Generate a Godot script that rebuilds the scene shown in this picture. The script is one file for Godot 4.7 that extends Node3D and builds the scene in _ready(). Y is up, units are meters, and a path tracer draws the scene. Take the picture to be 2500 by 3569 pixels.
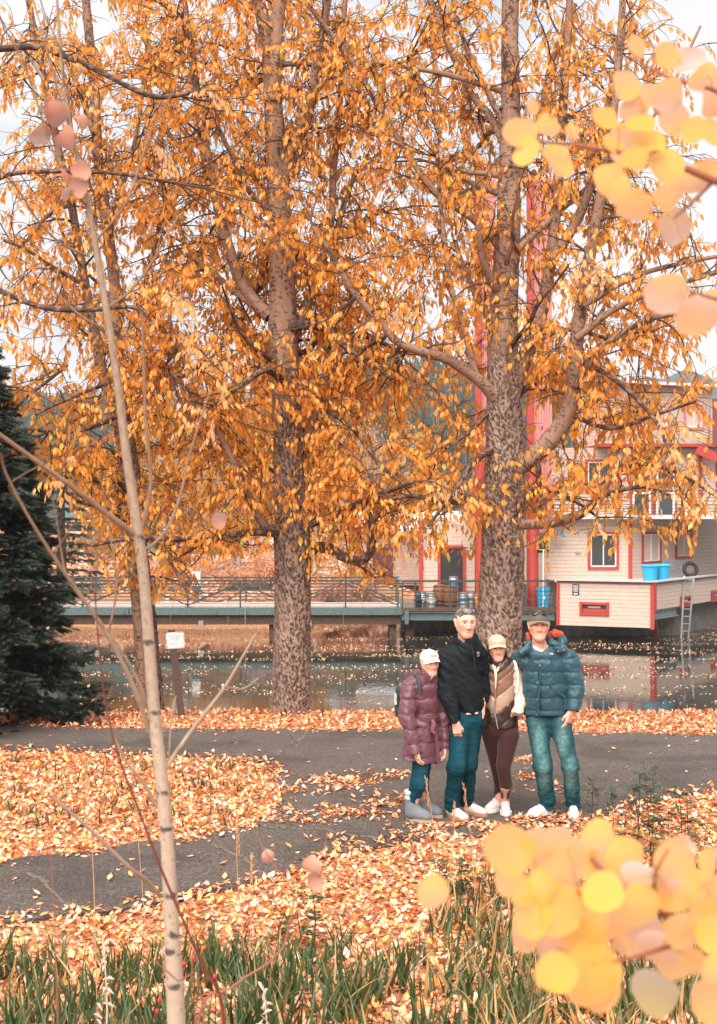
extends Node3D
# Autumn park beside a pond: four people on an asphalt path under yellow cottonwoods, a footbridge and a waterside building behind.
# Camera at the origin, 2.71 m above the path, looking along -z. K is the focal length in pixels of the 2500 x 3569 photograph.
const K := 4300.0
const EYE := 2.71
const WATER := -2.43
var rng := RandomNumberGenerator.new()
var taken := {}
var M := {}
var bark_noise := FastNoiseLite.new()
var fine_noise := FastNoiseLite.new()
var unit_box := BoxMesh.new()

func P(px: float, py: float, d: float) -> Vector3:
	return Vector3((px - 1250.0) / K * d, EYE - (py - 1785.0) / K * d, -d)

func S(x: float, y: float, d: float) -> Vector3:
	return P(x * 1.5547, y * 1.5547, d)

# a point of the level path
func G(px: float, py: float) -> Vector3:
	var d := EYE * K / (py - 1785.0)
	return Vector3((px - 1250.0) / K * d, 0.0, -d)

func rr(a: float, b: float) -> float:
	return rng.randf_range(a, b)

func rdir() -> Vector3:
	var v := Vector3(rr(-1, 1), rr(-1, 1), rr(-1, 1))
	return v.normalized() if v.length() > 0.01 else Vector3.UP

# ---------- nodes ----------
func numbered(called: String) -> String:
	if not taken.has(called):
		taken[called] = 0
		return called
	taken[called] += 1
	return "%s_%03d" % [called, taken[called]]

func tag(o: Node, label: String, category: String, group := "", kind := "") -> Node:
	if label: o.set_meta("label", label)
	if category: o.set_meta("category", category)
	if group: o.set_meta("group", group)
	if kind: o.set_meta("kind", kind)
	return o

func thing(called: String, label: String, category: String, at := Vector3.ZERO, group := "", turn := 0.0) -> Node3D:
	var o := Node3D.new()
	o.name = numbered(called)
	add_child(o)
	o.position = at
	o.rotation.y = turn
	tag(o, label, category, group)
	return o

func part(parent: Node, called: String, m: Mesh, mat: Material, xf := Transform3D()) -> MeshInstance3D:
	var o := MeshInstance3D.new()
	o.name = called if parent != self else numbered(called)
	o.mesh = m
	o.material_override = mat
	o.transform = xf
	parent.add_child(o, true)
	return o

func setting(called: String, m: Mesh, mat: Material) -> MeshInstance3D:
	var o := part(self, called, m, mat)
	o.set_meta("kind", "structure")
	return o

func scatter(parent: Node, called: String, m: Mesh, mat: Material, xs: Array, cs: PackedColorArray) -> MultiMeshInstance3D:
	var mm := MultiMesh.new()
	mm.transform_format = MultiMesh.TRANSFORM_3D
	mm.use_colors = cs.size() > 0
	mm.mesh = m
	mm.instance_count = xs.size()
	for i in xs.size():
		mm.set_instance_transform(i, xs[i])
		if cs.size(): mm.set_instance_color(i, cs[i])
	var o := MultiMeshInstance3D.new()
	o.name = called if parent != self else numbered(called)
	o.multimesh = mm
	o.material_override = mat
	parent.add_child(o, true)
	o.set_meta("kind", "stuff")
	return o

# a box part from its centre and size
func bx(parent: Node, called: String, c: Vector3, s: Vector3, mat: Material, b := Basis()) -> MeshInstance3D:
	return part(parent, called, unit_box, mat, Transform3D(b * Basis.from_scale(s), c))

# a straight bar (box) from a to b, w across and h high
func bar(parent: Node, called: String, a: Vector3, b: Vector3, w: float, h: float, mat: Material) -> MeshInstance3D:
	var z := (b - a).normalized()
	var x := Vector3.UP.cross(z)
	x = x.normalized() if x.length() > 0.01 else Vector3.RIGHT
	var y := z.cross(x)
	return bx(parent, called, (a + b) / 2, Vector3(w, h, (b - a).length()), mat, Basis(x, y, z))

# ---------- materials ----------
func mat(lin: Color, rough := 0.8, metal := 0.0) -> StandardMaterial3D:
	var m := StandardMaterial3D.new()
	m.albedo_color = lin.linear_to_srgb()
	m.roughness = rough
	m.metallic = metal
	m.metallic_specular = 0.5
	return m

func vmat(rough := 0.8) -> StandardMaterial3D:
	var m := mat(Color(1, 1, 1), rough)
	m.vertex_color_use_as_albedo = true
	return m

func noise_tex(freq: float, size := 256, ramp := [], seed_ := 1, normal := 0.0, kind := FastNoiseLite.TYPE_SIMPLEX_SMOOTH, oct := 4) -> NoiseTexture2D:
	var n := FastNoiseLite.new()
	n.noise_type = kind
	n.frequency = freq
	n.seed = seed_
	n.fractal_octaves = oct
	var t := NoiseTexture2D.new()
	t.width = size
	t.height = size
	t.seamless = true
	t.noise = n
	if normal > 0.0:
		t.as_normal_map = true
		t.bump_strength = normal
	if ramp.size():
		var g := Gradient.new()
		g.offsets = PackedFloat32Array(ramp.map(func(r): return r[0]))
		g.colors = PackedColorArray(ramp.map(func(r): return (r[1] as Color).linear_to_srgb()))
		t.color_ramp = g
	return t

# gives a material blotches, grain and relief in world space
func weather(m: StandardMaterial3D, freq: float, scale: float, lo: float, hi: float, relief := 0.0, seed_ := 3) -> StandardMaterial3D:
	m.albedo_texture = noise_tex(freq, 256, [[0.0, Color(lo, lo, lo)], [1.0, Color(hi, hi, hi)]], seed_)
	m.uv1_triplanar = true
	m.uv1_world_triplanar = true
	m.uv1_scale = Vector3.ONE * scale
	if relief > 0.0:
		m.heightmap_enabled = true
		m.heightmap_texture = noise_tex(freq * 3.0, 256, [], seed_ + 9)
		m.heightmap_scale = relief
	return m

# ---------- geometry ----------
class MB:
	var v := PackedVector3Array()
	var n := PackedVector3Array()
	var c := PackedColorArray()
	var u := PackedVector2Array()
	var t := PackedInt32Array()

	func vert(p: Vector3, nn: Vector3, col := Color(1, 1, 1), uv := Vector2.ZERO) -> int:
		v.append(p)
		n.append(nn)
		c.append(col)
		u.append(uv)
		return v.size() - 1

	func tri(a: int, b: int, d: int) -> void:
		t.append(a)
		t.append(b)
		t.append(d)

	func quad(a: Vector3, b: Vector3, d: Vector3, e: Vector3, col := Color(1, 1, 1)) -> void:
		var nn := (e - a).cross(b - a).normalized()
		var i := vert(a, nn, col, Vector2(0, 0))
		vert(b, nn, col, Vector2(1, 0))
		vert(d, nn, col, Vector2(1, 1))
		vert(e, nn, col, Vector2(0, 1))
		tri(i, i + 1, i + 2)
		tri(i, i + 2, i + 3)

	func box(ce: Vector3, s: Vector3, b := Basis(), col := Color(1, 1, 1)) -> void:
		for ax in 3:
			for sg: float in [-1.0, 1.0]:
				var nn := Vector3.ZERO
				nn[ax] = sg
				var e1 := Vector3.ZERO
				e1[(ax + 1) % 3] = 1.0
				var e2 := Vector3.ZERO
				e2[(ax + 2) % 3] = sg
				var i := v.size()
				for q: Vector2 in [Vector2(-1, -1), Vector2(1, -1), Vector2(1, 1), Vector2(-1, 1)]:
					var l := (nn + e1 * q.x + e2 * q.y) * s * 0.5
					vert(ce + b * l, b * nn, col, q * 0.5 + Vector2(0.5, 0.5))
				tri(i, i + 2, i + 1)
				tri(i, i + 3, i + 2)

	# swept tube with parallel-transported rings
	func tube(pts: PackedVector3Array, rad: PackedFloat32Array, sides: int, col := Color(1, 1, 1), cap := true) -> void:
		var m := pts.size()
		if m < 2: return
		var dir := (pts[1] - pts[0]).normalized()
		var x := dir.cross(Vector3(0.31, 0.2, 0.93)).normalized()
		var first := v.size()
		for i in m:
			var nd := (pts[mini(i + 1, m - 1)] - pts[maxi(i - 1, 0)]).normalized()
			x = (x - nd * x.dot(nd)).normalized()
			var y := nd.cross(x)
			for k in sides:
				var a := TAU * k / sides
				var o := x * cos(a) + y * sin(a)
				vert(pts[i] + o * rad[i], o, col, Vector2(float(k) / sides, i))
		for i in m - 1:
			for k in sides:
				var a := first + i * sides + k
				var b := first + i * sides + (k + 1) % sides
				tri(a, a + sides, b)
				tri(b, a + sides, b + sides)
		if cap:
			for e in [0, m - 1]:
				var nd := (pts[1] - pts[0]).normalized() * -1.0 if e == 0 else (pts[m - 1] - pts[m - 2]).normalized()
				var ce := vert(pts[e], nd, col)
				var r0: int = first + e * sides
				var base := v.size()
				for k in sides: vert(v[r0 + k], nd, col)
				for k in sides: tri(ce, base + k, base + (k + 1) % sides)

	# turned shape: profile of Vector2(radius, height) round the y axis
	func lathe(prof: Array, sides: int, at := Vector3.ZERO, col := Color(1, 1, 1)) -> void:
		for i in prof.size() - 1:
			var a: Vector2 = prof[i]
			var b: Vector2 = prof[i + 1]
			var sl := Vector2(b.y - a.y, a.x - b.x).normalized()
			for k in sides:
				var f := TAU * k / sides
				var g := TAU * (k + 1) / sides
				var df := Vector3(cos(f), 0, sin(f))
				var dg := Vector3(cos(g), 0, sin(g))
				var nf := Vector3(df.x * sl.x, sl.y, df.z * sl.x)
				var ng := Vector3(dg.x * sl.x, sl.y, dg.z * sl.x)
				var q := vert(at + df * a.x + Vector3(0, a.y, 0), nf, col, Vector2(float(k) / sides, a.y))
				vert(at + dg * a.x + Vector3(0, a.y, 0), ng, col, Vector2(float(k + 1) / sides, a.y))
				vert(at + dg * b.x + Vector3(0, b.y, 0), ng, col, Vector2(float(k + 1) / sides, b.y))
				vert(at + df * b.x + Vector3(0, b.y, 0), nf, col, Vector2(float(k) / sides, b.y))
				tri(q, q + 1, q + 2)
				tri(q, q + 2, q + 3)

	func mesh() -> ArrayMesh:
		for i in range(0, t.size(), 3):          # turn every face the way its normals point
			var p := v[t[i]]
			if (v[t[i + 2]] - p).cross(v[t[i + 1]] - p).dot(n[t[i]] + n[t[i + 1]] + n[t[i + 2]]) < 0.0:
				var k := t[i + 1]
				t[i + 1] = t[i + 2]
				t[i + 2] = k
		var a := []
		a.resize(Mesh.ARRAY_MAX)
		a[Mesh.ARRAY_VERTEX] = v
		a[Mesh.ARRAY_NORMAL] = n
		a[Mesh.ARRAY_COLOR] = c
		a[Mesh.ARRAY_TEX_UV] = u
		a[Mesh.ARRAY_INDEX] = t
		var m := ArrayMesh.new()
		m.add_surface_from_arrays(Mesh.PRIMITIVE_TRIANGLES, a)
		return m

# Catmull-Rom resampling of a limb: [points, radii] at about the given step
func smooth_line(pts: Array, rad: Array, step: float) -> Array:
	var op := PackedVector3Array()
	var orad := PackedFloat32Array()
	var m := pts.size()
	for i in m - 1:
		var a: Vector3 = pts[maxi(i - 1, 0)]
		var b: Vector3 = pts[i]
		var c: Vector3 = pts[i + 1]
		var d: Vector3 = pts[mini(i + 2, m - 1)]
		var cnt := maxi(1, int((c - b).length() / step))
		for k in cnt:
			var f := float(k) / cnt
			op.append(b.cubic_interpolate(c, a, d, f))
			orad.append(lerpf(rad[i], rad[i + 1], f))
	op.append(pts[m - 1])
	orad.append(rad[m - 1])
	return [op, orad]

func tube_mesh(pts: Array, rad: Array, sides := 8, step := 0.1) -> ArrayMesh:
	var s := smooth_line(pts, rad, step)
	var b := MB.new()
	b.tube(s[0], s[1], sides)
	return b.mesh()

func rod(parent: Node, called: String, a: Vector3, b: Vector3, r: float, m: Material, sides := 8) -> MeshInstance3D:
	var mb := MB.new()
	mb.tube(PackedVector3Array([a, b]), PackedFloat32Array([r, r]), sides)
	return part(parent, called, mb.mesh(), m)

func _ready() -> void:
	rng.seed = 20231
	var cam := Camera3D.new()
	cam.name = "camera"
	var lens := CameraAttributesPhysical.new()
	lens.frustum_focal_length = 28.92
	lens.frustum_focus_distance = 11.3
	lens.frustum_near = 0.05
	lens.frustum_far = 4000.0
	lens.exposure_aperture = 3.6
	cam.attributes = lens
	add_child(cam)
	cam.position = Vector3(0, EYE, 0)
	cam.fov = 45.08
	cam.current = true
	make_air()
	make_materials()
	make_ground()
	make_trees()
	make_far_side()
	make_building()
	make_bridge()
	make_sign()
	make_people()
	make_leaf_litter()
	make_foreground()

func make_air() -> void:
	var e := Environment.new()
	e.background_mode = Environment.BG_SKY
	e.tonemap_mode = Environment.TONE_MAPPER_LINEAR
	e.tonemap_exposure = 5.5
	e.sdfgi_enabled = true
	e.ssao_enabled = true
	e.ssil_enabled = true
	e.fog_enabled = true
	e.fog_density = 0.0003
	e.fog_light_color = Color(0.86, 0.87, 0.9)
	# an overcast sky: soft cloud bands, a little blue where they thin
	var w := 1024
	var h := 512
	var n := FastNoiseLite.new()
	n.noise_type = FastNoiseLite.TYPE_SIMPLEX_SMOOTH
	n.frequency = 1.3
	n.fractal_octaves = 5
	n.seed = 12
	var im := Image.create(w, h, false, Image.FORMAT_RGBF)
	for y in h:
		var el := (0.5 - (y + 0.5) / h) * PI
		for x in w:
			var az := (x + 0.5) / w * TAU
			var dv := Vector3(cos(az) * cos(el), sin(el) * 1.6, sin(az) * cos(el))
			var c := n.get_noise_3dv(dv * 1.4)
			var cloud := clampf(0.5 + c * 1.1, 0.0, 1.0)
			var blue := smoothstep(0.22, 0.05, cloud) * 0.6
			var col := Color(0.92, 0.90, 0.915).lerp(Color(1.02, 0.995, 1.0), cloud)
			col = col.lerp(Color(0.60, 0.76, 0.90), blue)
			if el < 0.0: col = Color(0.35, 0.27, 0.22)
			im.set_pixel(x, y, Color(col.r * 0.188, col.g * 0.188, col.b * 0.188))
	var pano := PanoramaSkyMaterial.new()
	pano.panorama = ImageTexture.create_from_image(im)
	var sky := Sky.new()
	sky.sky_material = pano
	e.sky = sky
	var we := WorldEnvironment.new()
	we.name = "air"
	we.environment = e
	add_child(we)
	var sun := DirectionalLight3D.new()
	sun.name = "sun"
	sun.light_energy = 0.5
	sun.light_color = Color(1.0, 0.95, 0.9)
	sun.light_angular_distance = 70.0
	sun.shadow_enabled = true
	add_child(sun)
	sun.look_at_from_position(Vector3.ZERO, Vector3(0.25, -1.0, -0.75))

func make_materials() -> void:
	unit_box.size = Vector3.ONE
	bark_noise.noise_type = FastNoiseLite.TYPE_SIMPLEX_SMOOTH
	bark_noise.frequency = 1.0
	bark_noise.fractal_octaves = 3
	fine_noise.noise_type = FastNoiseLite.TYPE_SIMPLEX
	fine_noise.frequency = 1.0
	fine_noise.fractal_octaves = 2
	fine_noise.seed = 5
	M.leaf = vmat(0.55)
	M.leaf.backlight_enabled = true
	M.leaf.backlight = Color(1.0, 1.0, 1.0)
	M.litter = vmat(0.7)
	M.litter.backlight_enabled = true
	M.litter.backlight = Color(0.4, 0.4, 0.4)
	M.bark = vmat(0.9)
	M.twig = mat(Color(0.09, 0.05, 0.035), 0.9)
	M.needle = vmat(0.6)
	M.grass = vmat(0.5)
	M.grass.backlight_enabled = true
	M.grass.backlight = Color(0.6, 0.6, 0.6)
	M.cream = weather(mat(Color(0.60, 0.48, 0.405), 0.6), 0.02, 0.6, 0.82, 1.0)
	M.red = weather(mat(Color(0.42, 0.045, 0.035), 0.5), 0.02, 0.7, 0.75, 1.0)
	M.pink = weather(mat(Color(0.62, 0.25, 0.24), 0.6), 0.02, 0.5, 0.8, 1.0)
	M.teal = weather(mat(Color(0.10, 0.15, 0.15), 0.45), 0.03, 0.8, 0.6, 1.0)
	M.rail = mat(Color(0.03, 0.05, 0.05), 0.45)
	M.timber = weather(mat(Color(0.12, 0.07, 0.045), 0.85), 0.02, 0.9, 0.4, 1.0)
	M.deck = weather(mat(Color(0.55, 0.47, 0.44), 0.8), 0.03, 0.9, 0.7, 1.0)
	M.wet_deck = weather(mat(Color(0.16, 0.11, 0.10), 0.35), 0.03, 0.9, 0.5, 1.0)
	M.concrete = weather(mat(Color(0.20, 0.18, 0.16), 0.9), 0.02, 0.35, 0.45, 1.0, 0.5)
	M.white = mat(Color(0.75, 0.72, 0.70), 0.5)
	M.frame_white = mat(Color(0.72, 0.70, 0.68), 0.4)
	M.steel = mat(Color(0.45, 0.46, 0.47), 0.35, 0.8)
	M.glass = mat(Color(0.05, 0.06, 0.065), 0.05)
	M.blue = mat(Color(0.02, 0.33, 0.58), 0.4)
	M.dark = mat(Color(0.02, 0.02, 0.022), 0.5)
	M.barrel = weather(mat(Color(0.34, 0.14, 0.05), 0.6), 0.03, 1.4, 0.5, 1.0)

# ---------- ground, path, pond ----------
var path_poly := PackedVector2Array()

func hgt(x: float, d: float) -> float:
	var y := 0.0
	if d < 8.0: y += pow(8.0 - maxf(d, 0.0), 1.3) * 0.073
	y += fine_noise.get_noise_2d(x * 0.9, d * 0.9) * 0.025 * clampf(1.0 - smoothstep(7.0, 9.0, d) * 0.85, 0.1, 1.0)
	if d > 16.2:
		y = lerpf(y, -3.1, smoothstep(16.5, 21.5, d))
	if d > 50.0:
		var shore := 56.0 + 2.0 * sin(x * 0.21) + maxf(0.0, x + 4.0) * 0.9
		y = lerpf(y, -1.15, smoothstep(shore - 3.0, shore + 5.0, d))
		y += clampf(d - shore - 5.0, 0.0, 30.0) * 0.024
	return y

func make_ground() -> void:
	var ds := PackedFloat32Array()
	var d := -6.0
	while d < 900.0:
		ds.append(d)
		d += 0.25 if d < 24.0 else 1.0 if d < 110.0 else 30.0
	var mb := MB.new()
	var cols := 90
	for i in ds.size():
		var half := maxf(9.0, absf(ds[i]) * 0.75 + 6.0)
		for k in cols + 1:
			var x := lerpf(-half, half, float(k) / cols)
			var e := 0.1
			var nn := Vector3(hgt(x - e, ds[i]) - hgt(x + e, ds[i]), 2.0 * e, hgt(x, ds[i] + e) - hgt(x, ds[i] - e)).normalized()
			mb.vert(Vector3(x, hgt(x, ds[i]), -ds[i]), nn)
	for i in ds.size() - 1:
		for k in cols:
			var a := i * (cols + 1) + k
			mb.tri(a, a + cols + 1, a + 1)
			mb.tri(a + 1, a + cols + 1, a + cols + 2)
	var soil := mat(Color(1, 1, 1), 0.95)
	soil.albedo_texture = noise_tex(0.03, 512, [[0.2, Color(0.10, 0.055, 0.03)], [0.42, Color(0.30, 0.14, 0.07)], [0.55, Color(0.55, 0.24, 0.11)], [0.7, Color(0.42, 0.20, 0.10)], [0.85, Color(0.16, 0.13, 0.05)]], 4, 0.0, FastNoiseLite.TYPE_SIMPLEX, 5)
	soil.uv1_triplanar = true
	soil.uv1_world_triplanar = true
	soil.uv1_scale = Vector3.ONE * 0.55
	soil.heightmap_enabled = true
	soil.heightmap_texture = noise_tex(0.06, 512, [], 8)
	soil.heightmap_scale = 0.8
	setting("ground", mb.mesh(), soil)

	# asphalt: the promenade, the open corner where the people stand and the branch running off to one side
	for q: Vector2 in [Vector2(-500, 2524), Vector2(0, 2531), Vector2(400, 2546), Vector2(1000, 2549), Vector2(1500, 2551), Vector2(2000, 2560), Vector2(2500, 2566), Vector2(3000, 2572),
			Vector2(3000, 2725), Vector2(2500, 2760), Vector2(2300, 2792), Vector2(2150, 2838), Vector2(2000, 2872), Vector2(1800, 2906), Vector2(1500, 2935), Vector2(1200, 2985), Vector2(1000, 3050),
			Vector2(827, 3105), Vector2(609, 3144), Vector2(392, 3186), Vector2(218, 3205), Vector2(0, 3231), Vector2(-600, 3290),
			Vector2(-600, 3060), Vector2(0, 3020), Vector2(218, 2988), Vector2(435, 2953), Vector2(740, 2918), Vector2(870, 2892), Vector2(960, 2857), Vector2(985, 2790), Vector2(970, 2720), Vector2(925, 2665), Vector2(784, 2650), Vector2(522, 2639), Vector2(305, 2626), Vector2(0, 2620), Vector2(-500, 2606)]:
		var g := G(q.x, q.y)
		path_poly.append(Vector2(g.x, -g.z))
	# break the straight edges up a little
	var rough := PackedVector2Array()
	for i in path_poly.size():
		var a := path_poly[i]
		var b := path_poly[(i + 1) % path_poly.size()]
		var cnt := maxi(1, int(a.distance_to(b) / 0.18))
		for k in cnt:
			var p := a.lerp(b, float(k) / cnt)
			rough.append(p + Vector2(fine_noise.get_noise_2d(p.x * 2.1, p.y * 2.1), fine_noise.get_noise_2d(p.y * 2.3 + 40.0, p.x * 2.3)) * 0.07)
	var tri := Geometry2D.triangulate_polygon(rough)
	var pm := MB.new()
	for p in rough: pm.vert(Vector3(p.x, 0.03, -p.y), Vector3.UP)
	for i in tri.size() / 3:
		pm.tri(tri[i * 3], tri[i * 3 + 1], tri[i * 3 + 2])
	for i in rough.size():                       # the broken edge of the mat
		var a := rough[i]
		var b := rough[(i + 1) % rough.size()]
		pm.quad(Vector3(a.x, 0.03, -a.y), Vector3(b.x, 0.03, -b.y), Vector3(b.x, -0.05, -b.y), Vector3(a.x, -0.05, -a.y))
	var asphalt := mat(Color(1, 1, 1), 1.0)
	asphalt.albedo_texture = noise_tex(0.2, 1024, [[0.2, Color(0.035, 0.029, 0.026)], [0.45, Color(0.066, 0.055, 0.049)], [0.6, Color(0.090, 0.075, 0.066)], [0.8, Color(0.17, 0.142, 0.126)]], 17, 0.0, FastNoiseLite.TYPE_VALUE, 3)
	asphalt.uv1_triplanar = true
	asphalt.uv1_world_triplanar = true
	asphalt.uv1_scale = Vector3.ONE * 0.45
	asphalt.roughness_texture = noise_tex(0.012, 256, [[0.3, Color(0.5, 0.5, 0.5)], [0.7, Color(0.75, 0.75, 0.75)]], 31)
	asphalt.heightmap_enabled = true
	asphalt.heightmap_texture = noise_tex(0.2, 1024, [], 18)
	asphalt.heightmap_scale = 0.12
	asphalt.detail_enabled = true
	asphalt.detail_blend_mode = BaseMaterial3D.BLEND_MODE_MUL
	asphalt.detail_albedo = noise_tex(0.012, 256, [[0.2, Color(0.62, 0.61, 0.61)], [0.45, Color(0.9, 0.88, 0.87)], [0.8, Color(1.0, 0.97, 0.95)]], 23, 0.0, FastNoiseLite.TYPE_SIMPLEX, 6)
	asphalt.detail_uv_layer = BaseMaterial3D.DETAIL_UV_2
	asphalt.uv2_triplanar = true
	asphalt.uv2_world_triplanar = true
	asphalt.uv2_scale = Vector3.ONE * 0.21
	setting("path", pm.mesh(), asphalt)

	# cracks filled with grit
	var grit := weather(mat(Color(0.20, 0.16, 0.13), 0.95), 0.08, 1.5, 0.3, 1.0)
	for line: Array in [[Vector2(95, 3060), Vector2(150, 3085), Vector2(200, 3140), Vector2(255, 3190)], [Vector2(1085, 2552), Vector2(1040, 2590), Vector2(985, 2612), Vector2(960, 2650)], [Vector2(880, 2892), Vector2(980, 2898), Vector2(1120, 2906), Vector2(1300, 2935), Vector2(1400, 2950)], [Vector2(740, 2960), Vector2(860, 3010), Vector2(905, 3050)]]:
		var cm := MB.new()
		var pts := []
		for i in line.size() - 1:
			for k in 8:
				var q: Vector2 = (line[i] as Vector2).lerp(line[i + 1], k / 8.0)
				pts.append(G(q.x + rr(-5, 5), q.y + rr(-4, 4)) + Vector3(0, 0.0335, 0))
		for i in pts.size() - 1:
			var side: Vector3 = ((pts[i + 1] as Vector3) - pts[i]).cross(Vector3.UP).normalized()
			var w := rr(0.008, 0.03)
			cm.quad(pts[i] - side * w, pts[i + 1] - side * w, pts[i + 1] + side * w, pts[i] + side * w)
		setting("path_crack", cm.mesh(), grit)

	# the pond
	var wm := MB.new()
	wm.quad(Vector3(-90, WATER, -110), Vector3(90, WATER, -110), Vector3(90, WATER, -16), Vector3(-90, WATER, -16))
	var water := mat(Color(0.016, 0.020, 0.016), 0.03)
	water.metallic_specular = 0.5
	water.normal_enabled = true
	water.normal_texture = noise_tex(0.02, 512, [], 41, 3.0, FastNoiseLite.TYPE_SIMPLEX_SMOOTH, 4)
	water.normal_scale = 0.05
	water.uv1_triplanar = true
	water.uv1_world_triplanar = true
	water.uv1_scale = Vector3(0.5, 0.5, 0.22)
	setting("pond", wm.mesh(), water)

# ---------- leaves ----------
# a pointed leaf hanging from the origin along -y, length 1; fold and curl give it depth
func leaf_mesh(width: float, fold: float, curl: float, stalk := 0.18) -> ArrayMesh:
	var mb := MB.new()
	var prof := [0.0, 0.62, 1.0, 0.80, 0.38, 0.0]
	var ids := []
	for i in 6:
		var t := i / 5.0
		var y := -stalk - t * (1.0 - stalk)
		var z := curl * t * t
		var w: float = prof[i] * width * 0.5
		ids.append([mb.vert(Vector3(-w, y, z + fold * w), Vector3(-fold, 0.1, 1).normalized()), mb.vert(Vector3(0, y, z), Vector3(0, 0.1, 1)), mb.vert(Vector3(w, y, z + fold * w), Vector3(fold, 0.1, 1).normalized())])
	for i in 5:
		for k in 2:
			if i > 0: mb.tri(ids[i][k], ids[i][k + 1], ids[i + 1][k])
			if i < 4: mb.tri(ids[i][k + 1], ids[i + 1][k + 1], ids[i + 1][k])
			if i == 0: mb.tri(ids[0][1], ids[1][k + 1], ids[1][k])
			if i == 4: mb.tri(ids[4][k], ids[4][k + 1], ids[5][1])
	var a := mb.vert(Vector3(-0.012, 0, 0), Vector3(0, 0, 1))
	mb.vert(Vector3(0.012, 0, 0), Vector3(0, 0, 1))
	mb.vert(Vector3(0, -stalk - 0.02, 0), Vector3(0, 0, 1))
	mb.tri(a, a + 1, a + 2)
	return mb.mesh()

func autumn(kind := 0) -> Color:
	var f := rng.randf()
	var c := Color(0.86, 0.40, 0.06)
	if kind == 0:      # on the tree
		if f < 0.55: c = Color(0.94, 0.45, 0.085).lerp(Color(0.95, 0.52, 0.12), rng.randf())
		elif f < 0.9: c = Color(0.93, 0.40, 0.065).lerp(Color(0.94, 0.47, 0.10), rng.randf())
		elif f < 0.96: c = Color(0.88, 0.32, 0.05)
		else: c = Color(0.66, 0.54, 0.10)
	else:              # on the ground
		if f < 0.5: c = Color(0.90, 0.38, 0.19).lerp(Color(0.92, 0.50, 0.32), rng.randf())
		elif f < 0.75: c = Color(0.90, 0.34, 0.09).lerp(Color(0.92, 0.42, 0.16), rng.randf())
		elif f < 0.9: c = Color(0.88, 0.57, 0.45)
		elif f < 0.97: c = Color(0.70, 0.18, 0.04)
		else: c = Color(0.30, 0.11, 0.05)
	var s := rr(0.9, 1.04)
	return Color(c.r * s, c.g * s, c.b * s)

func on_path(p: Vector2) -> bool:
	return Geometry2D.is_point_in_polygon(p, path_poly)

func lying(p: Vector3, size: float, tilt: float) -> Transform3D:
	var b := Basis(Vector3.UP, rr(0, TAU)) * Basis(Vector3.RIGHT, -PI / 2 + rr(-tilt, tilt)) * Basis(Vector3.UP, rr(-tilt, tilt) + (PI if rng.randf() < 0.5 else 0.0))
	return Transform3D(b * Basis.from_scale(Vector3.ONE * size), p)

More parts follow.
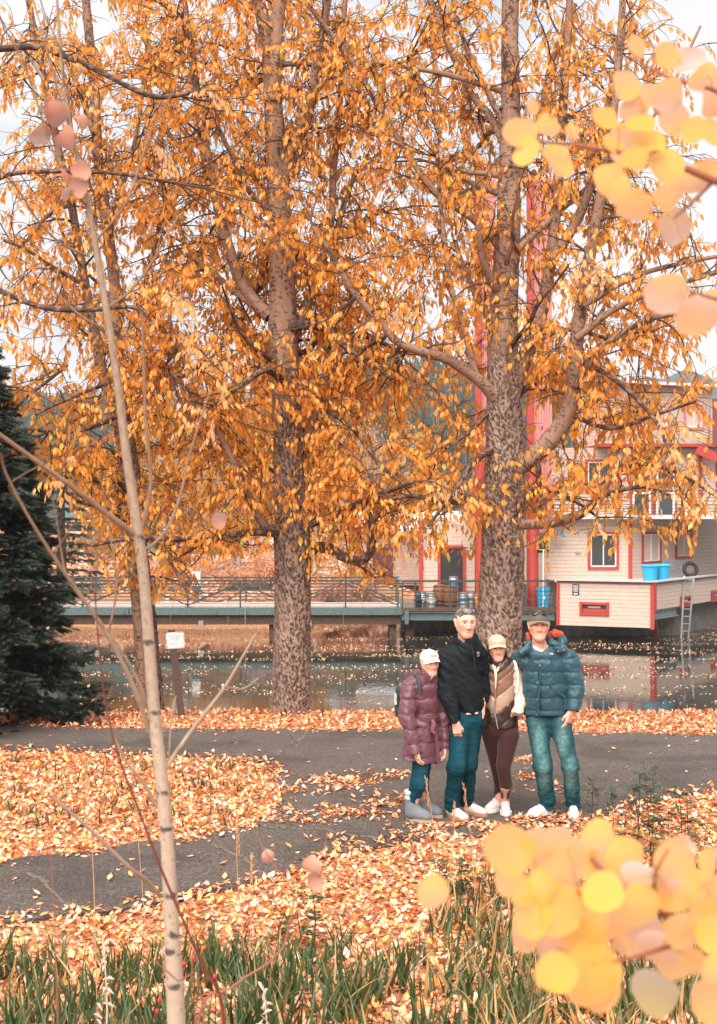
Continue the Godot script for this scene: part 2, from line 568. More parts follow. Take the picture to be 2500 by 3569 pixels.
func make_leaf_litter() -> void:
	var forms := [leaf_mesh(0.42, 0.45, 0.3), leaf_mesh(0.48, -0.4, -0.28), leaf_mesh(0.34, 0.8, 0.45)]
	var xs := [[], [], []]
	var cs := [PackedColorArray(), PackedColorArray(), PackedColorArray()]
	var singles := []
	var spill: Array = [[1090, 2745, 0.95], [1260, 2725, 0.75], [1390, 2715, 0.5], [1240, 2840, 0.85], [1350, 2800, 0.55], [1080, 2860, 0.7], [1790, 2720, 0.5], [1840, 2660, 0.35], [1900, 2760, 0.45], [1470, 2905, 0.6], [1680, 2890, 0.6], [1850, 2880, 0.5], [2030, 2860, 0.7], [1150, 2960, 0.6], [470, 3030, 0.25], [900, 2690, 0.5]]
	var sp := []
	for s in spill:
		var g := G(s[0], s[1])
		sp.append(Vector3(g.x, -g.z, s[2]))
	for i in 125000:
		var d := rr(5.6, 17.6)
		var half := d * 0.335 + 0.7
		var x := rr(-half, half)
		var q := Vector2(x, d)
		var y := hgt(x, d)
		var clump := fine_noise.get_noise_2d(x * 1.7 + 9.0, d * 1.7)
		var keep := 0.8
		var inside := on_path(q)
		if inside:
			y = 0.03
			keep = 0.007
			for s: Vector3 in sp:
				var r := Vector2(x - s.x, (d - s.y) * 1.2).length() / (s.z * 0.62)
				if r < 1.0: keep = maxf(keep, (1.0 - r * r) * (0.55 + clump))
			keep = maxf(keep, 0.0)
			var edge := 9.0
			for k: Vector2 in [Vector2(0.15, 0), Vector2(-0.15, 0), Vector2(0, 0.2), Vector2(0, -0.2)]:
				if not on_path(q + k): edge = 0.0
			if edge == 0.0: keep = maxf(keep, 0.25 + clump * 0.5)
		elif d > 16.4:
			keep = 0.75 * (1.0 - smoothstep(16.9, 17.4, d))
		elif d < 8.2:
			keep = 0.55 + clump * 0.4
		else:
			keep = 0.85 + clump * 0.35
		if rng.randf() > keep: continue
		var size := rr(0.045, 0.098)
		var lift := rr(0.004, 0.03) if not inside else rr(0.004, 0.012)
		var xf := lying(Vector3(x, y + lift, -d), size, 0.25 if inside else 0.6)
		var k := rng.randi() % 3
		var c := autumn(1)
		if inside and keep < 0.05 and singles.size() < 260:
			singles.append([xf, k, c])
			continue
		xs[k].append(xf)
		cs[k].append(c)
	var litter := Node3D.new()
	litter.name = "leaf_litter"
	add_child(litter)
	tag(litter, "thick carpet of fallen orange leaves beside the path and spilling over it", "leaf litter", "", "stuff")
	for k in 3: scatter(litter, "fallen_leaves", forms[k], M.litter, xs[k], cs[k])
	# single leaves on the bare asphalt
	var tints := []
	for k in 8:
		var m := mat(autumn(1), 0.7)
		m.backlight_enabled = true
		m.backlight = Color(0.4, 0.4, 0.4)
		tints.append(m)
	for s in singles:
		var o := part(self, "fallen_leaf", forms[s[1]], tints[rng.randi() % 8], s[0])
		tag(o, "single fallen leaf lying on the bare asphalt path", "leaf", "single leaves scattered on the asphalt")
	# leaves afloat on the pond, in drifts
	var fx := [[], []]
	var fc := [PackedColorArray(), PackedColorArray()]
	for i in 70000:
		var d := rr(27.0, 55.0)
		var x := rr(-d * 0.32 - 1.0, d * 0.32 + 2.0)
		var drift := fine_noise.get_noise_2d(x * 0.12 + 3.0, d * 0.55) + 0.4 * fine_noise.get_noise_2d(x * 0.5, d * 1.6)
		var keep := smoothstep(0.06, 0.45, drift) * 0.42 + 0.006
		keep *= smoothstep(28.0, 44.0, d) * 1.1 + 0.1
		if rng.randf() > keep: continue
		var k := rng.randi() % 2
		fx[k].append(lying(Vector3(x, WATER + 0.012, -d), rr(0.07, 0.13), 0.1))
		var c := autumn(1).lerp(Color(0.95, 0.68, 0.42), 0.55)
		fc[k].append(c)
	var afloat := Node3D.new()
	afloat.name = "floating_leaves"
	add_child(afloat)
	tag(afloat, "drifts of pale orange leaves floating on the dark pond", "leaves", "", "stuff")
	for k in 2: scatter(afloat, "leaf_drift", forms[k], M.litter, fx[k], fc[k])

# ---------- cottonwoods ----------
# A limb with bark: style 0 deep plated bark, 1 smooth tan bark with dark cracks and lenticels, 2 dark limb
func bark_mesh(pts: Array, rad: Array, sides: int, step: float, style: int, plated_below := -100.0, seed_ := 0.0) -> ArrayMesh:
	var s := smooth_line(pts, rad, step)
	var op: PackedVector3Array = s[0]
	var orr: PackedFloat32Array = s[1]
	var mb := MB.new()
	var m := op.size()
	var x := (op[1] - op[0]).normalized().cross(Vector3(0.02, 0.1, 1)).normalized()
	var len := 0.0
	for i in m:
		if i > 0: len += op[i].distance_to(op[i - 1])
		var nd := (op[mini(i + 1, m - 1)] - op[maxi(i - 1, 0)]).normalized()
		x = (x - nd * x.dot(nd)).normalized()
		var y := nd.cross(x)
		var r := orr[i]
		var h := op[i].y
		for k in sides:
			var a := TAU * k / sides
			var o := x * cos(a) + y * sin(a)
			var q := o * r
			var old := clampf((plated_below - h) * 0.5 + 0.5 + bark_noise.get_noise_3d(q.x * 3.0, h * 0.8 + seed_, q.z * 3.0) * 1.3, 0.0, 1.0) if style == 0 else 0.0
			var col: Color
			var disp := 0.0
			if style == 0 and old > 0.0:
				# long plates parted by interlacing furrows, broken across by smaller cracks
				var wx := bark_noise.get_noise_3d(o.x * 1.6, h * 1.5 + seed_, o.z * 1.6) * 0.5
				var wz := bark_noise.get_noise_3d(o.x * 1.6 + 31.0, h * 1.5 + seed_, o.z * 1.6) * 0.5
				var n1 := bark_noise.get_noise_3d((o.x + wx) * 3.6, h * 0.75 + seed_, (o.z + wz) * 3.6)
				var n2 := bark_noise.get_noise_3d((o.x + wx) * 6.5 + 9.0, h * 1.5 + seed_, (o.z + wz) * 6.5)
				var f2 := fine_noise.get_noise_3d(q.x * 56.0, h * 15.0, q.z * 56.0)
				var ridge := maxf(1.0 - absf(n1) * 4.2, (1.0 - absf(n2) * 6.5) * 0.7) + f2 * 0.4
				var plate := smoothstep(0.85, 0.15, ridge)
				disp = (plate - 0.5) * 0.036 + f2 * 0.010
				var g := 0.5 + 0.5 * fine_noise.get_noise_3d(q.x * 30.0, h * 10.0, q.z * 30.0) + bark_noise.get_noise_3d(q.x * 4.0, h * 1.2, q.z * 4.0) * 0.5
				var pl := Color(0.17, 0.115, 0.09).lerp(Color(0.36, 0.25, 0.20), clampf(g, 0.0, 1.0))
				col = Color(0.05, 0.033, 0.027).lerp(pl, plate * 0.85 + 0.08) * bark_tone
			if style == 1 or (style == 0 and old < 1.0):
				var band := fine_noise.get_noise_3d(o.x * 1.6, len * 26.0 + seed_, o.z * 1.6)
				var patch := bark_noise.get_noise_3d(q.x * 7.0 + seed_, len * 1.8, q.z * 7.0)
				var tan := Color(0.22, 0.125, 0.085).lerp(Color(0.31, 0.195, 0.135), 0.5 + 0.5 * fine_noise.get_noise_3d(q.x * 14.0, len * 5.0, q.z * 14.0))
				var mark := smoothstep(0.24, 0.40, band + patch * 0.45)
				mark = maxf(mark, smoothstep(0.30, 0.44, patch + band * 0.4))
				var sc := tan.lerp(Color(0.045, 0.028, 0.022), mark * 0.92)
				var sd := mark * 0.004 + patch * 0.006
				if style == 1:
					col = sc
					disp = sd * clampf(r / 0.08, 0.2, 1.2)
				else:
					col = sc.lerp(col, old)
					disp = lerpf(sd, disp, old)
			if style == 2:
				var band := fine_noise.get_noise_3d(o.x * 2.0, len * 16.0 + seed_, o.z * 2.0)
				var g := fine_noise.get_noise_3d(q.x * 20.0, len * 9.0, q.z * 20.0)
				col = Color(0.045, 0.026, 0.02).lerp(Color(0.20, 0.115, 0.08), smoothstep(-0.1, 0.5, g + band * 0.4))
				disp = g * 0.006 * clampf(r / 0.04, 0.2, 1.0)
			mb.vert(op[i] + o * (r + disp), o, col)
	for i in m - 1:
		for k in sides:
			var a := i * sides + k
			var b := i * sides + (k + 1) % sides
			mb.tri(a, a + sides, b)
			mb.tri(b, a + sides, b + sides)
	# true normals from the displaced surface
	var nn := PackedVector3Array()
	nn.resize(mb.v.size())
	for i in m:
		for k in sides:
			var at := i * sides + k
			var du := mb.v[i * sides + (k + 1) % sides] - mb.v[i * sides + (k + sides - 1) % sides]
			var dv := mb.v[mini(i + 1, m - 1) * sides + k] - mb.v[maxi(i - 1, 0) * sides + k]
			var c := du.cross(dv).normalized()
			nn[at] = c if c.dot(mb.n[at]) > 0.0 else -c
	mb.n = nn
	return mb.mesh()

# crown bookkeeping: twigs of one tree go to one mesh, leaves to a list
var tw: MB
var trunk_at := PackedVector2Array()
var trunk_z := 0.0
var trunk_y0 := 0.0
var bark_tone := 1.0
var leaf_xf := []
var leaf_floor := PackedVector2Array()

func floor_at(x: float) -> float:
	for i in leaf_floor.size() - 1:
		if x < leaf_floor[i + 1].x:
			return lerpf(leaf_floor[i].y, leaf_floor[i + 1].y, clampf((x - leaf_floor[i].x) / (leaf_floor[i + 1].x - leaf_floor[i].x), 0.0, 1.0))
	return leaf_floor[leaf_floor.size() - 1].y

func seen_box(p: Vector3) -> bool:
	return absf(p.x) < 6.3 and p.y < 11.0

func spray(p: Vector3, dir: Vector3, length: float, r: float, leaves: bool, density: float) -> void:
	# a fine twig that arches over and hangs, with leaves along it
	var pts := PackedVector3Array([p])
	var rad := PackedFloat32Array([r])
	var cur := p
	var d := dir
	var seg := 5
	for i in seg:
		d = (d + rdir() * 0.3 + Vector3(0, -0.16, 0)).normalized()
		cur += d * length / seg
		pts.append(cur)
		rad.append(lerpf(r, 0.0022, (i + 1.0) / seg))
	if pts[seg].y < floor_at(cur.x) - 0.1: return
	tw.tube(pts, rad, 3, Color(1, 1, 1), false)
	if not leaves: return
	var cnt := int(length / 0.042 * density)
	for i in cnt:
		var t := 0.12 + 0.88 * (i + rng.randf()) / cnt
		var at := t * seg
		var j := mini(int(at), seg - 1)
		var q := pts[j].lerp(pts[j + 1], at - j)
		if q.y < floor_at(q.x): continue
		if q.z > trunk_z and rng.randf() > 0.3:          # few leaves hang right before the bole
			var j0 := clampi(int((q.y - trunk_y0) / 0.5), 0, trunk_at.size() - 1)
			if absf(q.x - trunk_at[j0].x) < trunk_at[j0].y * 1.25: continue
		var hang := (Vector3(0, -1.0, 0) + rdir() * 0.42 + (pts[j + 1] - pts[j]).normalized() * 0.35).normalized()
		var side := hang.cross(rdir()).normalized()
		var b := Basis(side, -hang, side.cross(-hang))
		leaf_xf.append(Transform3D(b * Basis.from_scale(Vector3.ONE * rr(0.09, 0.15)), q))

func bough(p: Vector3, dir: Vector3, length: float, r: float, density: float, droop := 0.05) -> void:
	# a secondary branch with sprays
	if not seen_box(p): return
	var pts := PackedVector3Array([p])
	var rad := PackedFloat32Array([r])
	var cur := p
	var d := dir
	var seg := 7
	for i in seg:
		d = (d + rdir() * 0.26 + Vector3(0, -droop, 0)).normalized()
		cur += d * length / seg
		if cur.y < floor_at(cur.x) + 0.2: d = (d + Vector3(0, 0.5, 0)).normalized()
		pts.append(cur)
		rad.append(lerpf(r, 0.004, (i + 1.0) / seg))
	tw.tube(pts, rad, 5 if r > 0.015 else 4, Color(1, 1, 1), false)
	var cnt := int(length / 0.082 * density)
	for i in cnt:
		var at := (0.18 + 0.82 * (i + rng.randf()) / cnt) * seg
		var j := mini(int(at), seg - 1)
		var q := pts[j].lerp(pts[j + 1], minf(at - j, 1.0))
		var ax := (pts[j + 1] - pts[j]).normalized()
		var out := (ax * 0.55 + rdir() * 0.9 + Vector3(0, 0.12, 0)).normalized()
		spray(q, out, rr(0.22, 0.55), 0.0055, rng.randf() < lerpf(0.92, 0.68, smoothstep(4.6, 7.4, q.y)), density)

func clothe(pts: PackedVector3Array, rad: PackedFloat32Array, from: float, every: float, length: float, density: float) -> void:
	var m := pts.size()
	var run := 0.0
	var total := 0.0
	for i in m - 1: total += pts[i].distance_to(pts[i + 1])
	var next := from * total
	for i in m - 1:
		var l := pts[i].distance_to(pts[i + 1])
		while next < run + l:
			var q := pts[i].lerp(pts[i + 1], (next - run) / l)
			var ax := (pts[i + 1] - pts[i]).normalized()
			var side := (rdir() - ax * 0.2)
			side.y = side.y * 0.6 + 0.15
			var out := (side.normalized() + ax * rr(0.2, 0.7)).normalized()
			bough(q, out, length * rr(0.6, 1.3), clampf(rad[i] * 0.35, 0.006, 0.022), density, rr(0.02, 0.12))
			next += every * rr(0.6, 1.4)
		run += l

# limbs as [d at the start, d at the end, style, points (x, y, width) in the photograph's 1608-wide scale]
func limb_points(row: Array) -> Array:
	var pts := []
	var rad := []
	var flat: Array = row[3]
	var cnt := flat.size() / 3
	for i in cnt:
		var d := lerpf(row[0], row[1], float(i) / maxi(cnt - 1, 1))
		pts.append(S(flat[i * 3], flat[i * 3 + 1], d))
		rad.append(flat[i * 3 + 2] * 1.5547 * 0.5 / K * d)
	return [pts, rad]

func cottonwood(label: String, trunk: Array, limbs: Array, plated: float, extra: int, density: float) -> void:
	tw = MB.new()
	leaf_xf = []
	var tp := limb_points(trunk)
	var base: Vector3 = tp[0][0]
	base.y = 0.0
	var root := thing("cottonwood_tree", label, "tree", base)
	var off := Transform3D(Basis(), -base)
	# the trunk runs into the soil with a flare
	var pts: Array = tp[0]
	var rad: Array = tp[1]
	pts[0].y = -0.25
	pts.insert(1, Vector3(pts[0].x, 0.12, pts[0].z))
	rad.insert(1, rad[0])
	rad[0] *= 1.25
	part(root, "trunk", bark_mesh(pts, rad, 88 if trunk[2] == 0 else 40, 0.018, trunk[2], plated, base.x), M.bark, off)
	var all := []
	for row in limbs:
		var lp := limb_points(row)
		var r0: float = lp[1][0]
		part(root, "limb", bark_mesh(lp[0], lp[1], 28 if r0 > 0.05 else 14, 0.02 if r0 > 0.05 else 0.03, row[2], -100.0, r0 * 90.0), M.bark, off)
		all.append(lp)
	trunk_at.clear()
	trunk_y0 = 0.0
	trunk_z = -base.z * -1.0
	var tl := smooth_line(pts, rad, 0.1)
	for k in 26:
		var best := 0
		for q in tl[0].size():
			if absf(tl[0][q].y - k * 0.5) < absf(tl[0][best].y - k * 0.5): best = q
		trunk_at.append(Vector2(tl[0][best].x, tl[1][best]))
	# smaller limbs toward and away from the viewer
	var ts := smooth_line(pts, rad, 0.2)
	for i in extra:
		var h := rr(0.26, 0.98)
		var j := int(h * (ts[0].size() - 1))
		var a := rr(0, TAU)
		var dir := Vector3(cos(a), rr(0.15, 0.9), sin(a) * 1.3).normalized()
		if h > 0.5 and dir.z > 0.0 and rng.randf() < 0.8: dir.z = -dir.z
		var lp := [[ts[0][j]], [minf(ts[1][j] * 0.4, 0.045)]]
		var cur: Vector3 = ts[0][j]
		var reach := rr(1.4, 3.4)
		for k in 5:
			dir = (dir + rdir() * 0.25 + Vector3(0, 0.04, 0)).normalized()
			cur += dir * reach / 5.0
			lp[0].append(cur)
			lp[1].append(lerpf(lp[1][0], 0.010, (k + 1) / 5.0))
		part(root, "limb", bark_mesh(lp[0], lp[1], 10, 0.05, 2 if h < 0.55 else 1, -100.0, i), M.bark, off)
		all.append(lp)
	var anchors := []
	for lp in all:
		var s := smooth_line(lp[0], lp[1], 0.1)
		clothe(s[0], s[1], 0.18, 0.37, 0.95, density)
		for k in range(0, s[0].size(), 3): anchors.append(s[0][k])
	# boughs reaching into the open parts of the crown
	for i in 300:
		var goal := Vector3(base.x + rr(-2.7, 2.5), rr(2.5, 10.7), base.z + rr(-1.5, 0.7))
		if fine_noise.get_noise_2d(goal.x * 0.8 + 5.0, goal.y * 0.8) < -0.28: continue
		var from: Vector3 = anchors[0]
		for q: Vector3 in anchors:
			if q.distance_squared_to(goal) < from.distance_squared_to(goal): from = q
		var gap := from.distance_to(goal)
		if gap < 2.3: bough(from, (goal - from).normalized(), gap + 0.3, 0.012, density * 0.85, 0.01)
	part(root, "twigs", tw.mesh(), M.twig, off).set_meta("kind", "stuff")
	# leaves: the 300 nearest to the viewer each its own part, the rest together
	var forms := [leaf_mesh(0.36, 0.25, 0.12), leaf_mesh(0.31, 0.4, -0.15), leaf_mesh(0.40, 0.15, 0.2)]
	leaf_xf.sort_custom(func(p, q): return p.origin.z > q.origin.z)
	var own := 0
	var xs := [[], [], []]
	var cs := [PackedColorArray(), PackedColorArray(), PackedColorArray()]
	var tints := []
	for k in 6:
		var m: StandardMaterial3D = M.leaf.duplicate()
		m.vertex_color_use_as_albedo = false
		m.albedo_color = autumn(0).linear_to_srgb()
		tints.append(m)
	for xf: Transform3D in leaf_xf:
		var local := Transform3D(xf.basis, xf.origin - base)
		var k := rng.randi() % 3
		if own < 300 and absf(xf.origin.x) < -xf.origin.z * 0.29 and absf(xf.origin.y - EYE) < -xf.origin.z * 0.415:
			part(root, "leaf", forms[k], tints[rng.randi() % 6], local)
			own += 1
		else:
			xs[k].append(local)
			cs[k].append(autumn(0))
	for k in 3: scatter(root, "foliage", forms[k], M.leaf, xs[k], cs[k])
	print(label, " leaves ", leaf_xf.size(), " twig verts ", tw.v.size())

func make_trees() -> void:
	for q: Vector2 in [Vector2(-60, 1060), Vector2(100, 1070), Vector2(200, 1150), Vector2(255, 1320), Vector2(330, 1350), Vector2(425, 1350), Vector2(455, 1250), Vector2(600, 1240), Vector2(690, 1330), Vector2(800, 1335), Vector2(870, 1310), Vector2(960, 1300), Vector2(1060, 1250), Vector2(1165, 1200), Vector2(1230, 1290), Vector2(1290, 1400), Vector2(1340, 1310), Vector2(1440, 1370), Vector2(1500, 1330), Vector2(1670, 1290)]:
		var p := S(q.x, q.y, 16.2)
		leaf_floor.append(Vector2(p.x, p.y))
	# middle tree
	cottonwood("tall cottonwood between the sign and the people, trunk bare of branches near the ground",
		[16.7, 16.9, 0, [652, 1597, 80, 655, 1450, 78, 657, 1300, 76, 655, 1200, 78, 650, 1100, 66, 646, 1000, 62, 642, 900, 60, 637, 800, 61, 635, 720, 66, 632, 600, 55, 627, 480, 54, 620, 350, 47, 612, 220, 40, 602, 110, 32, 580, 0, 27, 560, -110, 24]],
		[[16.8, 16.9, 1, [613, 230, 34, 618, 130, 32, 622, 40, 32, 634, -60, 26]],
		[16.8, 17.4, 1, [606, 710, 30, 560, 662, 28, 520, 580, 25, 482, 430, 23, 452, 280, 20, 428, 110, 18, 402, -60, 16]],
		[16.8, 17.8, 1, [590, 700, 18, 525, 652, 16, 452, 592, 14, 420, 558, 12, 392, 480, 10, 350, 390, 8]],
		[16.8, 16.0, 1, [606, 476, 14, 560, 430, 12, 532, 370, 11, 490, 285, 9, 470, 200, 7]],
		[16.6, 15.6, 2, [622, 1196, 20, 560, 1194, 16, 480, 1206, 14, 400, 1209, 13, 300, 1206, 11, 205, 1224, 7]],
		[16.6, 15.9, 1, [600, 1190, 22, 579, 1156, 20, 545, 1090, 18, 520, 1027, 17, 481, 946, 15, 447, 876, 14, 422, 823, 12, 386, 750, 9]],
		[16.6, 15.8, 2, [680, 1234, 30, 730, 1228, 25, 770, 1248, 23, 805, 1258, 21, 830, 1240, 19, 835, 1200, 16, 828, 1150, 12]],
		[16.7, 15.9, 2, [650, 735, 26, 690, 728, 22, 733, 736, 19, 758, 764, 14, 834, 820, 10, 880, 850, 7]],
		[16.7, 16.8, 2, [733, 736, 15, 790, 748, 12, 840, 760, 10, 900, 790, 6]],
		[16.8, 17.6, 1, [640, 800, 26, 664, 745, 23, 690, 680, 21, 720, 600, 19, 744, 480, 17, 748, 380, 16, 762, 240, 14, 770, 90, 12, 775, -40, 10]],
		[16.8, 17.0, 1, [636, 400, 34, 664, 322, 30, 694, 240, 25, 714, 120, 21, 735, 0, 18, 745, -60, 16]],
		[16.8, 17.5, 1, [672, 1010, 24, 702, 945, 22, 731, 867, 22, 736, 769, 19, 744, 643, 16, 760, 500, 13, 800, 380, 9]],
		[16.6, 15.4, 2, [690, 1180, 16, 760, 1150, 14, 850, 1110, 12, 930, 1080, 8]],
		[16.6, 15.7, 2, [700, 900, 12, 790, 960, 11, 850, 1040, 10, 900, 1090, 8]],
		[16.5, 14.8, 2, [640, 860, 20, 600, 830, 16, 560, 850, 12, 520, 880, 8]],
		[16.7, 18.4, 1, [640, 640, 22, 690, 560, 18, 780, 520, 12, 860, 470, 8]],
		[16.7, 18.6, 1, [628, 500, 20, 580, 420, 15, 560, 330, 11, 540, 240, 8]]],
		4.3, 9, 0.95)
	# tree behind the people
	cottonwood("broad cottonwood with deeply furrowed trunk right behind the four people",
		[16.1, 16.5, 0, [1114, 1590, 108, 1115, 1470, 102, 1119, 1390, 98, 1125, 1300, 95, 1128, 1200, 88, 1130, 1100, 85, 1132, 1000, 80, 1130, 930, 76, 1127, 850, 68, 1128, 760, 64, 1132, 650, 60, 1140, 520, 54, 1142, 400, 48, 1145, 250, 44, 1143, 100, 38, 1145, 0, 36, 1146, -110, 30]],
		[[16.2, 16.0, 1, [1160, 1045, 46, 1200, 1020, 42, 1243, 975, 40, 1270, 930, 37, 1284, 880, 35, 1290, 800, 33, 1300, 700, 28, 1318, 600, 26, 1345, 450, 23, 1370, 300, 20, 1390, 100, 17, 1400, -60, 14]],
		[16.3, 16.6, 1, [1140, 905, 44, 1160, 845, 38, 1185, 780, 34, 1215, 690, 30, 1238, 560, 26, 1250, 420, 23, 1262, 250, 20, 1275, 60, 16, 1278, -60, 14]],
		[16.1, 15.4, 1, [1165, 1176, 24, 1215, 1175, 23, 1260, 1168, 22, 1310, 1148, 19, 1342, 1110, 16, 1380, 1060, 13, 1396, 1008, 9]],
		[15.6, 15.0, 2, [1310, 1148, 12, 1360, 1110, 11, 1440, 1092, 9, 1500, 1110, 6]],
		[16.0, 15.2, 1, [1288, 866, 16, 1350, 782, 15, 1440, 722, 13, 1530, 700, 12, 1640, 680, 10]],
		[16.0, 15.8, 1, [1292, 760, 17, 1380, 692, 15, 1480, 650, 13, 1640, 600, 10]],
		[16.0, 16.6, 1, [1300, 690, 14, 1420, 622, 12, 1530, 590, 10, 1640, 570, 8]],
		[16.2, 15.8, 2, [1165, 1112, 22, 1195, 1104, 18, 1208, 1080, 15, 1206, 1030, 10]],
		[16.2, 15.7, 2, [1200, 1100, 10, 1250, 1104, 9, 1300, 1130, 8, 1340, 1160, 5]],
		[16.2, 15.6, 1, [1108, 892, 30, 1085, 862, 27, 1040, 828, 24, 990, 800, 22, 900, 772, 18, 850, 720, 16, 790, 650, 14, 745, 575, 11, 700, 508, 8]],
		[16.1, 16.2, 1, [1066, 838, 17, 1050, 770, 16, 1030, 700, 14, 1010, 640, 13, 992, 500, 11, 980, 340, 8]],
		[16.3, 15.8, 1, [1122, 660, 22, 1100, 625, 20, 1083, 580, 18, 1072, 500, 12]],
		[16.3, 17.2, 1, [1118, 770, 20, 1100, 720, 18, 1070, 665, 16, 1040, 600, 12, 1020, 540, 8]],
		[16.2, 15.5, 2, [1090, 1118, 18, 1040, 1124, 15, 980, 1122, 13, 930, 1112, 10, 880, 1120, 6]],
		[16.2, 15.7, 2, [1095, 925, 11, 1050, 970, 9, 1000, 1006, 7]],
		[16.4, 16.9, 1, [1130, 560, 22, 1060, 490, 18, 985, 440, 16, 945, 392, 15, 882, 296, 14, 795, 148, 13, 683, 0, 10, 660, -40, 9]],
		[16.4, 17.0, 1, [1138, 340, 20, 1100, 262, 17, 1060, 215, 15, 1010, 110, 14, 960, -10, 12]],
		[16.4, 16.4, 1, [1140, 300, 14, 1090, 200, 12, 1040, 90, 10, 1010, -20, 8]],
		[16.4, 17.2, 1, [1150, 420, 24, 1185, 340, 20, 1215, 250, 17, 1240, 130, 14, 1290, 10, 10]],
		[16.3, 16.9, 1, [1235, 590, 24, 1290, 500, 22, 1330, 400, 19, 1352, 280, 16, 1385, 150, 14, 1400, 40, 12]],
		[16.2, 17.5, 1, [1160, 560, 16, 1260, 470, 12, 1360, 380, 10, 1480, 240, 7, 1570, 60, 6]],
		[16.2, 15.2, 2, [1280, 930, 12, 1370, 960, 10, 1470, 930, 8, 1560, 900, 6]],
		[16.2, 14.9, 2, [1290, 800, 14, 1390, 860, 11, 1480, 960, 8, 1500, 1060, 6]],
		[16.2, 17.6, 1, [1180, 780, 14, 1260, 740, 11, 1360, 760, 8, 1440, 800, 6]],
		[15.8, 15.2, 2, [1380, 1060, 12, 1440, 1040, 10, 1520, 1060, 8, 1600, 1110, 6]],
		[16.1, 15.0, 2, [1100, 1010, 16, 1060, 1040, 13, 1020, 1100, 10, 960, 1180, 7]]],
		5.2, 9, 0.95)
	# tree on the spruce side: two stems, dark-barked low down
	bark_tone = 0.5
	cottonwood("slender twin-stemmed cottonwood beside the dark spruce, behind the pale sapling",
		[16.8, 17.4, 0, [348, 1597, 34, 342, 1500, 31, 330, 1350, 28, 312, 1200, 27, 296, 1050, 28, 272, 880, 27, 258, 780, 26, 256, 640, 24, 237, 480, 24, 221, 360, 23, 212, 200, 21, 193, 0, 18, 188, -100, 16]],
		[[16.8, 17.6, 0, [322, 1597, 26, 314, 1450, 24, 303, 1300, 24, 291, 1150, 24, 280, 1050, 24, 262, 940, 24, 236, 860, 24, 214, 760, 22, 192, 640, 20, 160, 460, 18, 132, 340, 17, 100, 180, 15, 64, 0, 13, 50, -80, 11]],
		[16.0, 15.2, 2, [-60, 112, 15, 0, 110, 15, 80, 106, 14, 160, 132, 14, 224, 160, 13, 300, 200, 12, 360, 218, 11, 432, 208, 8]],
		[16.4, 15.6, 2, [-40, 420, 10, 20, 392, 10, 100, 385, 10, 250, 388, 9, 400, 412, 6]],
		[16.4, 15.4, 2, [-60, 620, 13, 0, 652, 13, 100, 690, 12, 200, 695, 11, 300, 690, 9, 350, 735, 6]],
		[17.2, 18.0, 1, [212, 300, 14, 190, 230, 12, 178, 200, 12, 150, 140, 9]],
		[16.8, 15.9, 2, [285, 1100, 14, 262, 1078, 12, 230, 1086, 10, 180, 1060, 8, 130, 1068, 5]],
		[16.8, 15.8, 2, [292, 1150, 12, 240, 1138, 10, 170, 1120, 8, 100, 1060, 6]],
		[16.9, 16.2, 2, [270, 930, 12, 200, 960, 10, 130, 970, 9, 60, 960, 6]],
		[16.9, 15.8, 2, [240, 860, 9, 190, 880, 8, 130, 905, 7, 80, 930, 5]],
		[17.0, 16.0, 2, [150, 820, 8, 100, 860, 8, 50, 900, 7, 10, 960, 5]],
		[16.9, 17.8, 1, [262, 800, 16, 300, 720, 13, 330, 620, 11, 360, 500, 8]],
		[17.0, 18.0, 1, [240, 500, 14, 280, 400, 11, 310, 280, 9, 330, 120, 7]],
		[16.8, 15.4, 2, [310, 1200, 10, 360, 1230, 9, 400, 1290, 7, 425, 1345, 4]],
		[16.8, 15.8, 2, [300, 1180, 9, 290, 1240, 7, 270, 1300, 5, 262, 1330, 3]],
		[17.4, 16.4, 1, [160, 460, 10, 110, 480, 9, 60, 540, 8, 0, 600, 6]],
		[17.2, 16.0, 1, [192, 640, 12, 120, 600, 10, 60, 560, 8, 10, 540, 6]],
		[17.0, 15.6, 2, [266, 830, 12, 330, 800, 10, 390, 840, 8, 430, 900, 5]],
		[17.0, 18.2, 1, [100, 180, 10, 60, 120, 8, 20, 80, 6]]],
		2.9, 9, 0.95)

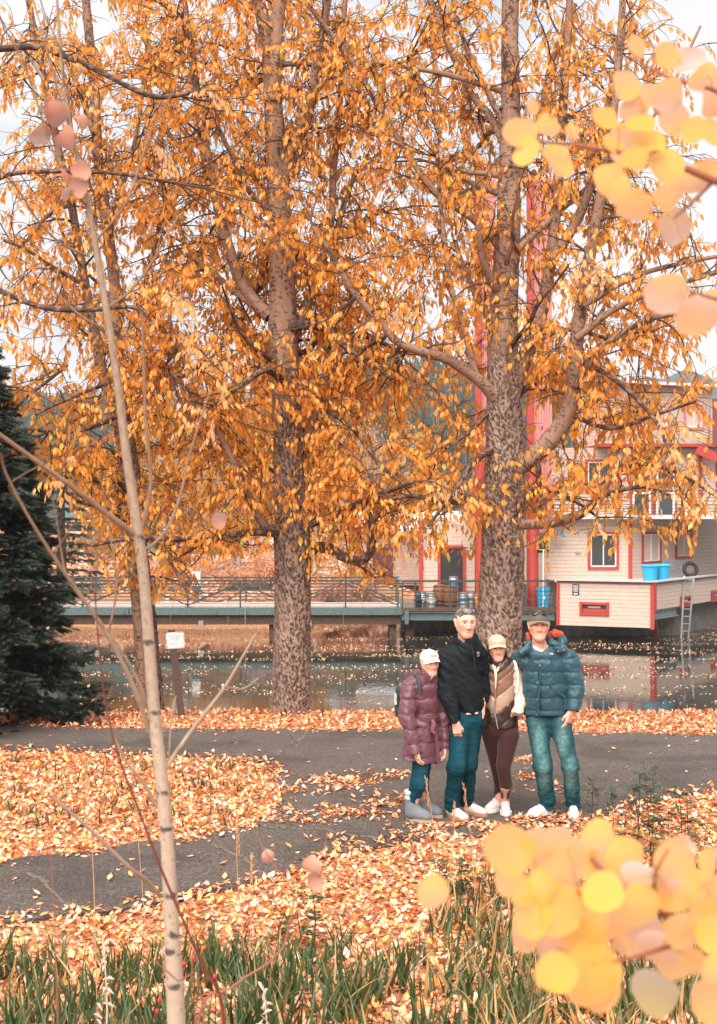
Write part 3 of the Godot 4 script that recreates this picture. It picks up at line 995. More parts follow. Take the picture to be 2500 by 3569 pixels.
# ---------- far side: hills, woods, houses, cars ----------
func make_far_side() -> void:
	# wooded hill and the mountain behind it
	hill("hill", 180.0, 420.0, [Vector2(-400, 1470), Vector2(200, 1450), Vector2(600, 1460), Vector2(1000, 1430), Vector2(1300, 1340), Vector2(1500, 1320), Vector2(1750, 1360), Vector2(2050, 1330), Vector2(2150, 1400), Vector2(2350, 1480), Vector2(2900, 1540)], mat(Color(0.035, 0.05, 0.04), 0.95))
	hill("mountain", 470.0, 620.0, [Vector2(-400, 1600), Vector2(1500, 1520), Vector2(2000, 1360), Vector2(2300, 1270), Vector2(2450, 1300), Vector2(2900, 1380)], mat(Color(0.05, 0.07, 0.075), 0.95))
	var fir := MB.new()
	var tiers := 7
	for t in tiers:
		var y0 := 0.06 + 0.82 * t / tiers
		var r := 0.19 * (1.0 - float(t) / tiers) + 0.025
		var cnt := 9
		for k in cnt:
			var a := TAU * (k + 0.5 * (t % 2)) / cnt
			var b := TAU * (k + 0.75 + 0.5 * (t % 2)) / cnt
			var tip := Vector3(cos((a + b) / 2), 0, sin((a + b) / 2)) * r * (0.8 + 0.4 * fmod(k * 0.37 + t * 0.61, 1.0)) + Vector3(0, y0, 0)
			fir.quad(Vector3(0, y0 + 0.26, 0), Vector3(cos(a), 0, sin(a)) * r * 0.6 + Vector3(0, y0 + 0.06, 0), tip, Vector3(cos(b), 0, sin(b)) * r * 0.6 + Vector3(0, y0 + 0.06, 0))
	var firm := fir.mesh()
	var xs := []
	var cs := PackedColorArray()
	for i in 2600:
		var d := lerpf(190.0, 425.0, sqrt(rng.randf()))
		var px := rr(-150, 2650)
		var p := Vector3((px - 1250.0) / K * d, 0, -d)
		p.y = hill_y(px, d)
		var h := rr(5.0, 9.5)
		xs.append(Transform3D(Basis(Vector3.UP, rr(0, TAU)) * Basis.from_scale(Vector3(h * rr(0.8, 1.3), h, h)), p))
		var g := rr(0.6, 1.3)
		cs.append(Color(0.035 * g, 0.058 * g, 0.045 * g))
	var wood := scatter(self, "conifer_wood", firm, M.needle, xs, cs)
	tag(wood, "dark conifers covering the hazy hillside behind the trees", "woodland")
	# yellow aspens and bare trees across the water
	var n := 0
	for a: Array in [[330, 63, 4.6, 1.5, 0], [470, 66, 6.5, 2.0, 1], [560, 74, 8.5, 2.4, 1], [660, 70, 7.8, 2.1, 2], [735, 78, 9.0, 2.3, 1], [830, 72, 8.2, 2.2, 1], [900, 82, 9.0, 2.5, 2], [990, 76, 7.4, 2.0, 1], [1100, 68, 6.6, 1.9, 1], [1190, 84, 9.5, 2.6, 1], [1290, 72, 7.5, 2.1, 2], [1390, 88, 8.5, 2.4, 1], [420, 95, 8.0, 2.6, 2], [770, 96, 10.5, 3.0, 2], [1480, 80, 6.0, 1.8, 1]]:
		far_tree(a[0], a[1], a[2] * 1.5, a[3] * 1.3, a[4], n)
		n += 1
	# leaves drifted over the far bank
	var lx := []
	var lc := PackedColorArray()
	for i in 19000:
		var d := rr(56.0, 90.0)
		var x := rr(-d * 0.33, 6.0)
		var y := hgt(x, d)
		if y < WATER + 0.05 or fine_noise.get_noise_2d(x * 0.3, d * 0.3) < -0.25: continue
		lx.append(lying(Vector3(x, y + 0.03, -d), rr(0.16, 0.34), 0.4))
		lc.append(autumn(1).lerp(Color(0.82, 0.62, 0.54), rng.randf()))
	if not M.has("far_leaf"): M.far_leaf = leaf_mesh(0.7, 0.2, 0.1, 0.05)
	var fl := scatter(self, "far_leaf_litter", M.far_leaf, M.litter, lx, lc)
	tag(fl, "fallen leaves strewn over the bank beyond the footbridge", "leaf litter")
	# leafless bushes along the far shore
	var bn := 0
	for b: Array in [[560, 60.5, 1.1], [660, 62, 1.4], [810, 60, 1.0], [930, 61, 1.5], [1160, 60, 1.2], [1260, 62, 1.6], [480, 64, 1.3]]:
		var bp := P(b[0], 2000, b[1])
		bp.y = hgt(bp.x, b[1]) - 0.05
		var bo := thing("shore_bush", "tawny twiggy bush on the far shore, " + ["left of the white cabinet", "behind the white cabinet", "beyond the middle of the bridge", "close to the thick middle trunk", "past the thick middle trunk", "near the shed and stair", "closest to the blue house"][bn], "bush", bp, "bushes on the far shore")
		var tm := MB.new()
		var bx2 := []
		var bc := PackedColorArray()
		for k in 40:
			var a := rr(0, TAU)
			var dr := Vector3(cos(a) * 0.6, 1.0, sin(a) * 0.6).normalized()
			var lp := PackedVector3Array([Vector3(cos(a), 0, sin(a)) * 0.12])
			for j in 4:
				dr = (dr + rdir() * 0.3).normalized()
				lp.append(lp[j] + dr * b[2] * 0.27)
			tm.tube(lp, PackedFloat32Array([0.02, 0.016, 0.012, 0.008, 0.004]), 4, Color(1, 1, 1), false)
			for j in 16:
				bx2.append(Transform3D(Basis(rdir(), rr(0, TAU)) * Basis.from_scale(Vector3.ONE * rr(0.1, 0.2)), lp[2 + j % 3] + rdir() * 0.2))
				bc.append(autumn(1).lerp(Color(0.5, 0.28, 0.14), rng.randf()))
		part(bo, "twigs", tm.mesh(), mat(Color(0.20, 0.11, 0.08), 0.9)).set_meta("kind", "stuff")
		scatter(bo, "leaves", M.far_leaf, M.leaf, bx2, bc)
		bn += 1
	spruce("small dark spruce across the water beside the blue house", P(215, 2110, 60.0), 8.6, 1.9, 900, false)
	spruce("large dark spruce at the edge of the path, fallen leaves caught in it", Vector3(-5.05, 0.0, -15.9), 5.3, 1.66, 15000, true)
	blue_house()
	shore_house()
	cars()
	walker(P(712, 2000, 100.0))
	barrel("wooden barrel standing upright in front of the blue house", Vector3(-16.8, hgt(-16.8, 85.0) - 0.03, -85.0), 0.36, 1.0)
	var lad := thing("white_ladder", "white ladder lying on its side before the blue house", "ladder", Vector3(-17.0, hgt(-17.0, 86.5), -86.5))
	for h: float in [0.25, 0.75]: bar(lad, "rail", Vector3(-0.4, h, 0), Vector3(1.9, h - 0.1, 0.2), 0.06, 0.09, M.white)
	for k in 6: bar(lad, "rung", Vector3(-0.2 + k * 0.38, 0.24 - k * 0.02, 0.02 + k * 0.03), Vector3(-0.2 + k * 0.38, 0.74 - k * 0.02, 0.02 + k * 0.03), 0.04, 0.04, M.white)
	var post := thing("bollard_post", "thick white round post on the far shore", "post", Vector3(-18.3, hgt(-18.3, 82.0) - 0.05, -82.0))
	var pm := MB.new()
	pm.lathe([Vector2(0.0, 1.28), Vector2(0.15, 1.26), Vector2(0.22, 1.18), Vector2(0.22, 0.0)], 16)
	part(post, "shaft", pm.mesh(), M.white)
	var bm := MB.new()
	bm.lathe([Vector2(0.27, 0.12), Vector2(0.30, 0.0)], 16)
	part(post, "footing", bm.mesh(), M.concrete)
	# boulders on the far bank
	for b: Array in [[760, 1975, 92, 0.55, "large pale boulder beside the red car"], [870, 2085, 61, 0.4, "rounded grey boulder at the water's edge beyond the bridge"], [1020, 2092, 60, 0.35, "pale boulder beyond the bridge near the thick trunk"], [1420, 2090, 60, 0.32, "small grey boulder beyond the landing"], [640, 1990, 90, 0.4, "grey boulder by the white aspen trunks"]]:
		var p := P(b[0], b[1], b[2])
		p.y = hgt(p.x, b[2]) + b[3] * 0.25
		var o := part(self, "boulder", boulder(b[3], int(b[0])), M.concrete, Transform3D(Basis(), p))
		tag(o, b[4], "boulder", "boulders on the far bank")

func boulder(r: float, seed_: int) -> ArrayMesh:
	var s := SphereMesh.new()
	s.radius = r
	s.height = r * 1.5
	s.radial_segments = 20
	s.rings = 12
	var a := s.get_mesh_arrays()
	var v: PackedVector3Array = a[Mesh.ARRAY_VERTEX]
	for i in v.size():
		v[i] = v[i] * (1.0 + 0.3 * fine_noise.get_noise_3dv(v[i] / r * 1.1 + Vector3.ONE * seed_))
	a[Mesh.ARRAY_VERTEX] = v
	var m := ArrayMesh.new()
	m.add_surface_from_arrays(Mesh.PRIMITIVE_TRIANGLES, a)
	return m

var ridge: Array = []
func hill_y(px: float, d: float) -> float:
	var y := 1500.0
	for i in ridge.size() - 1:
		if px <= ridge[i + 1].x or i == ridge.size() - 2:
			y = lerpf(ridge[i].y, ridge[i + 1].y, smoothstep(ridge[i].x, ridge[i + 1].x, px))
			break
	var top := EYE + (1785.0 - y) / K * 420.0
	return lerpf(-1.0, top, smoothstep(175.0, 435.0, d)) + fine_noise.get_noise_2d(px * 0.004, d * 0.02) * 3.0

func hill(called: String, d0: float, d1: float, line: Array, m: Material) -> void:
	if called == "hill": ridge = line
	var mb := MB.new()
	var rows := 12
	var cols := 60
	for r in rows + 1:
		var f := float(r) / rows
		var d := lerpf(d0, d1 * 1.1, f)
		for c in cols + 1:
			var px := lerpf(-900.0, 3400.0, float(c) / cols)
			var y: float
			if called == "hill":
				y = hill_y(px, d)
			else:
				var py := 1500.0
				for i in line.size() - 1:
					if px <= line[i + 1].x or i == line.size() - 2:
						py = lerpf(line[i].y, line[i + 1].y, clampf(inverse_lerp(line[i].x, line[i + 1].x, px), 0.0, 1.0))
						break
				y = lerpf(-2.0, EYE + (1785.0 - py) / K * d1, smoothstep(0.0, 0.9, f)) + fine_noise.get_noise_2d(px * 0.01, d * 0.01) * 14.0 * f
			mb.vert(Vector3((px - 1250.0) / K * d, y, -d), Vector3(0, 0.8, 0.6))
	for r in rows:
		for c in cols:
			var a := r * (cols + 1) + c
			mb.tri(a, a + cols + 1, a + 1)
			mb.tri(a + 1, a + cols + 1, a + cols + 2)
	setting(called, mb.mesh(), m)

func far_tree(px: float, d: float, h: float, r: float, kind: int, n: int) -> void:
	var base := P(px, 2000, d)
	base.y = hgt(base.x, d) - 0.1
	var where: String = ["nearest the spruce", "beyond the twin-stemmed cottonwood", "beyond the bridge and pale sapling", "above the red car", "behind the walking person", "between the walking person and thick trunk", "just beside the thick middle trunk", "showing past the thick middle trunk", "beyond the curled lower limb", "far back over the middle of the bridge", "near the brown shore house", "far behind the shore house", "far back over the blue house", "tallest, far behind the red car", "close to the waterside building"][n]
	var root := thing("aspen_tree", ["small golden tree across the water, ", "yellow aspen with pale trunk across the water, ", "thinly leaved tawny aspen across the water, "][kind] + where, "tree", base)
	var pts := []
	var rad := []
	var x := 0.0
	var z := 0.0
	for i in 6:
		pts.append(Vector3(x, h * 0.95 * i / 5.0, z))
		rad.append(lerpf(0.13, 0.02, i / 5.0))
		x += rr(-0.12, 0.12)
		z += rr(-0.12, 0.12)
	var pale: Material = weather(mat(Color(0.55, 0.50, 0.45), 0.8), 0.05, 0.6, 0.5, 1.0) if not M.has("aspen_bark") else M.aspen_bark
	M.aspen_bark = pale
	part(root, "trunk", tube_mesh(pts, rad, 8, 0.5), pale)
	var b := MB.new()
	var xs := []
	var cs := PackedColorArray()
	var s := smooth_line(pts, rad, 0.2)
	for i in 60:
		var j := int(rr(0.16, 1.0) * (s[0].size() - 1))
		var p: Vector3 = s[0][j]
		var a := rr(0, TAU)
		var t := p.y / h
		var reach := r * rr(0.5, 1.1) * sin(clampf(t * 0.95 + 0.22, 0.0, 1.0) * PI) + 0.25
		var dir := Vector3(cos(a), rr(0.3, 1.0), sin(a)).normalized()
		var lp := PackedVector3Array([p])
		var lr := PackedFloat32Array([0.035])
		for k in 4:
			dir = (dir + rdir() * 0.3).normalized()
			lp.append(lp[k] + dir * reach / 4.0)
			lr.append(lerpf(0.035, 0.008, (k + 1) / 4.0))
		b.tube(lp, lr, 4, Color(1, 1, 1), false)
		for k in (26 if kind == 2 else 60):
			var q := lp[1 + rng.randi() % 3].lerp(lp[4], rng.randf()) + rdir() * rr(0.05, 0.6)
			xs.append(Transform3D(Basis(rdir(), rr(0, TAU)) * Basis.from_scale(Vector3.ONE * rr(0.14, 0.26)), q))
			var c: Color = [Color(0.80, 0.42, 0.08), Color(0.80, 0.46, 0.12), Color(0.62, 0.36, 0.22)][kind]
			c = c.lerp(Color(0.42, 0.40, 0.14), 0.5 if rng.randf() < 0.2 else 0.0)
			var g := rr(0.75, 1.1)
			cs.append(Color(c.r * g, c.g * g, c.b * g))
	part(root, "branches", b.mesh(), pale).set_meta("kind", "stuff")
	if not M.has("far_leaf"): M.far_leaf = leaf_mesh(0.7, 0.2, 0.1, 0.05)
	scatter(root, "crown", M.far_leaf, M.leaf, xs, cs)

func spruce(label: String, base: Vector3, h: float, r: float, count: int, near: bool) -> void:
	var root := thing("spruce_tree", label, "tree", base)
	var tm := mat(Color(0.06, 0.04, 0.03), 0.95)
	part(root, "trunk", tube_mesh([Vector3(0, -0.1, 0), Vector3(0, h * 0.5, 0), Vector3(0, h, 0)], [0.16 * r, 0.09 * r, 0.015], 10, 0.4), tm)
	# a sprig: a short shoot set with needles
	var sg := MB.new()
	for i in (12 if near else 6):
		var t := i / (12.0 if near else 6.0)
		for k in 3:
			var a := TAU * k / 3.0 + i * 1.3
			var o := Vector3(cos(a), 0.0, sin(a))
			var p := Vector3(0, -t, 0)
			var tip := p + o * 0.34 * (1.0 - t * 0.35) + Vector3(0, -0.24, 0)
			var w := o.cross(Vector3.UP) * (0.05 if near else 0.09)
			var q := sg.vert(p - w, o)
			sg.vert(p + w, o)
			sg.vert(tip, o)
			sg.tri(q, q + 1, q + 2)
	var form := sg.mesh()
	var bm := MB.new()
	var xs := []
	var cs := PackedColorArray()
	var caught := []
	var cc := PackedColorArray()
	var whorls := int(h / (0.17 if near else 0.4))
	var per := float(count) / (whorls * 9.0)
	for wv in whorls:
		var t := (wv + rng.randf() * 0.6) / whorls
		var y := 0.12 + t * (h - 0.2)
		for k in 9:
			if near and rng.randf() < 0.08: continue
			var a := TAU * (k + rng.randf() * 0.8) / 9.0 + wv * 0.7
			var reach := r * pow(1.0 - t, 0.85) * rr(0.78, 1.08) + 0.1
			var out := Vector3(cos(a), 0, sin(a))
			var side := out.cross(Vector3.UP)
			var p := Vector3(0, y, 0)
			var lp := PackedVector3Array()
			var lr := PackedFloat32Array()
			for j in 6:
				var f := j / 5.0
				lp.append(p + out * reach * f + Vector3(0, -0.32 * reach * f + 0.22 * reach * f * f + 0.05 * sin(f * 3.0), 0))
				lr.append(lerpf(0.018, 0.004, f) * (1.0 if near else 2.0))
			bm.tube(lp, lr, 4, Color(1, 1, 1), false)
			var cnt := int(per * (0.35 + 1.3 * (1.0 - t)))
			for j in cnt:
				var f := 0.25 + 0.75 * sqrt(rng.randf())
				var at := lp[int(f * 4.99)].lerp(lp[mini(int(f * 4.99) + 1, 5)], fmod(f * 4.99, 1.0))
				var sd := side * (1.0 if rng.randf() < 0.5 else -1.0)
				var dir := (out * rr(0.3, 1.0) + sd * rr(0.1, 1.0) + Vector3(0, rr(-0.45, 0.15), 0)).normalized()
				var size := rr(0.10, 0.19) * (1.0 if near else 2.2)
				var pos := at + dir * size * 0.3 + sd * rr(0.0, 0.22) * reach * (1.1 - f) + Vector3(0, rr(-0.10, 0.03) if near else 0.0, 0)
				var bx_ := dir.cross(rdir()).normalized()
				xs.append(Transform3D(Basis(bx_, -dir, bx_.cross(-dir)) * Basis.from_scale(Vector3.ONE * size), pos))
				var g := rr(0.6, 1.35)
				cs.append(Color(0.024, 0.042, 0.031).lerp(Color(0.055, 0.090, 0.060), rng.randf() * rng.randf()) * g)
				if near and f > 0.55 and rng.randf() < 0.035:
					caught.append(lying(pos + Vector3(0, 0.05, 0), rr(0.07, 0.12), 0.9))
					cc.append(autumn(1).lerp(Color(0.6, 0.24, 0.05), 0.5))
	part(root, "branches", bm.mesh(), tm).set_meta("kind", "stuff")
	scatter(root, "needles", form, M.needle, xs, cs)
	if near: scatter(root, "caught_leaves", leaf_mesh(0.45, 0.3, 0.2), M.litter, caught, cc)

# boards laid row by row along a wall from a to b (bottom corners), with openings [u0, u1, y0, y1] left free
func siding(parent: Node, a: Vector3, b: Vector3, y0: float, y1: float, bh: float, holes: Array, m: Material, called := "siding_board") -> void:
	var along := (b - a)
	along.y = 0
	var w := along.length()
	var z := along.normalized().cross(Vector3.UP)
	if z.z < 0.0: z = -z
	var bs := Basis(along.normalized(), Vector3.UP, along.normalized().cross(Vector3.UP))
	var y := y0
	while y < y1 - 0.02:
		var top := minf(y + bh, y1)
		var cuts := [[0.0, w]]
		for ho in holes:
			if ho[2] < top - 0.01 and ho[3] > y + 0.01:
				var nc := []
				for c in cuts:
					if ho[1] <= c[0] or ho[0] >= c[1]:
						nc.append(c)
						continue
					if ho[0] - c[0] > 0.02: nc.append([c[0], ho[0]])
					if c[1] - ho[1] > 0.02: nc.append([ho[1], c[1]])
				cuts = nc
		for c in cuts:
			var mid: float = (c[0] + c[1]) / 2.0
			var ctr := Vector3(a.x, 0, a.z) + along.normalized() * mid + Vector3(0, (y + top) / 2.0, 0) + z * rr(0.010, 0.014)
			var tilt := Basis(along.normalized(), 0.07 * (1.0 if z.dot(along.normalized().cross(Vector3.UP)) > 0 else -1.0))
			bx(parent, called, ctr, Vector3(c[1] - c[0] - 0.004, top - y - 0.012, 0.024), m, tilt * bs)
		y += bh

# a framed window on a wall: centre of the sill line a + u along, size w x h
func window(parent: Node, c: Vector3, along: Vector3, w: float, h: float, trim: Material, bars := 1, trim_w := 0.11) -> void:
	var z := along.cross(Vector3.UP)
	if z.z < 0.0: z = -z
	var b := Basis(along, Vector3.UP, along.cross(Vector3.UP))
	var o := Node3D.new()
	o.name = "window"
	parent.add_child(o, true)
	for s: float in [-1.0, 1.0]:
		bx(o, "trim", c + along * s * (w / 2 + trim_w / 2) + z * 0.05, Vector3(trim_w, h + trim_w * 2, 0.06), trim, b)
		bx(o, "trim", c + Vector3(0, s * (h / 2 + trim_w / 2), 0) + z * 0.047, Vector3(w, trim_w, 0.06), trim, b)
		bx(o, "frame", c + along * s * (w / 2 - 0.025) + z * 0.028, Vector3(0.05, h, 0.05), M.frame_white, b)
		bx(o, "frame", c + Vector3(0, s * (h / 2 - 0.025), 0) + z * 0.025, Vector3(w - 0.1, 0.05, 0.05), M.frame_white, b)
	for k in bars:
		bx(o, "mullion", c + along * (-w / 2 + w * (k + 1) / (bars + 1)) + z * 0.022, Vector3(0.04, h - 0.1, 0.04), M.frame_white, b)
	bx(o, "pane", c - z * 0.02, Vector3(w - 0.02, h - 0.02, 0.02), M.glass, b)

func blue_house() -> void:
	var g := -0.75
	var o := thing("blue_house", "blue boarded house with a cream band behind the spruce across the water", "building", Vector3(-18.6, g, -92.0))
	var blue := weather(mat(Color(0.07, 0.24, 0.34), 0.6), 0.02, 0.4, 0.75, 1.0)
	bx(o, "wall", Vector3(0, 3.1, -2.5), Vector3(6.6, 6.2, 4.9), blue)
	siding(o, Vector3(-3.3, 0, 0), Vector3(3.3, 0, 0), 0.1, 1.75, 0.2, [], blue)
	siding(o, Vector3(-3.3, 0, 0), Vector3(3.3, 0, 0), 2.9, 6.0, 0.2, [[1.2, 2.4, 3.6, 4.9], [3.8, 5.0, 3.6, 4.9]], blue)
	bx(o, "band", Vector3(0, 1.9, 0.03), Vector3(6.7, 0.22, 0.14), mat(Color(0.75, 0.42, 0.26), 0.6))
	bx(o, "band", Vector3(0, 2.82, 0.03), Vector3(6.7, 0.14, 0.14), mat(Color(0.75, 0.42, 0.26), 0.6))
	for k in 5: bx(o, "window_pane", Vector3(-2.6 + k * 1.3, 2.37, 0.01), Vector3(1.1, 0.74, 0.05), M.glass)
	for k in 6: bx(o, "post", Vector3(-3.25 + k * 1.3, 2.37, 0.05), Vector3(0.14, 0.75, 0.12), mat(Color(0.7, 0.36, 0.22), 0.6))
	window(o, Vector3(-1.5, 4.25, 0.02), Vector3.RIGHT, 1.0, 1.1, M.white)
	window(o, Vector3(1.1, 4.25, 0.02), Vector3.RIGHT, 1.0, 1.1, M.white)
	for s: float in [-1.0, 1.0]:
		bx(o, "roof", Vector3(s * 1.9, 7.1, -2.4), Vector3(4.5, 0.16, 6.0), mat(Color(0.12, 0.11, 0.11), 0.8), Basis(Vector3(0, 0, 1), -s * 0.45))

func shore_house() -> void:
	var g := hgt(3.0, 68.0)
	var o := thing("shore_house", "low cream shed with pale roof between the two big trunks, past the bridge", "building", Vector3(2.75, g, -66.0))
	var tan := weather(mat(Color(0.45, 0.33, 0.27), 0.7), 0.02, 0.4, 0.75, 1.0)
	bx(o, "wall", Vector3(0, 1.4, -2.6), Vector3(5.0, 2.9, 5.0), tan)
	siding(o, Vector3(-2.5, 0, 0), Vector3(2.5, 0, 0), 0.1, 2.85, 0.17, [[0.5, 1.6, 0.0, 2.0]], tan)
	bx(o, "door", Vector3(-1.45, 1.0, 0.0), Vector3(1.08, 2.0, 0.06), mat(Color(0.10, 0.03, 0.03), 0.6))
	bx(o, "roof", Vector3(0, 3.35, -0.9), Vector3(5.8, 0.14, 3.0), mat(Color(0.62, 0.60, 0.60), 0.5), Basis(Vector3.RIGHT, 0.35))
	bx(o, "roof", Vector3(0, 3.35, -3.65), Vector3(5.8, 0.14, 3.0), mat(Color(0.62, 0.60, 0.60), 0.5), Basis(Vector3.RIGHT, -0.35))
	bx(o, "corner_board", Vector3(2.45, 1.4, 0.03), Vector3(0.12, 2.8, 0.1), M.red)
	var st := thing("timber_stair", "green framed stair sloping down beside the cream shed", "stair", Vector3(4.6, -1.15, -58.0))
	for s: float in [-0.5, 0.5]:
		bar(st, "stringer", Vector3(-1.3, 0.05, s), Vector3(0.6, 1.75, s), 0.08, 0.22, mat(Color(0.03, 0.07, 0.06), 0.6))
	for k in 8: bx(st, "tread", Vector3(-1.2 + k * 0.24, 0.15 + k * 0.215, 0), Vector3(0.26, 0.05, 1.0), M.timber)

func car(label: String, at: Vector3, turn: float, col: Color) -> void:
	var o := thing("parked_car", label, "car", at, "cars parked on the far side", turn)
	var paint := mat(col, 0.25)
	paint.clearcoat_enabled = true
	paint.clearcoat = 0.8
	# side outline swept across the width with rounded shoulders
	var prof := [Vector2(-2.2, 0.35), Vector2(-2.25, 0.75), Vector2(-2.1, 0.98), Vector2(-1.2, 1.05), Vector2(-0.65, 1.58), Vector2(0.9, 1.62), Vector2(1.7, 1.08), Vector2(2.15, 1.0), Vector2(2.25, 0.7), Vector2(2.2, 0.35)]
	var mb := MB.new()
	var rows := [[-0.86, 0.94], [-0.80, 1.0], [0.80, 1.0], [0.86, 0.94]]
	for r in rows.size() - 1:
		for i in prof.size() - 1:
			var f := func(q: Vector2, z: float, s: float) -> Vector3: return Vector3(q.x * s, 0.35 + (q.y - 0.35) * s, z * (1.0 - 0.18 * clampf((q.y - 1.0) / 0.6, 0.0, 1.0)))
			mb.quad(f.call(prof[i], rows[r][0], rows[r][1]), f.call(prof[i], rows[r + 1][0], rows[r + 1][1]), f.call(prof[i + 1], rows[r + 1][0], rows[r + 1][1]), f.call(prof[i + 1], rows[r][0], rows[r][1]))
	for s: float in [-1.0, 1.0]:
		for i in range(1, prof.size() - 2):
			var f := func(q: Vector2) -> Vector3: return Vector3(q.x * 0.94, 0.35 + (q.y - 0.35) * 0.94, s * 0.86 * (1.0 - 0.18 * clampf((q.y - 1.0) / 0.6, 0.0, 1.0)))
			mb.quad(f.call(Vector2(prof[i].x, 0.35)), f.call(prof[i]), f.call(prof[i + 1]), f.call(Vector2(prof[i + 1].x, 0.35)))
	part(o, "body", mb.mesh(), paint)
	for s: float in [-1.0, 1.0]:
		var wb := MB.new()
		wb.quad(Vector3(-1.05, 1.08, s * 0.84), Vector3(-0.62, 1.5, s * 0.745), Vector3(0.85, 1.53, s * 0.742), Vector3(1.45, 1.1, s * 0.84))
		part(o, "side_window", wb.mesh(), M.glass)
		bx(o, "headlight", Vector3(-2.18, 0.82, s * 0.6), Vector3(0.12, 0.16, 0.36), M.white)
		for x: float in [-1.4, 1.4]:
			var tm := MB.new()
			tm.tube(PackedVector3Array([Vector3(x, 0.34, s * 0.66), Vector3(x, 0.34, s * 0.88)]), PackedFloat32Array([0.34, 0.34]), 18)
			var w := part(o, "wheel", tm.mesh(), M.dark)
			var rm := MB.new()
			rm.tube(PackedVector3Array([Vector3(x, 0.34, s * 0.86), Vector3(x, 0.34, s * 0.89)]), PackedFloat32Array([0.2, 0.17]), 12)
			part(w, "rim", rm.mesh(), M.steel)
	var wsm := MB.new()
	wsm.quad(Vector3(-1.17, 1.09, -0.72), Vector3(-1.17, 1.09, 0.72), Vector3(-0.7, 1.53, 0.62), Vector3(-0.7, 1.53, -0.62))
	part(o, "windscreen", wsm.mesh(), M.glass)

func cars() -> void:
	var p := P(728, 1985, 106.0)
	car("bright red car parked beyond the far bank, seen past the pale sapling", Vector3(p.x, hgt(p.x, 106.0), p.z), 0.25, Color(0.55, 0.02, 0.03))
	p = P(870, 1985, 108.0)
	car("light grey car parked next to the red one", Vector3(p.x + 1.0, hgt(p.x, 108.0), p.z), 0.15, Color(0.4, 0.4, 0.4))
	p = P(560, 1985, 112.0)
	car("white car parked nearest the blue house", Vector3(p.x, hgt(p.x, 112.0), p.z), 0.2, Color(0.7, 0.7, 0.7))

func barrel(label: String, at: Vector3, r: float, h: float, group := "") -> void:
	var o := thing("wooden_barrel", label, "barrel", at, group)
	for k in 16:       # staves
		var sm := MB.new()
		var a0 := TAU * k / 16.0 + 0.02
		var a1 := TAU * (k + 1) / 16.0 - 0.02
		for j in 6:
			var t0 := j / 6.0
			var t1 := (j + 1) / 6.0
			var r0 := r * (0.84 + 0.16 * sin(t0 * PI))
			var r1 := r * (0.84 + 0.16 * sin(t1 * PI))
			sm.quad(Vector3(cos(a0) * r0, t0 * h, sin(a0) * r0), Vector3(cos(a1) * r0, t0 * h, sin(a1) * r0), Vector3(cos(a1) * r1, t1 * h, sin(a1) * r1), Vector3(cos(a0) * r1, t1 * h, sin(a0) * r1))
		part(o, "stave", sm.mesh(), M.barrel)
	for t: float in [0.06, 0.25, 0.72, 0.93]:
		var hm := MB.new()
		var rr0 := r * (0.84 + 0.16 * sin(t * PI)) + 0.008
		hm.lathe([Vector2(rr0, t * h + 0.025), Vector2(rr0, t * h - 0.025)], 20)
		part(o, "hoop", hm.mesh(), M.dark)
	var cm := MB.new()
	cm.lathe([Vector2(0.0, h - 0.03), Vector2(r * 0.85, h - 0.031)], 16)
	part(o, "head", cm.mesh(), M.barrel)

func walker(at: Vector3) -> void:
	at.y = hgt(at.x, -at.z)
	var o := thing("person", "distant person walking in white top and dark trousers by the red car", "person", at)
	var b := MB.new()
	var t := func(pts: Array, rad: Array, col: Color) -> void:
		var s := smooth_line(pts, rad, 0.05)
		b.tube(s[0], s[1], 8, col)
	t.call([Vector3(-0.38, 0.04, 0), Vector3(-0.25, 0.45, 0), Vector3(-0.02, 0.92, 0.05)], [0.06, 0.075, 0.11], Color(0.02, 0.04, 0.05))
	t.call([Vector3(0.28, 0.04, 0.1), Vector3(0.2, 0.48, 0.1), Vector3(0.03, 0.92, 0.05)], [0.06, 0.075, 0.11], Color(0.02, 0.04, 0.05))
	t.call([Vector3(0, 0.86, 0.05), Vector3(0.02, 1.2, 0.05), Vector3(0.05, 1.42, 0.05), Vector3(0.06, 1.5, 0.05)], [0.15, 0.17, 0.16, 0.06], Color(0.7, 0.68, 0.66))
	t.call([Vector3(0.05, 1.4, 0.2), Vector3(-0.05, 1.15, 0.24), Vector3(0.1, 0.92, 0.22)], [0.065, 0.055, 0.04], Color(0.7, 0.68, 0.66))
	t.call([Vector3(0.06, 1.46, 0.05), Vector3(0.07, 1.58, 0.05), Vector3(0.08, 1.72, 0.05)], [0.05, 0.09, 0.06], Color(0.2, 0.1, 0.07))
	part(o, "body", b.mesh(), M.bark)

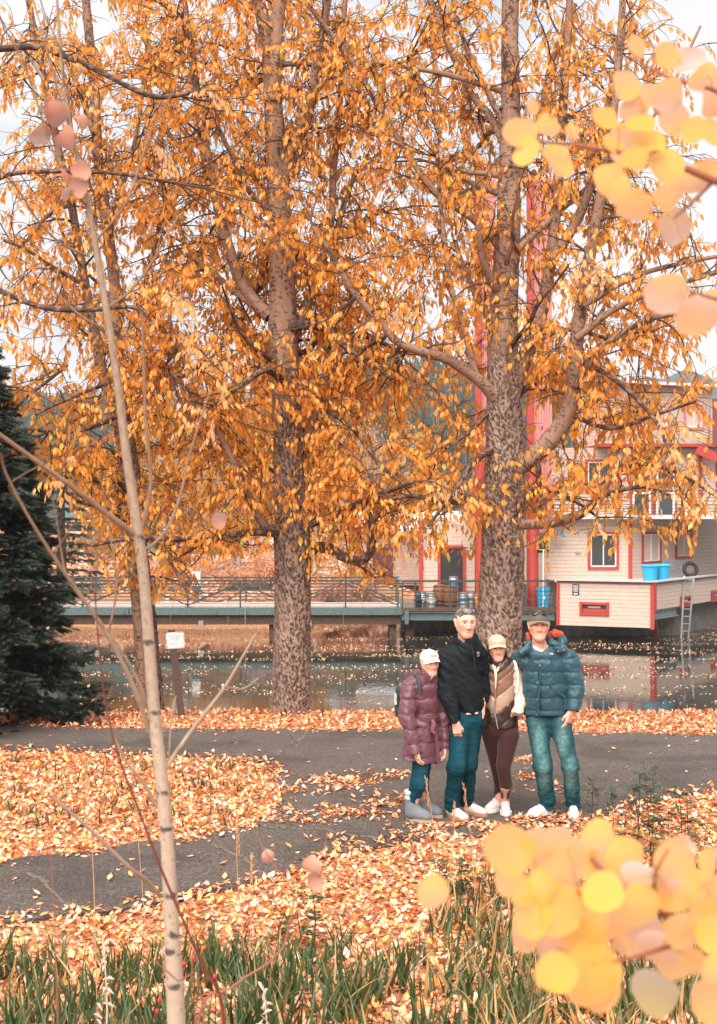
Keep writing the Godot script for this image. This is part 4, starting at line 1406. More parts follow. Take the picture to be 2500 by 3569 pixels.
# ---------- waterside building, bridge, landing ----------
func make_building() -> void:
	var o := thing("waterside_building", "cream boarded waterside building with red trim, balcony and prow-shaped deck wall", "building", Vector3(8.0, WATER, -50.0))
	var off := Vector3(-8.0, -WATER, 50.0)
	var base := func(v: Vector3) -> Vector3: return v + off
	# concrete footings standing in the pond, plus one block added to darken beneath the landing
	bx(o, "footing", base.call(Vector3(9.6, -2.45, -54.2)), Vector3(7.2, 2.1, 5.4), M.concrete)
	bx(o, "footing", base.call(Vector3(3.9, -2.2, -54.0)), Vector3(4.15, 1.95, 1.6), M.concrete)  # added block, there to keep the space behind the landing dark
	var ang := atan2(5.5, 4.08)
	var fb := Basis(Vector3.UP, ang)
	bx(o, "footing", base.call(Vector3(13.1, -2.36, -51.5) + Vector3(cos(ang), 0, -sin(ang)) * 5.2 + Vector3(-sin(ang), 0, -cos(ang)) * 1.2), Vector3(10.4, 2.42, 2.4), M.concrete, fb)
	# prow wall: two boarded faces
	var a := Vector3(8.02, 0, -49.9)
	var b := Vector3(11.62, 0, -48.5)
	var c := Vector3(20.0, 0, -59.8)
	wall_slab(o, base.call(a), base.call(b), -1.84, -0.07, 0.16, M.cream)
	wall_slab(o, base.call(b), base.call(c), -1.12, -0.07, 0.16, M.cream)
	var yb := -WATER
	siding(o, base.call(a), base.call(b), yb - 1.86, yb - 0.13, 0.155, [[0.93, 2.12, yb - 1.42, yb - 0.90]], M.cream)
	siding(o, base.call(b), base.call(c), yb - 1.15, yb - 0.13, 0.155, [[2.55, 3.75, yb - 1.15, yb - 0.82], [6.0, 7.4, yb - 1.15, yb - 0.75]], M.cream)
	var ab := (b - a).normalized()
	var bc := (c - b).normalized()
	var za := ab.cross(Vector3.UP)
	za = za if za.z > 0 else -za
	var zb := bc.cross(Vector3.UP)
	zb = zb if zb.z > 0 else -zb
	for s in [[a, b, za, ab], [b, c, zb, bc]]:
		bar(o, "red_band", base.call(s[0] + s[2] * 0.05 + Vector3(0, -0.10, 0)), base.call(s[1] + s[2] * 0.05 + Vector3(0, -0.10, 0)), 0.05, 0.08, M.red)
		bar(o, "coping", base.call(s[0] + s[2] * 0.0 + Vector3(0, -0.03, 0)), base.call(s[1] + Vector3(0, -0.03, 0)), 0.34, 0.05, mat(Color(0.35, 0.44, 0.47), 0.4))
	bx(o, "corner_board", base.call(a + za * 0.04 + ab * 0.06 + Vector3(0, -0.98, 0)), Vector3(0.13, 1.78, 0.06), M.red, Basis(Vector3.UP, atan2(-ab.z, ab.x)))
	bx(o, "corner_board", base.call(b + za * 0.045 - ab * 0.06 + Vector3(0, -1.0, 0)), Vector3(0.15, 1.82, 0.06), M.red, Basis(Vector3.UP, atan2(-ab.z, ab.x)))
	bx(o, "corner_board", base.call(b + zb * 0.035 + bc * 0.05 + Vector3(0, -0.67, 0)), Vector3(0.12, 1.1, 0.06), M.red, Basis(Vector3.UP, atan2(-bc.z, bc.x)))
	slot_window(o, base.call(a + ab * 1.52 + Vector3(0, -1.155, 0)), ab, 1.0, 0.32)
	slot_window(o, base.call(b + bc * 3.15 + Vector3(0, -0.99, 0)), bc, 1.0, 0.24)
	slot_window(o, base.call(b + bc * 6.7 + Vector3(0, -0.95, 0)), bc, 1.1, 0.26)
	# notice on the prow
	var poster := bx(o, "notice", base.call(a + ab * 0.78 + za * 0.045 + Vector3(0, -0.41, 0)), Vector3(0.27, 0.44, 0.02), M.dark, Basis(Vector3.UP, atan2(-ab.z, ab.x)))
	for k in 5:
		bx(o, "notice_line", base.call(a + ab * 0.78 + za * 0.0575 + Vector3(0, -0.25 - k * 0.055, 0)), Vector3([0.2, 0.22, 0.16, 0.22, 0.18][k], 0.022, 0.003), M.white, Basis(Vector3.UP, atan2(-ab.z, ab.x)))
	bx(o, "notice_patch", base.call(a + ab * 0.78 + za * 0.0575 + Vector3(0, -0.575, 0)), Vector3(0.15, 0.05, 0.003), M.white, Basis(Vector3.UP, atan2(-ab.z, ab.x)))
	# deck inside the prow, steel beam and strut below
	var dk := MB.new()
	dk.quad(base.call(Vector3(8.1, -0.16, -53.0)), base.call(Vector3(19.5, -0.16, -60.5)), base.call(b + Vector3(0, -0.16, 0) + Vector3(-0.05, 0, -0.1)), base.call(a + Vector3(0.05, -0.16, -0.1)))
	part(o, "deck", dk.mesh(), M.deck)
	var steelp := weather(mat(Color(0.22, 0.27, 0.29), 0.5, 0.1), 0.03, 0.8, 0.5, 1.0)
	for dy: float in [-1.19, -1.52]: bar(o, "beam_flange", base.call(b + bc * 0.1 - zb * 0.15 + Vector3(0, dy, 0)), base.call(b + bc * 2.6 - zb * 0.15 + Vector3(0, dy, 0)), 0.26, 0.035, steelp)
	bar(o, "beam_web", base.call(b + bc * 0.1 - zb * 0.15 + Vector3(0, -1.355, 0)), base.call(b + bc * 2.6 - zb * 0.15 + Vector3(0, -1.355, 0)), 0.03, 0.295, steelp)
	bar(o, "strut", base.call(b + bc * 0.35 - zb * 0.15 + Vector3(0, -1.52, 0)), base.call(b + bc * 0.95 - zb * 0.25 + Vector3(0, -2.6, 0)), 0.16, 0.12, weather(mat(Color(0.14, 0.035, 0.025), 0.7), 0.05, 1.0, 0.4, 1.0))
	# main storey
	var A := Vector3(2.6, 0, -53.0)
	var B := Vector3(11.73, 0, -53.0)
	var C := Vector3(19.0, 0, -60.2)
	wall_slab(o, base.call(A), base.call(B), -1.2, 2.45, 0.3, M.cream)
	wall_slab(o, base.call(B), base.call(C), -0.2, 2.45, 0.3, M.cream)
	siding(o, base.call(A), base.call(B), yb - 1.17, yb + 2.44, 0.165, [[7.24, 8.58, yb + 0.25, yb + 1.87], [0.9, 1.9, yb - 1.17, yb + 1.2]], M.cream)
	var BC := (C - B).normalized()
	siding(o, base.call(B), base.call(C), yb - 0.17, yb + 2.44, 0.165, [[0.75, 2.3, yb + 0.45, yb + 1.85], [3.5, 4.9, yb + 0.6, yb + 1.9]], M.cream)
	window(o, base.call(Vector3(10.51, 1.06, -52.98)), Vector3.RIGHT, 1.1, 1.4, M.red)
	window(o, base.call(B + BC * 1.52 + Vector3(0, 1.15, 0.0)), BC, 1.3, 1.18, M.red)
	window(o, base.call(B + BC * 4.2 + Vector3(0, 1.25, 0.0)), BC, 1.15, 1.08, M.red)
	bx(o, "corner_board", base.call(B + Vector3(-0.06, 0.6, 0.05)), Vector3(0.16, 3.6, 0.07), M.red)
	bx(o, "door", base.call(Vector3(4.0, 0.0, -52.99)), Vector3(0.95, 2.3, 0.06), M.dark)
	for s: float in [-1.0, 1.0]: bx(o, "door_trim", base.call(Vector3(4.0 + s * 0.54, 0.0, -52.95)), Vector3(0.12, 2.42, 0.07), M.red)
	bx(o, "door_trim", base.call(Vector3(4.0, 1.21, -52.945)), Vector3(0.96, 0.12, 0.07), M.red)
	for x: float in [2.68, 5.6]: bx(o, "corner_board", base.call(Vector3(x, 0.6, -52.94)), Vector3(0.18, 3.6, 0.08), M.red)
	# barn lamp and vent
	var lampm := mat(Color(0.10, 0.14, 0.15), 0.4)
	part(o, "lamp_arm", tube_mesh([base.call(Vector3(8.75, 1.78, -52.97)), base.call(Vector3(8.72, 2.05, -52.6)), base.call(Vector3(8.5, 2.02, -52.35)), base.call(Vector3(8.5, 1.9, -52.3))], [0.02, 0.02, 0.02, 0.02], 6), lampm)
	var sh := MB.new()
	sh.lathe([Vector2(0.02, 0.26), Vector2(0.07, 0.24), Vector2(0.09, 0.12), Vector2(0.30, 0.0), Vector2(0.31, -0.03)], 18, base.call(Vector3(8.5, 1.68, -52.3)))
	part(o, "lamp_shade", sh.mesh(), lampm)
	bx(o, "vent", base.call(Vector3(9.43, 0.97, -52.93)), Vector3(0.2, 0.08, 0.08), M.steel)
	# balcony over the main storey
	bx(o, "balcony_floor", base.call(Vector3(13.4, 2.5, -54.6)), Vector3(11.4, 0.12, 4.6), M.deck)
	bx(o, "balcony_fascia", base.call(Vector3(13.4, 2.5, -52.26)), Vector3(11.5, 0.17, 0.05), mat(Color(0.45, 0.5, 0.52), 0.5))
	for k in 8:
		bx(o, "balcony_post", base.call(Vector3(7.75 + k * 1.6, 3.12, -52.35)), Vector3(0.05, 1.08, 0.05), M.rail)
	for k in 7:
		bar(o, "balcony_rail", base.call(Vector3(7.7, 2.72 + k * 0.15, -52.35)), base.call(Vector3(19.0, 2.72 + k * 0.15, -52.35)), 0.025, 0.025, M.rail)
	bar(o, "handrail", base.call(Vector3(7.7, 3.69, -52.35)), base.call(Vector3(19.0, 3.69, -52.35)), 0.07, 0.06, M.steel)
	# upper storey set back, then the top storey
	var U := Vector3(7.9, 0, -55.6)
	var V := Vector3(19.5, 0, -55.6)
	wall_slab(o, base.call(U), base.call(V), 2.55, 5.6, 0.3, M.cream)
	siding(o, base.call(U), base.call(V), yb + 2.57, yb + 5.58, 0.165, [[2.3, 3.6, yb + 3.6, yb + 5.1], [4.3, 6.5, yb + 2.57, yb + 4.9], [8.2, 9.6, yb + 3.3, yb + 5.0]], M.cream)
	window(o, base.call(Vector3(10.85, 4.35, -55.58)), Vector3.RIGHT, 1.05, 1.25, M.red)
	for k in 2:
		var x := 12.75 + k * 1.07
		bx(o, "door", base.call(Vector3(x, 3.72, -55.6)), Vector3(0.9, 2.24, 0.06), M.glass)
		for s: float in [-1.0, 1.0]:
			bx(o, "door_frame", base.call(Vector3(x + s * 0.47, 3.72, -55.55)), Vector3(0.1, 2.3, 0.07), M.red)
			bx(o, "door_stile", base.call(Vector3(x + s * 0.37, 3.72, -55.56)), Vector3(0.09, 2.2, 0.05), M.frame_white)
		bx(o, "door_rail", base.call(Vector3(x, 3.55, -55.565)), Vector3(0.65, 0.1, 0.05), M.frame_white)
		bx(o, "door_head", base.call(Vector3(x, 4.9, -55.55)), Vector3(1.04, 0.12, 0.075), M.red)
	window(o, base.call(Vector3(16.8, 4.15, -55.58)), Vector3.RIGHT, 1.2, 1.4, M.red)
	for x: float in [7.98, 11.7, 15.4]: bx(o, "corner_board", base.call(Vector3(x, 4.1, -55.55)), Vector3(0.16, 3.0, 0.08), M.red)
	bx(o, "balcony_floor", base.call(Vector3(15.2, 5.68, -56.0)), Vector3(9.0, 0.14, 2.6), M.red)
	bar(o, "stair_stringer", base.call(Vector3(15.0, 5.5, -54.7)), base.call(Vector3(17.4, 4.5, -54.7)), 0.1, 0.4, M.red)
	bar(o, "stair_landing", base.call(Vector3(17.3, 4.45, -54.7)), base.call(Vector3(20.0, 4.45, -54.7)), 0.9, 0.3, M.red)
	bx(o, "stair_post", base.call(Vector3(18.2, 3.4, -54.5)), Vector3(0.22, 1.8, 0.22), M.red)
	for k in 7: bar(o, "balcony_rail", base.call(Vector3(15.0, 5.75 + k * 0.13, -54.7)), base.call(Vector3(17.4, 4.8 + k * 0.13, -54.7)), 0.02, 0.025, M.rail)
	for k in 7: bar(o, "balcony_rail", base.call(Vector3(17.4, 4.75 + k * 0.13, -54.7)), base.call(Vector3(20.0, 4.75 + k * 0.13, -54.7)), 0.02, 0.025, M.rail)
	var X0 := Vector3(10.2, 0, -57.0)
	var X1 := Vector3(17.2, 0, -60.0)
	wall_slab(o, base.call(X0), base.call(X1), 5.7, 8.7, 0.3, M.cream)
	var XX := (X1 - X0).normalized()
	siding(o, base.call(X0), base.call(X1), yb + 5.75, yb + 8.7, 0.165, [[3.9, 5.0, yb + 6.7, yb + 8.0], [5.9, 7.1, yb + 6.7, yb + 8.0]], M.cream)
	window(o, base.call(X0 + XX * 4.45 + Vector3(0, 7.3, 0)), XX, 0.9, 1.0, M.pink)
	window(o, base.call(X0 + XX * 6.5 + Vector3(0, 7.3, 0)), XX, 0.9, 1.0, M.pink)
	bar(o, "roof_edge", base.call(X0 + Vector3(-0.2, 8.78, 0.1)), base.call(X1 + Vector3(0.2, 8.78, 0.1)), 0.9, 0.12, M.white)
	wall_slab(o, base.call(X1 + Vector3(0.05, 0, -0.1)), base.call(Vector3(21, 0, -61.0)), 5.7, 8.2, 0.3, mat(Color(0.28, 0.06, 0.045), 0.7))
	# towers of red posts and pink ribbed panels
	tower(4.91, 5.78, "column", 17.4, "tall red and pink ribbed tower close behind the furrowed trunk, nearer the middle")
	tower(7.10, 8.16, "column", 16.8, "tall red and pink ribbed tower between the furrowed trunk and its big curved limb")
	deck_things(base)

func slot_window(o: Node3D, c: Vector3, along: Vector3, w: float, h: float) -> void:
	var z := along.cross(Vector3.UP)
	z = z if z.z > 0 else -z
	var b := Basis(Vector3.UP, atan2(-along.z, along.x))
	var n := Node3D.new()
	n.name = "slot_window"
	o.add_child(n, true)
	for s: float in [-1.0, 1.0]:
		bx(n, "trim", c + along * s * (w / 2 + 0.035) + z * 0.05, Vector3(0.1, h + 0.22, 0.07), M.red, b)
		bx(n, "trim", c + Vector3(0, s * (h / 2 + 0.05), 0) + z * 0.047, Vector3(w - 0.03, 0.1, 0.07), M.red, b)
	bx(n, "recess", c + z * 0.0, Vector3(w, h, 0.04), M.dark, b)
	bx(n, "slat", c + Vector3(0, -h * 0.25, 0) + z * 0.03, Vector3(w - 0.06, h * 0.45, 0.02), M.red, b)
	bx(n, "glass_strip", c + Vector3(0.0, h * 0.18, 0) + z * 0.03, Vector3(w * 0.5, h * 0.22, 0.015), M.steel, b)

func wall_slab(o: Node3D, a: Vector3, b: Vector3, y0: float, y1: float, t: float, m: Material) -> void:
	# a, b already local; heights are world heights
	var al := b - a
	al.y = 0
	var z := al.normalized().cross(Vector3.UP)
	z = z if z.z > 0 else -z
	var c := (a + b) / 2 - z * (t / 2 + 0.004)
	c.y = (y0 + y1) / 2 - WATER
	bx(o, "wall", c, Vector3(al.length(), y1 - y0, t), m, Basis(Vector3.UP, atan2(-al.z, al.x)))

func tower(x0: float, x1: float, _c: String, top: float, label: String) -> void:
	var z := -52.0
	var o := thing("red_tower", label, "tower", Vector3(x0, -1.17, z), "red and pink towers")
	var pm := MB.new()
	pm.lathe([Vector2(0.22, 6.6), Vector2(0.22, 0.3), Vector2(0.27, 0.28), Vector2(0.27, 0.0)], 24, Vector3(0.16, 0, 0.75))
	part(o, "column", pm.mesh(), M.red)
	bx(o, "flange", Vector3(0.13, (top + 1.17) / 2, 0.02), Vector3(0.26, top + 1.17, 0.34), M.red)
	var w := x1 - x0 - 0.27
	bx(o, "core", Vector3(0.27 + w / 2, (top + 1.17) / 2 + 1.5, -0.3), Vector3(w, top - 1.83, 0.6), M.pink)
	var ribs := 7
	for k in ribs:
		bx(o, "rib", Vector3(0.27 + w * (k + 0.5) / ribs, (top + 1.17) / 2 + 1.5, 0.025), Vector3(w / ribs * 0.55, top - 1.85, 0.05), M.pink)
	bx(o, "beam", Vector3(0.5, 4.75, 0.5), Vector3(1.3, 0.5, 0.3), M.red)
	bx(o, "floodlight", Vector3(0.9, 9.3, 0.25), Vector3(0.3, 0.34, 0.3), M.dark)
	bx(o, "floodlight_bracket", Vector3(0.8, 9.05, 0.12), Vector3(0.5, 0.1, 0.22), M.red)
	bx(o, "control_box", Vector3(0.52, 4.6, 0.98), Vector3(0.32, 0.55, 0.3), M.dark)

func deck_things(base: Callable) -> void:
	# blue tubs on the prow deck
	for k in 2:
		var o := thing("blue_tub", ["open blue plastic tub on the prow deck, nearer the corner", "blue plastic tub with lid on the prow deck, farther from the corner"][k], "tub", Vector3(12.05 + k * 0.62, -0.155, -51.0 - k * 0.5), "blue tubs on the prow deck")
		var m := MB.new()
		m.lathe([Vector2(0.27, 0.0), Vector2(0.33, 0.6), Vector2(0.37, 0.62), Vector2(0.37, 0.66)], 20)
		part(o, "body", m.mesh(), M.blue)
		var lm := MB.new()
		lm.lathe([Vector2(0.0, 0.70), Vector2(0.3, 0.69), Vector2(0.385, 0.655), Vector2(0.385, 0.63)], 20)
		part(o, "lid", lm.mesh(), mat(Color(0.03, 0.42, 0.68), 0.4))
	var rl := thing("blue_railing", "thin blue pipe railing beside the blue tubs", "railing", Vector3(12.9, -0.155, -52.0))
	var bl := mat(Color(0.05, 0.22, 0.36), 0.5)
	for k in 3: rod(rl, "post", Vector3(k * 0.5, 0, -k * 0.6), Vector3(k * 0.5, 0.75, -k * 0.6), 0.02, bl, 6)
	for h: float in [0.4, 0.74]: rod(rl, "rail", Vector3(0, h, 0), Vector3(1.0, h, -1.2), 0.02, bl, 6)
	var ty := thing("tyre", "black tyre leaning against the wall on the prow deck", "tyre", Vector3(14.55, 0.19, -54.1))
	var tor := TorusMesh.new()
	tor.inner_radius = 0.19
	tor.outer_radius = 0.35
	part(ty, "tread", tor, M.dark, Transform3D(Basis(Vector3.RIGHT, PI / 2 - 0.15), Vector3.ZERO))
	# ladder from the pond to the coping
	var lad := thing("aluminium_ladder", "tall aluminium ladder standing in the pond against the boarded prow", "ladder", Vector3(13.55, -2.7, -50.4))
	var p0 := P(2374, 2222, 50.3) - lad.position
	var p1 := P(2386, 2008, 50.7) - lad.position
	var q0 := P(2398, 2220, 50.3) - lad.position
	var q1 := P(2419, 2012, 50.7) - lad.position
	p0.y -= 0.3
	q0.y -= 0.3
	bar(lad, "rail", p0, p1, 0.06, 0.05, M.steel)
	bar(lad, "rail", q0, q1, 0.06, 0.05, M.steel)
	for k in 9: bar(lad, "rung", p0.lerp(p1, (k + 0.8) / 9.2), q0.lerp(q1, (k + 0.8) / 9.2), 0.035, 0.035, M.steel)
	# stool on the balcony
	var st := thing("metal_stool", "grey-green metal chair standing on the balcony", "chair", Vector3(8.55, 2.56, -53.2))
	var sm := mat(Color(0.09, 0.13, 0.13), 0.4)
	bx(st, "seat", Vector3(0, 0.45, 0), Vector3(0.38, 0.04, 0.38), sm)
	for sx: float in [-1, 1]:
		for sz: float in [-1, 1]: bar(st, "leg", Vector3(sx * 0.24, 0, sz * 0.24), Vector3(sx * 0.15, 0.44, sz * 0.15), 0.04, 0.03, sm)
	part(st, "backrest", tube_mesh([Vector3(-0.18, 0.46, -0.18), Vector3(-0.2, 0.78, -0.22), Vector3(0, 0.84, -0.23), Vector3(0.2, 0.78, -0.22), Vector3(0.18, 0.46, -0.18)], [0.02, 0.02, 0.02, 0.02, 0.02], 6), sm)

func keg(label: String, at: Vector3, band: Material) -> void:
	var o := thing("beer_keg", label, "keg", at, "kegs on the landing")
	var m := MB.new()
	m.lathe([Vector2(0.17, 0.585), Vector2(0.19, 0.58), Vector2(0.185, 0.5), Vector2(0.2, 0.46), Vector2(0.2, 0.40), Vector2(0.207, 0.385), Vector2(0.2, 0.37), Vector2(0.2, 0.21), Vector2(0.207, 0.195), Vector2(0.2, 0.18), Vector2(0.2, 0.12), Vector2(0.185, 0.09), Vector2(0.19, 0.0)], 22)
	part(o, "shell", m.mesh(), M.steel)
	var b := MB.new()
	b.lathe([Vector2(0.2035, 0.355), Vector2(0.2035, 0.225)], 22)
	part(o, "band", b.mesh(), band)
	var t := MB.new()
	t.lathe([Vector2(0.0, 0.54), Vector2(0.17, 0.52), Vector2(0.17, 0.585)], 18)
	part(o, "top", t.mesh(), M.steel)

func make_bridge() -> void:
	var deck := -1.13
	var o := thing("footbridge", "steel footbridge with braced railings and timber skirt across the pond", "bridge", Vector3(-6.0, WATER, -50.0))
	var off := Vector3(6.0, -WATER, 50.0)
	var W := func(x: float, y: float, d: float) -> Vector3: return Vector3(x, y, -d) + off
	var x0 := -17.0
	var x1 := 1.72
	for k in 24:       # planks run across
		var xa := lerpf(x0, x1, k / 24.0)
		var xb := lerpf(x0, x1, (k + 1) / 24.0)
		bx(o, "deck_panel", W.call((xa + xb) / 2, deck - 0.03, 51.25), Vector3(xb - xa - 0.01, 0.06, 2.3), M.deck)
	for d: float in [50.0, 52.5]:
		for k in 5:
			var xa := lerpf(x0, x1, k / 5.0)
			var xb := lerpf(x0, x1, (k + 1) / 5.0)
			bx(o, "edge_beam", W.call((xa + xb) / 2, deck - 0.18, d), Vector3(xb - xa - 0.012, 0.3, 0.14), M.teal)
			bx(o, "splice_plate", W.call(xb - 0.05, deck - 0.18, d + (-0.078 if d < 51 else 0.078)), Vector3(0.22, 0.2, 0.02), M.teal)
		var posts := 9
		for k in posts:
			var x := x1 - 0.12 - k * 2.13
			bx(o, "post", W.call(x, deck + 0.52, d), Vector3(0.06, 1.08, 0.06), M.rail)
			if k > 0:
				var flip := k % 2 == 0
				var l := x
				var r := x + 2.13
				for dz: float in [-0.03, 0.03]:
					bar(o, "brace", W.call(l if flip else r, deck + 0.06, d + dz), W.call(r if flip else l, deck + 0.95, d + dz), 0.02, 0.045, M.rail)
		bar(o, "handrail", W.call(x0, deck + 1.05, d), W.call(x1, deck + 1.05, d), 0.08, 0.07, M.rail)
		bar(o, "top_rail", W.call(x0, deck + 0.93, d), W.call(x1, deck + 0.93, d), 0.05, 0.05, M.rail)
		for k in 6: bar(o, "rail", W.call(x0, deck + 0.12 + k * 0.135, d), W.call(x1, deck + 0.12 + k * 0.135, d), 0.025, 0.025, M.rail)
	for k in 8:
		var xa := lerpf(x0, x1, k / 8.0)
		var xb := lerpf(x0, x1, (k + 1) / 8.0)
		bx(o, "skirt_board", W.call((xa + xb) / 2, -1.66, 50.16), Vector3(xb - xa - 0.015, 0.41, 0.05), M.timber)
		bx(o, "skirt_cap", W.call((xa + xb) / 2, -1.455, 50.13), Vector3(xb - xa - 0.01, 0.03, 0.12), M.timber)
	for x: float in [-10.6, -6.4, -2.0]:
		bx(o, "cross_beam", W.call(x, -1.82, 51.25), Vector3(0.2, 0.24, 2.3), M.steel)
	for x: float in [-15.0, -3.5, 1.4]:
		for d: float in [50.5, 52.0]: bx(o, "pier", W.call(x, -2.6, d), Vector3(0.3, 1.9, 0.3), M.timber)
	part(o, "chain", tube_mesh([W.call(-4.55, -1.1, 49.9), W.call(-4.58, -1.5, 49.88), W.call(-4.56, -1.95, 49.9)], [0.018, 0.022, 0.018], 5), M.steel)
	part(o, "cable", tube_mesh([W.call(-9.3, -1.2, 49.9), W.call(-9.25, -1.6, 49.85), W.call(-9.0, -1.83, 49.85), W.call(-8.75, -1.8, 49.9)], [0.015, 0.015, 0.015, 0.015], 5), M.dark)
	# landing with its own edge, beams and railing
	var l := thing("landing_deck", "steel-edged landing deck between the footbridge and the prow", "deck", Vector3(4.8, WATER, -50.0))
	var lo := Vector3(-4.8, -WATER, 50.0)
	var Lw := func(x: float, y: float, d: float) -> Vector3: return Vector3(x, y, -d) + lo
	for k in 18: bx(l, "deck_plank", Lw.call(4.86, -1.2, 50.1 + k * 0.16), Vector3(6.2, 0.05, 0.152), M.wet_deck)
	bx(l, "edge_board", Lw.call(4.86, -1.24, 49.95), Vector3(6.24, 0.14, 0.08), M.timber)
	for dy: float in [-1.36, -1.66]: bar(l, "beam_flange", Lw.call(1.76, dy, 50.02), Lw.call(7.95, dy, 50.02), 0.22, 0.03, M.teal)
	bar(l, "beam_web", Lw.call(1.76, -1.51, 50.02), Lw.call(7.95, -1.51, 50.02), 0.03, 0.27, M.teal)
	bx(l, "bracket", Lw.call(1.95, -1.55, 49.9), Vector3(0.16, 0.55, 0.16), M.teal)
	for x: float in [2.1, 5.0, 7.6]: bx(l, "pier", Lw.call(x, -2.3, 50.9), Vector3(0.35, 1.3, 0.35), M.timber)
	for x: float in [1.78, 2.3, 3.72, 5.1, 6.5, 7.93]: bx(l, "post", Lw.call(x, -0.65, 50.0), Vector3(0.06, 1.08, 0.06), M.rail)
	bar(l, "handrail", Lw.call(1.75, -0.09, 50.0), Lw.call(7.95, -0.09, 50.0), 0.07, 0.08, M.rail)
	for k in 5: bar(l, "rail", Lw.call(1.75, -1.02 + k * 0.17, 50.0), Lw.call(7.95, -1.02 + k * 0.17, 50.0), 0.025, 0.025, M.rail)
	# kegs, barrels and bins on the landing
	var fl := -1.172
	var plain := mat(Color(0.5, 0.5, 0.5), 0.5)
	var bluem := mat(Color(0.03, 0.12, 0.22), 0.5)
	keg("plain steel keg on the landing, in front next to the black pot", Vector3(2.98, fl, -50.5), plain)
	keg("plain steel keg half hidden behind the foremost one", Vector3(2.62, fl, -50.95), plain)
	keg("steel keg with a dark blue band, beside the front barrel", Vector3(4.28, fl, -50.5), bluem)
	keg("blue banded keg next to the yellow bucket", Vector3(4.62, fl, -50.9), bluem)
	keg("lower keg of the stacked pair behind the barrels", Vector3(4.0, fl, -51.9), plain)
	keg("upper keg of the stacked pair behind the barrels", Vector3(4.0, fl + 0.586, -51.9), bluem)
	barrel("wooden barrel on the landing, in front of its twin", Vector3(3.76, fl, -50.55), 0.29, 0.87, "barrels on the landing")
	barrel("wooden barrel on the landing, half hidden behind the front one", Vector3(3.36, fl, -51.05), 0.29, 0.87, "barrels on the landing")
	var pot := thing("plant_pot", "black pot with a dark bottle-shaped jar on it at the landing's end", "pot", Vector3(2.44, fl, -50.45))
	var pm := MB.new()
	pm.lathe([Vector2(0.0, 0.29), Vector2(0.15, 0.28), Vector2(0.19, 0.31), Vector2(0.19, 0.26), Vector2(0.17, 0.25), Vector2(0.13, 0.0)], 18)
	part(pot, "pot", pm.mesh(), M.dark)
	var jm := MB.new()
	jm.lathe([Vector2(0.0, 0.66), Vector2(0.07, 0.65), Vector2(0.08, 0.58), Vector2(0.13, 0.5), Vector2(0.13, 0.29)], 16)
	part(pot, "jar", jm.mesh(), mat(Color(0.03, 0.06, 0.055), 0.3))
	var bk := thing("yellow_bucket", "yellow plastic bucket half hidden by the furrowed trunk", "bucket", Vector3(4.93, fl, -50.6))
	var bm := MB.new()
	bm.lathe([Vector2(0.0, 0.36), Vector2(0.15, 0.36), Vector2(0.16, 0.4), Vector2(0.17, 0.36), Vector2(0.13, 0.0)], 18)
	part(bk, "body", bm.mesh(), mat(Color(0.75, 0.32, 0.03), 0.5))
	part(bk, "handle", tube_mesh([Vector3(-0.17, 0.36, 0), Vector3(-0.1, 0.5, 0), Vector3(0.1, 0.5, 0), Vector3(0.17, 0.36, 0)], [0.012, 0.012, 0.012, 0.012], 5), M.steel)
	bin("grey-green wheeled bin behind the landing railing", Vector3(6.62, fl, -50.75), Vector3(0.62, 0.88, 0.6), mat(Color(0.05, 0.09, 0.09), 0.5), -0.12)
	bin("blue bin with white mark behind the landing railing", Vector3(7.55, fl, -50.6), Vector3(0.46, 0.74, 0.46), M.blue, 0.0)
	var net := thing("landing_net", "long white pole with a yellow-rimmed black net leaning on the wall", "net", Vector3(7.52, fl, -50.25))
	rod(net, "pole", Vector3(0, 0.02, 0), Vector3(0.04, 2.35, -0.2), 0.022, M.white, 8)
	var rim := mat(Color(0.35, 0.36, 0.05), 0.5)
	part(net, "rim", tube_mesh([Vector3(0.04, 2.33, -0.2), Vector3(-0.17, 2.36, -0.2), Vector3(-0.2, 2.62, -0.2), Vector3(0.0, 2.74, -0.2), Vector3(0.24, 2.72, -0.2), Vector3(0.26, 2.38, -0.2), Vector3(0.04, 2.33, -0.2)], [0.025, 0.025, 0.025, 0.025, 0.025, 0.025, 0.025], 6), rim)
	var nm := MB.new()
	nm.quad(Vector3(-0.18, 2.38, -0.22), Vector3(0.25, 2.4, -0.22), Vector3(0.23, 2.7, -0.22), Vector3(-0.17, 2.66, -0.22))
	nm.quad(Vector3(-0.2, 2.2, -0.3), Vector3(0.3, 2.22, -0.3), Vector3(0.25, 2.5, -0.21), Vector3(-0.18, 2.48, -0.21))
	part(net, "mesh_bag", nm.mesh(), M.dark)
	# white cabinet on a post by the bridge
	var cab := thing("white_cabinet", "small white and blue cabinet on a post at the bridge railing", "cabinet", Vector3(-6.85, -1.13, -52.2))
	bx(cab, "post", Vector3(0.03, 0.24, 0), Vector3(0.14, 0.5, 0.14), M.concrete)
	bx(cab, "case", Vector3(0, 1.0, 0), Vector3(0.33, 0.56, 0.3), M.white)
	bx(cab, "lower_case", Vector3(0, 0.6, 0.01), Vector3(0.34, 0.25, 0.31), mat(Color(0.02, 0.07, 0.12), 0.5))
	bx(cab, "lid", Vector3(0, 1.30, 0.01), Vector3(0.37, 0.05, 0.34), M.white)
	for k in 4: bx(cab, "slat", Vector3(-0.12 + k * 0.08, 1.0, 0.155), Vector3(0.05, 0.5, 0.01), M.frame_white)

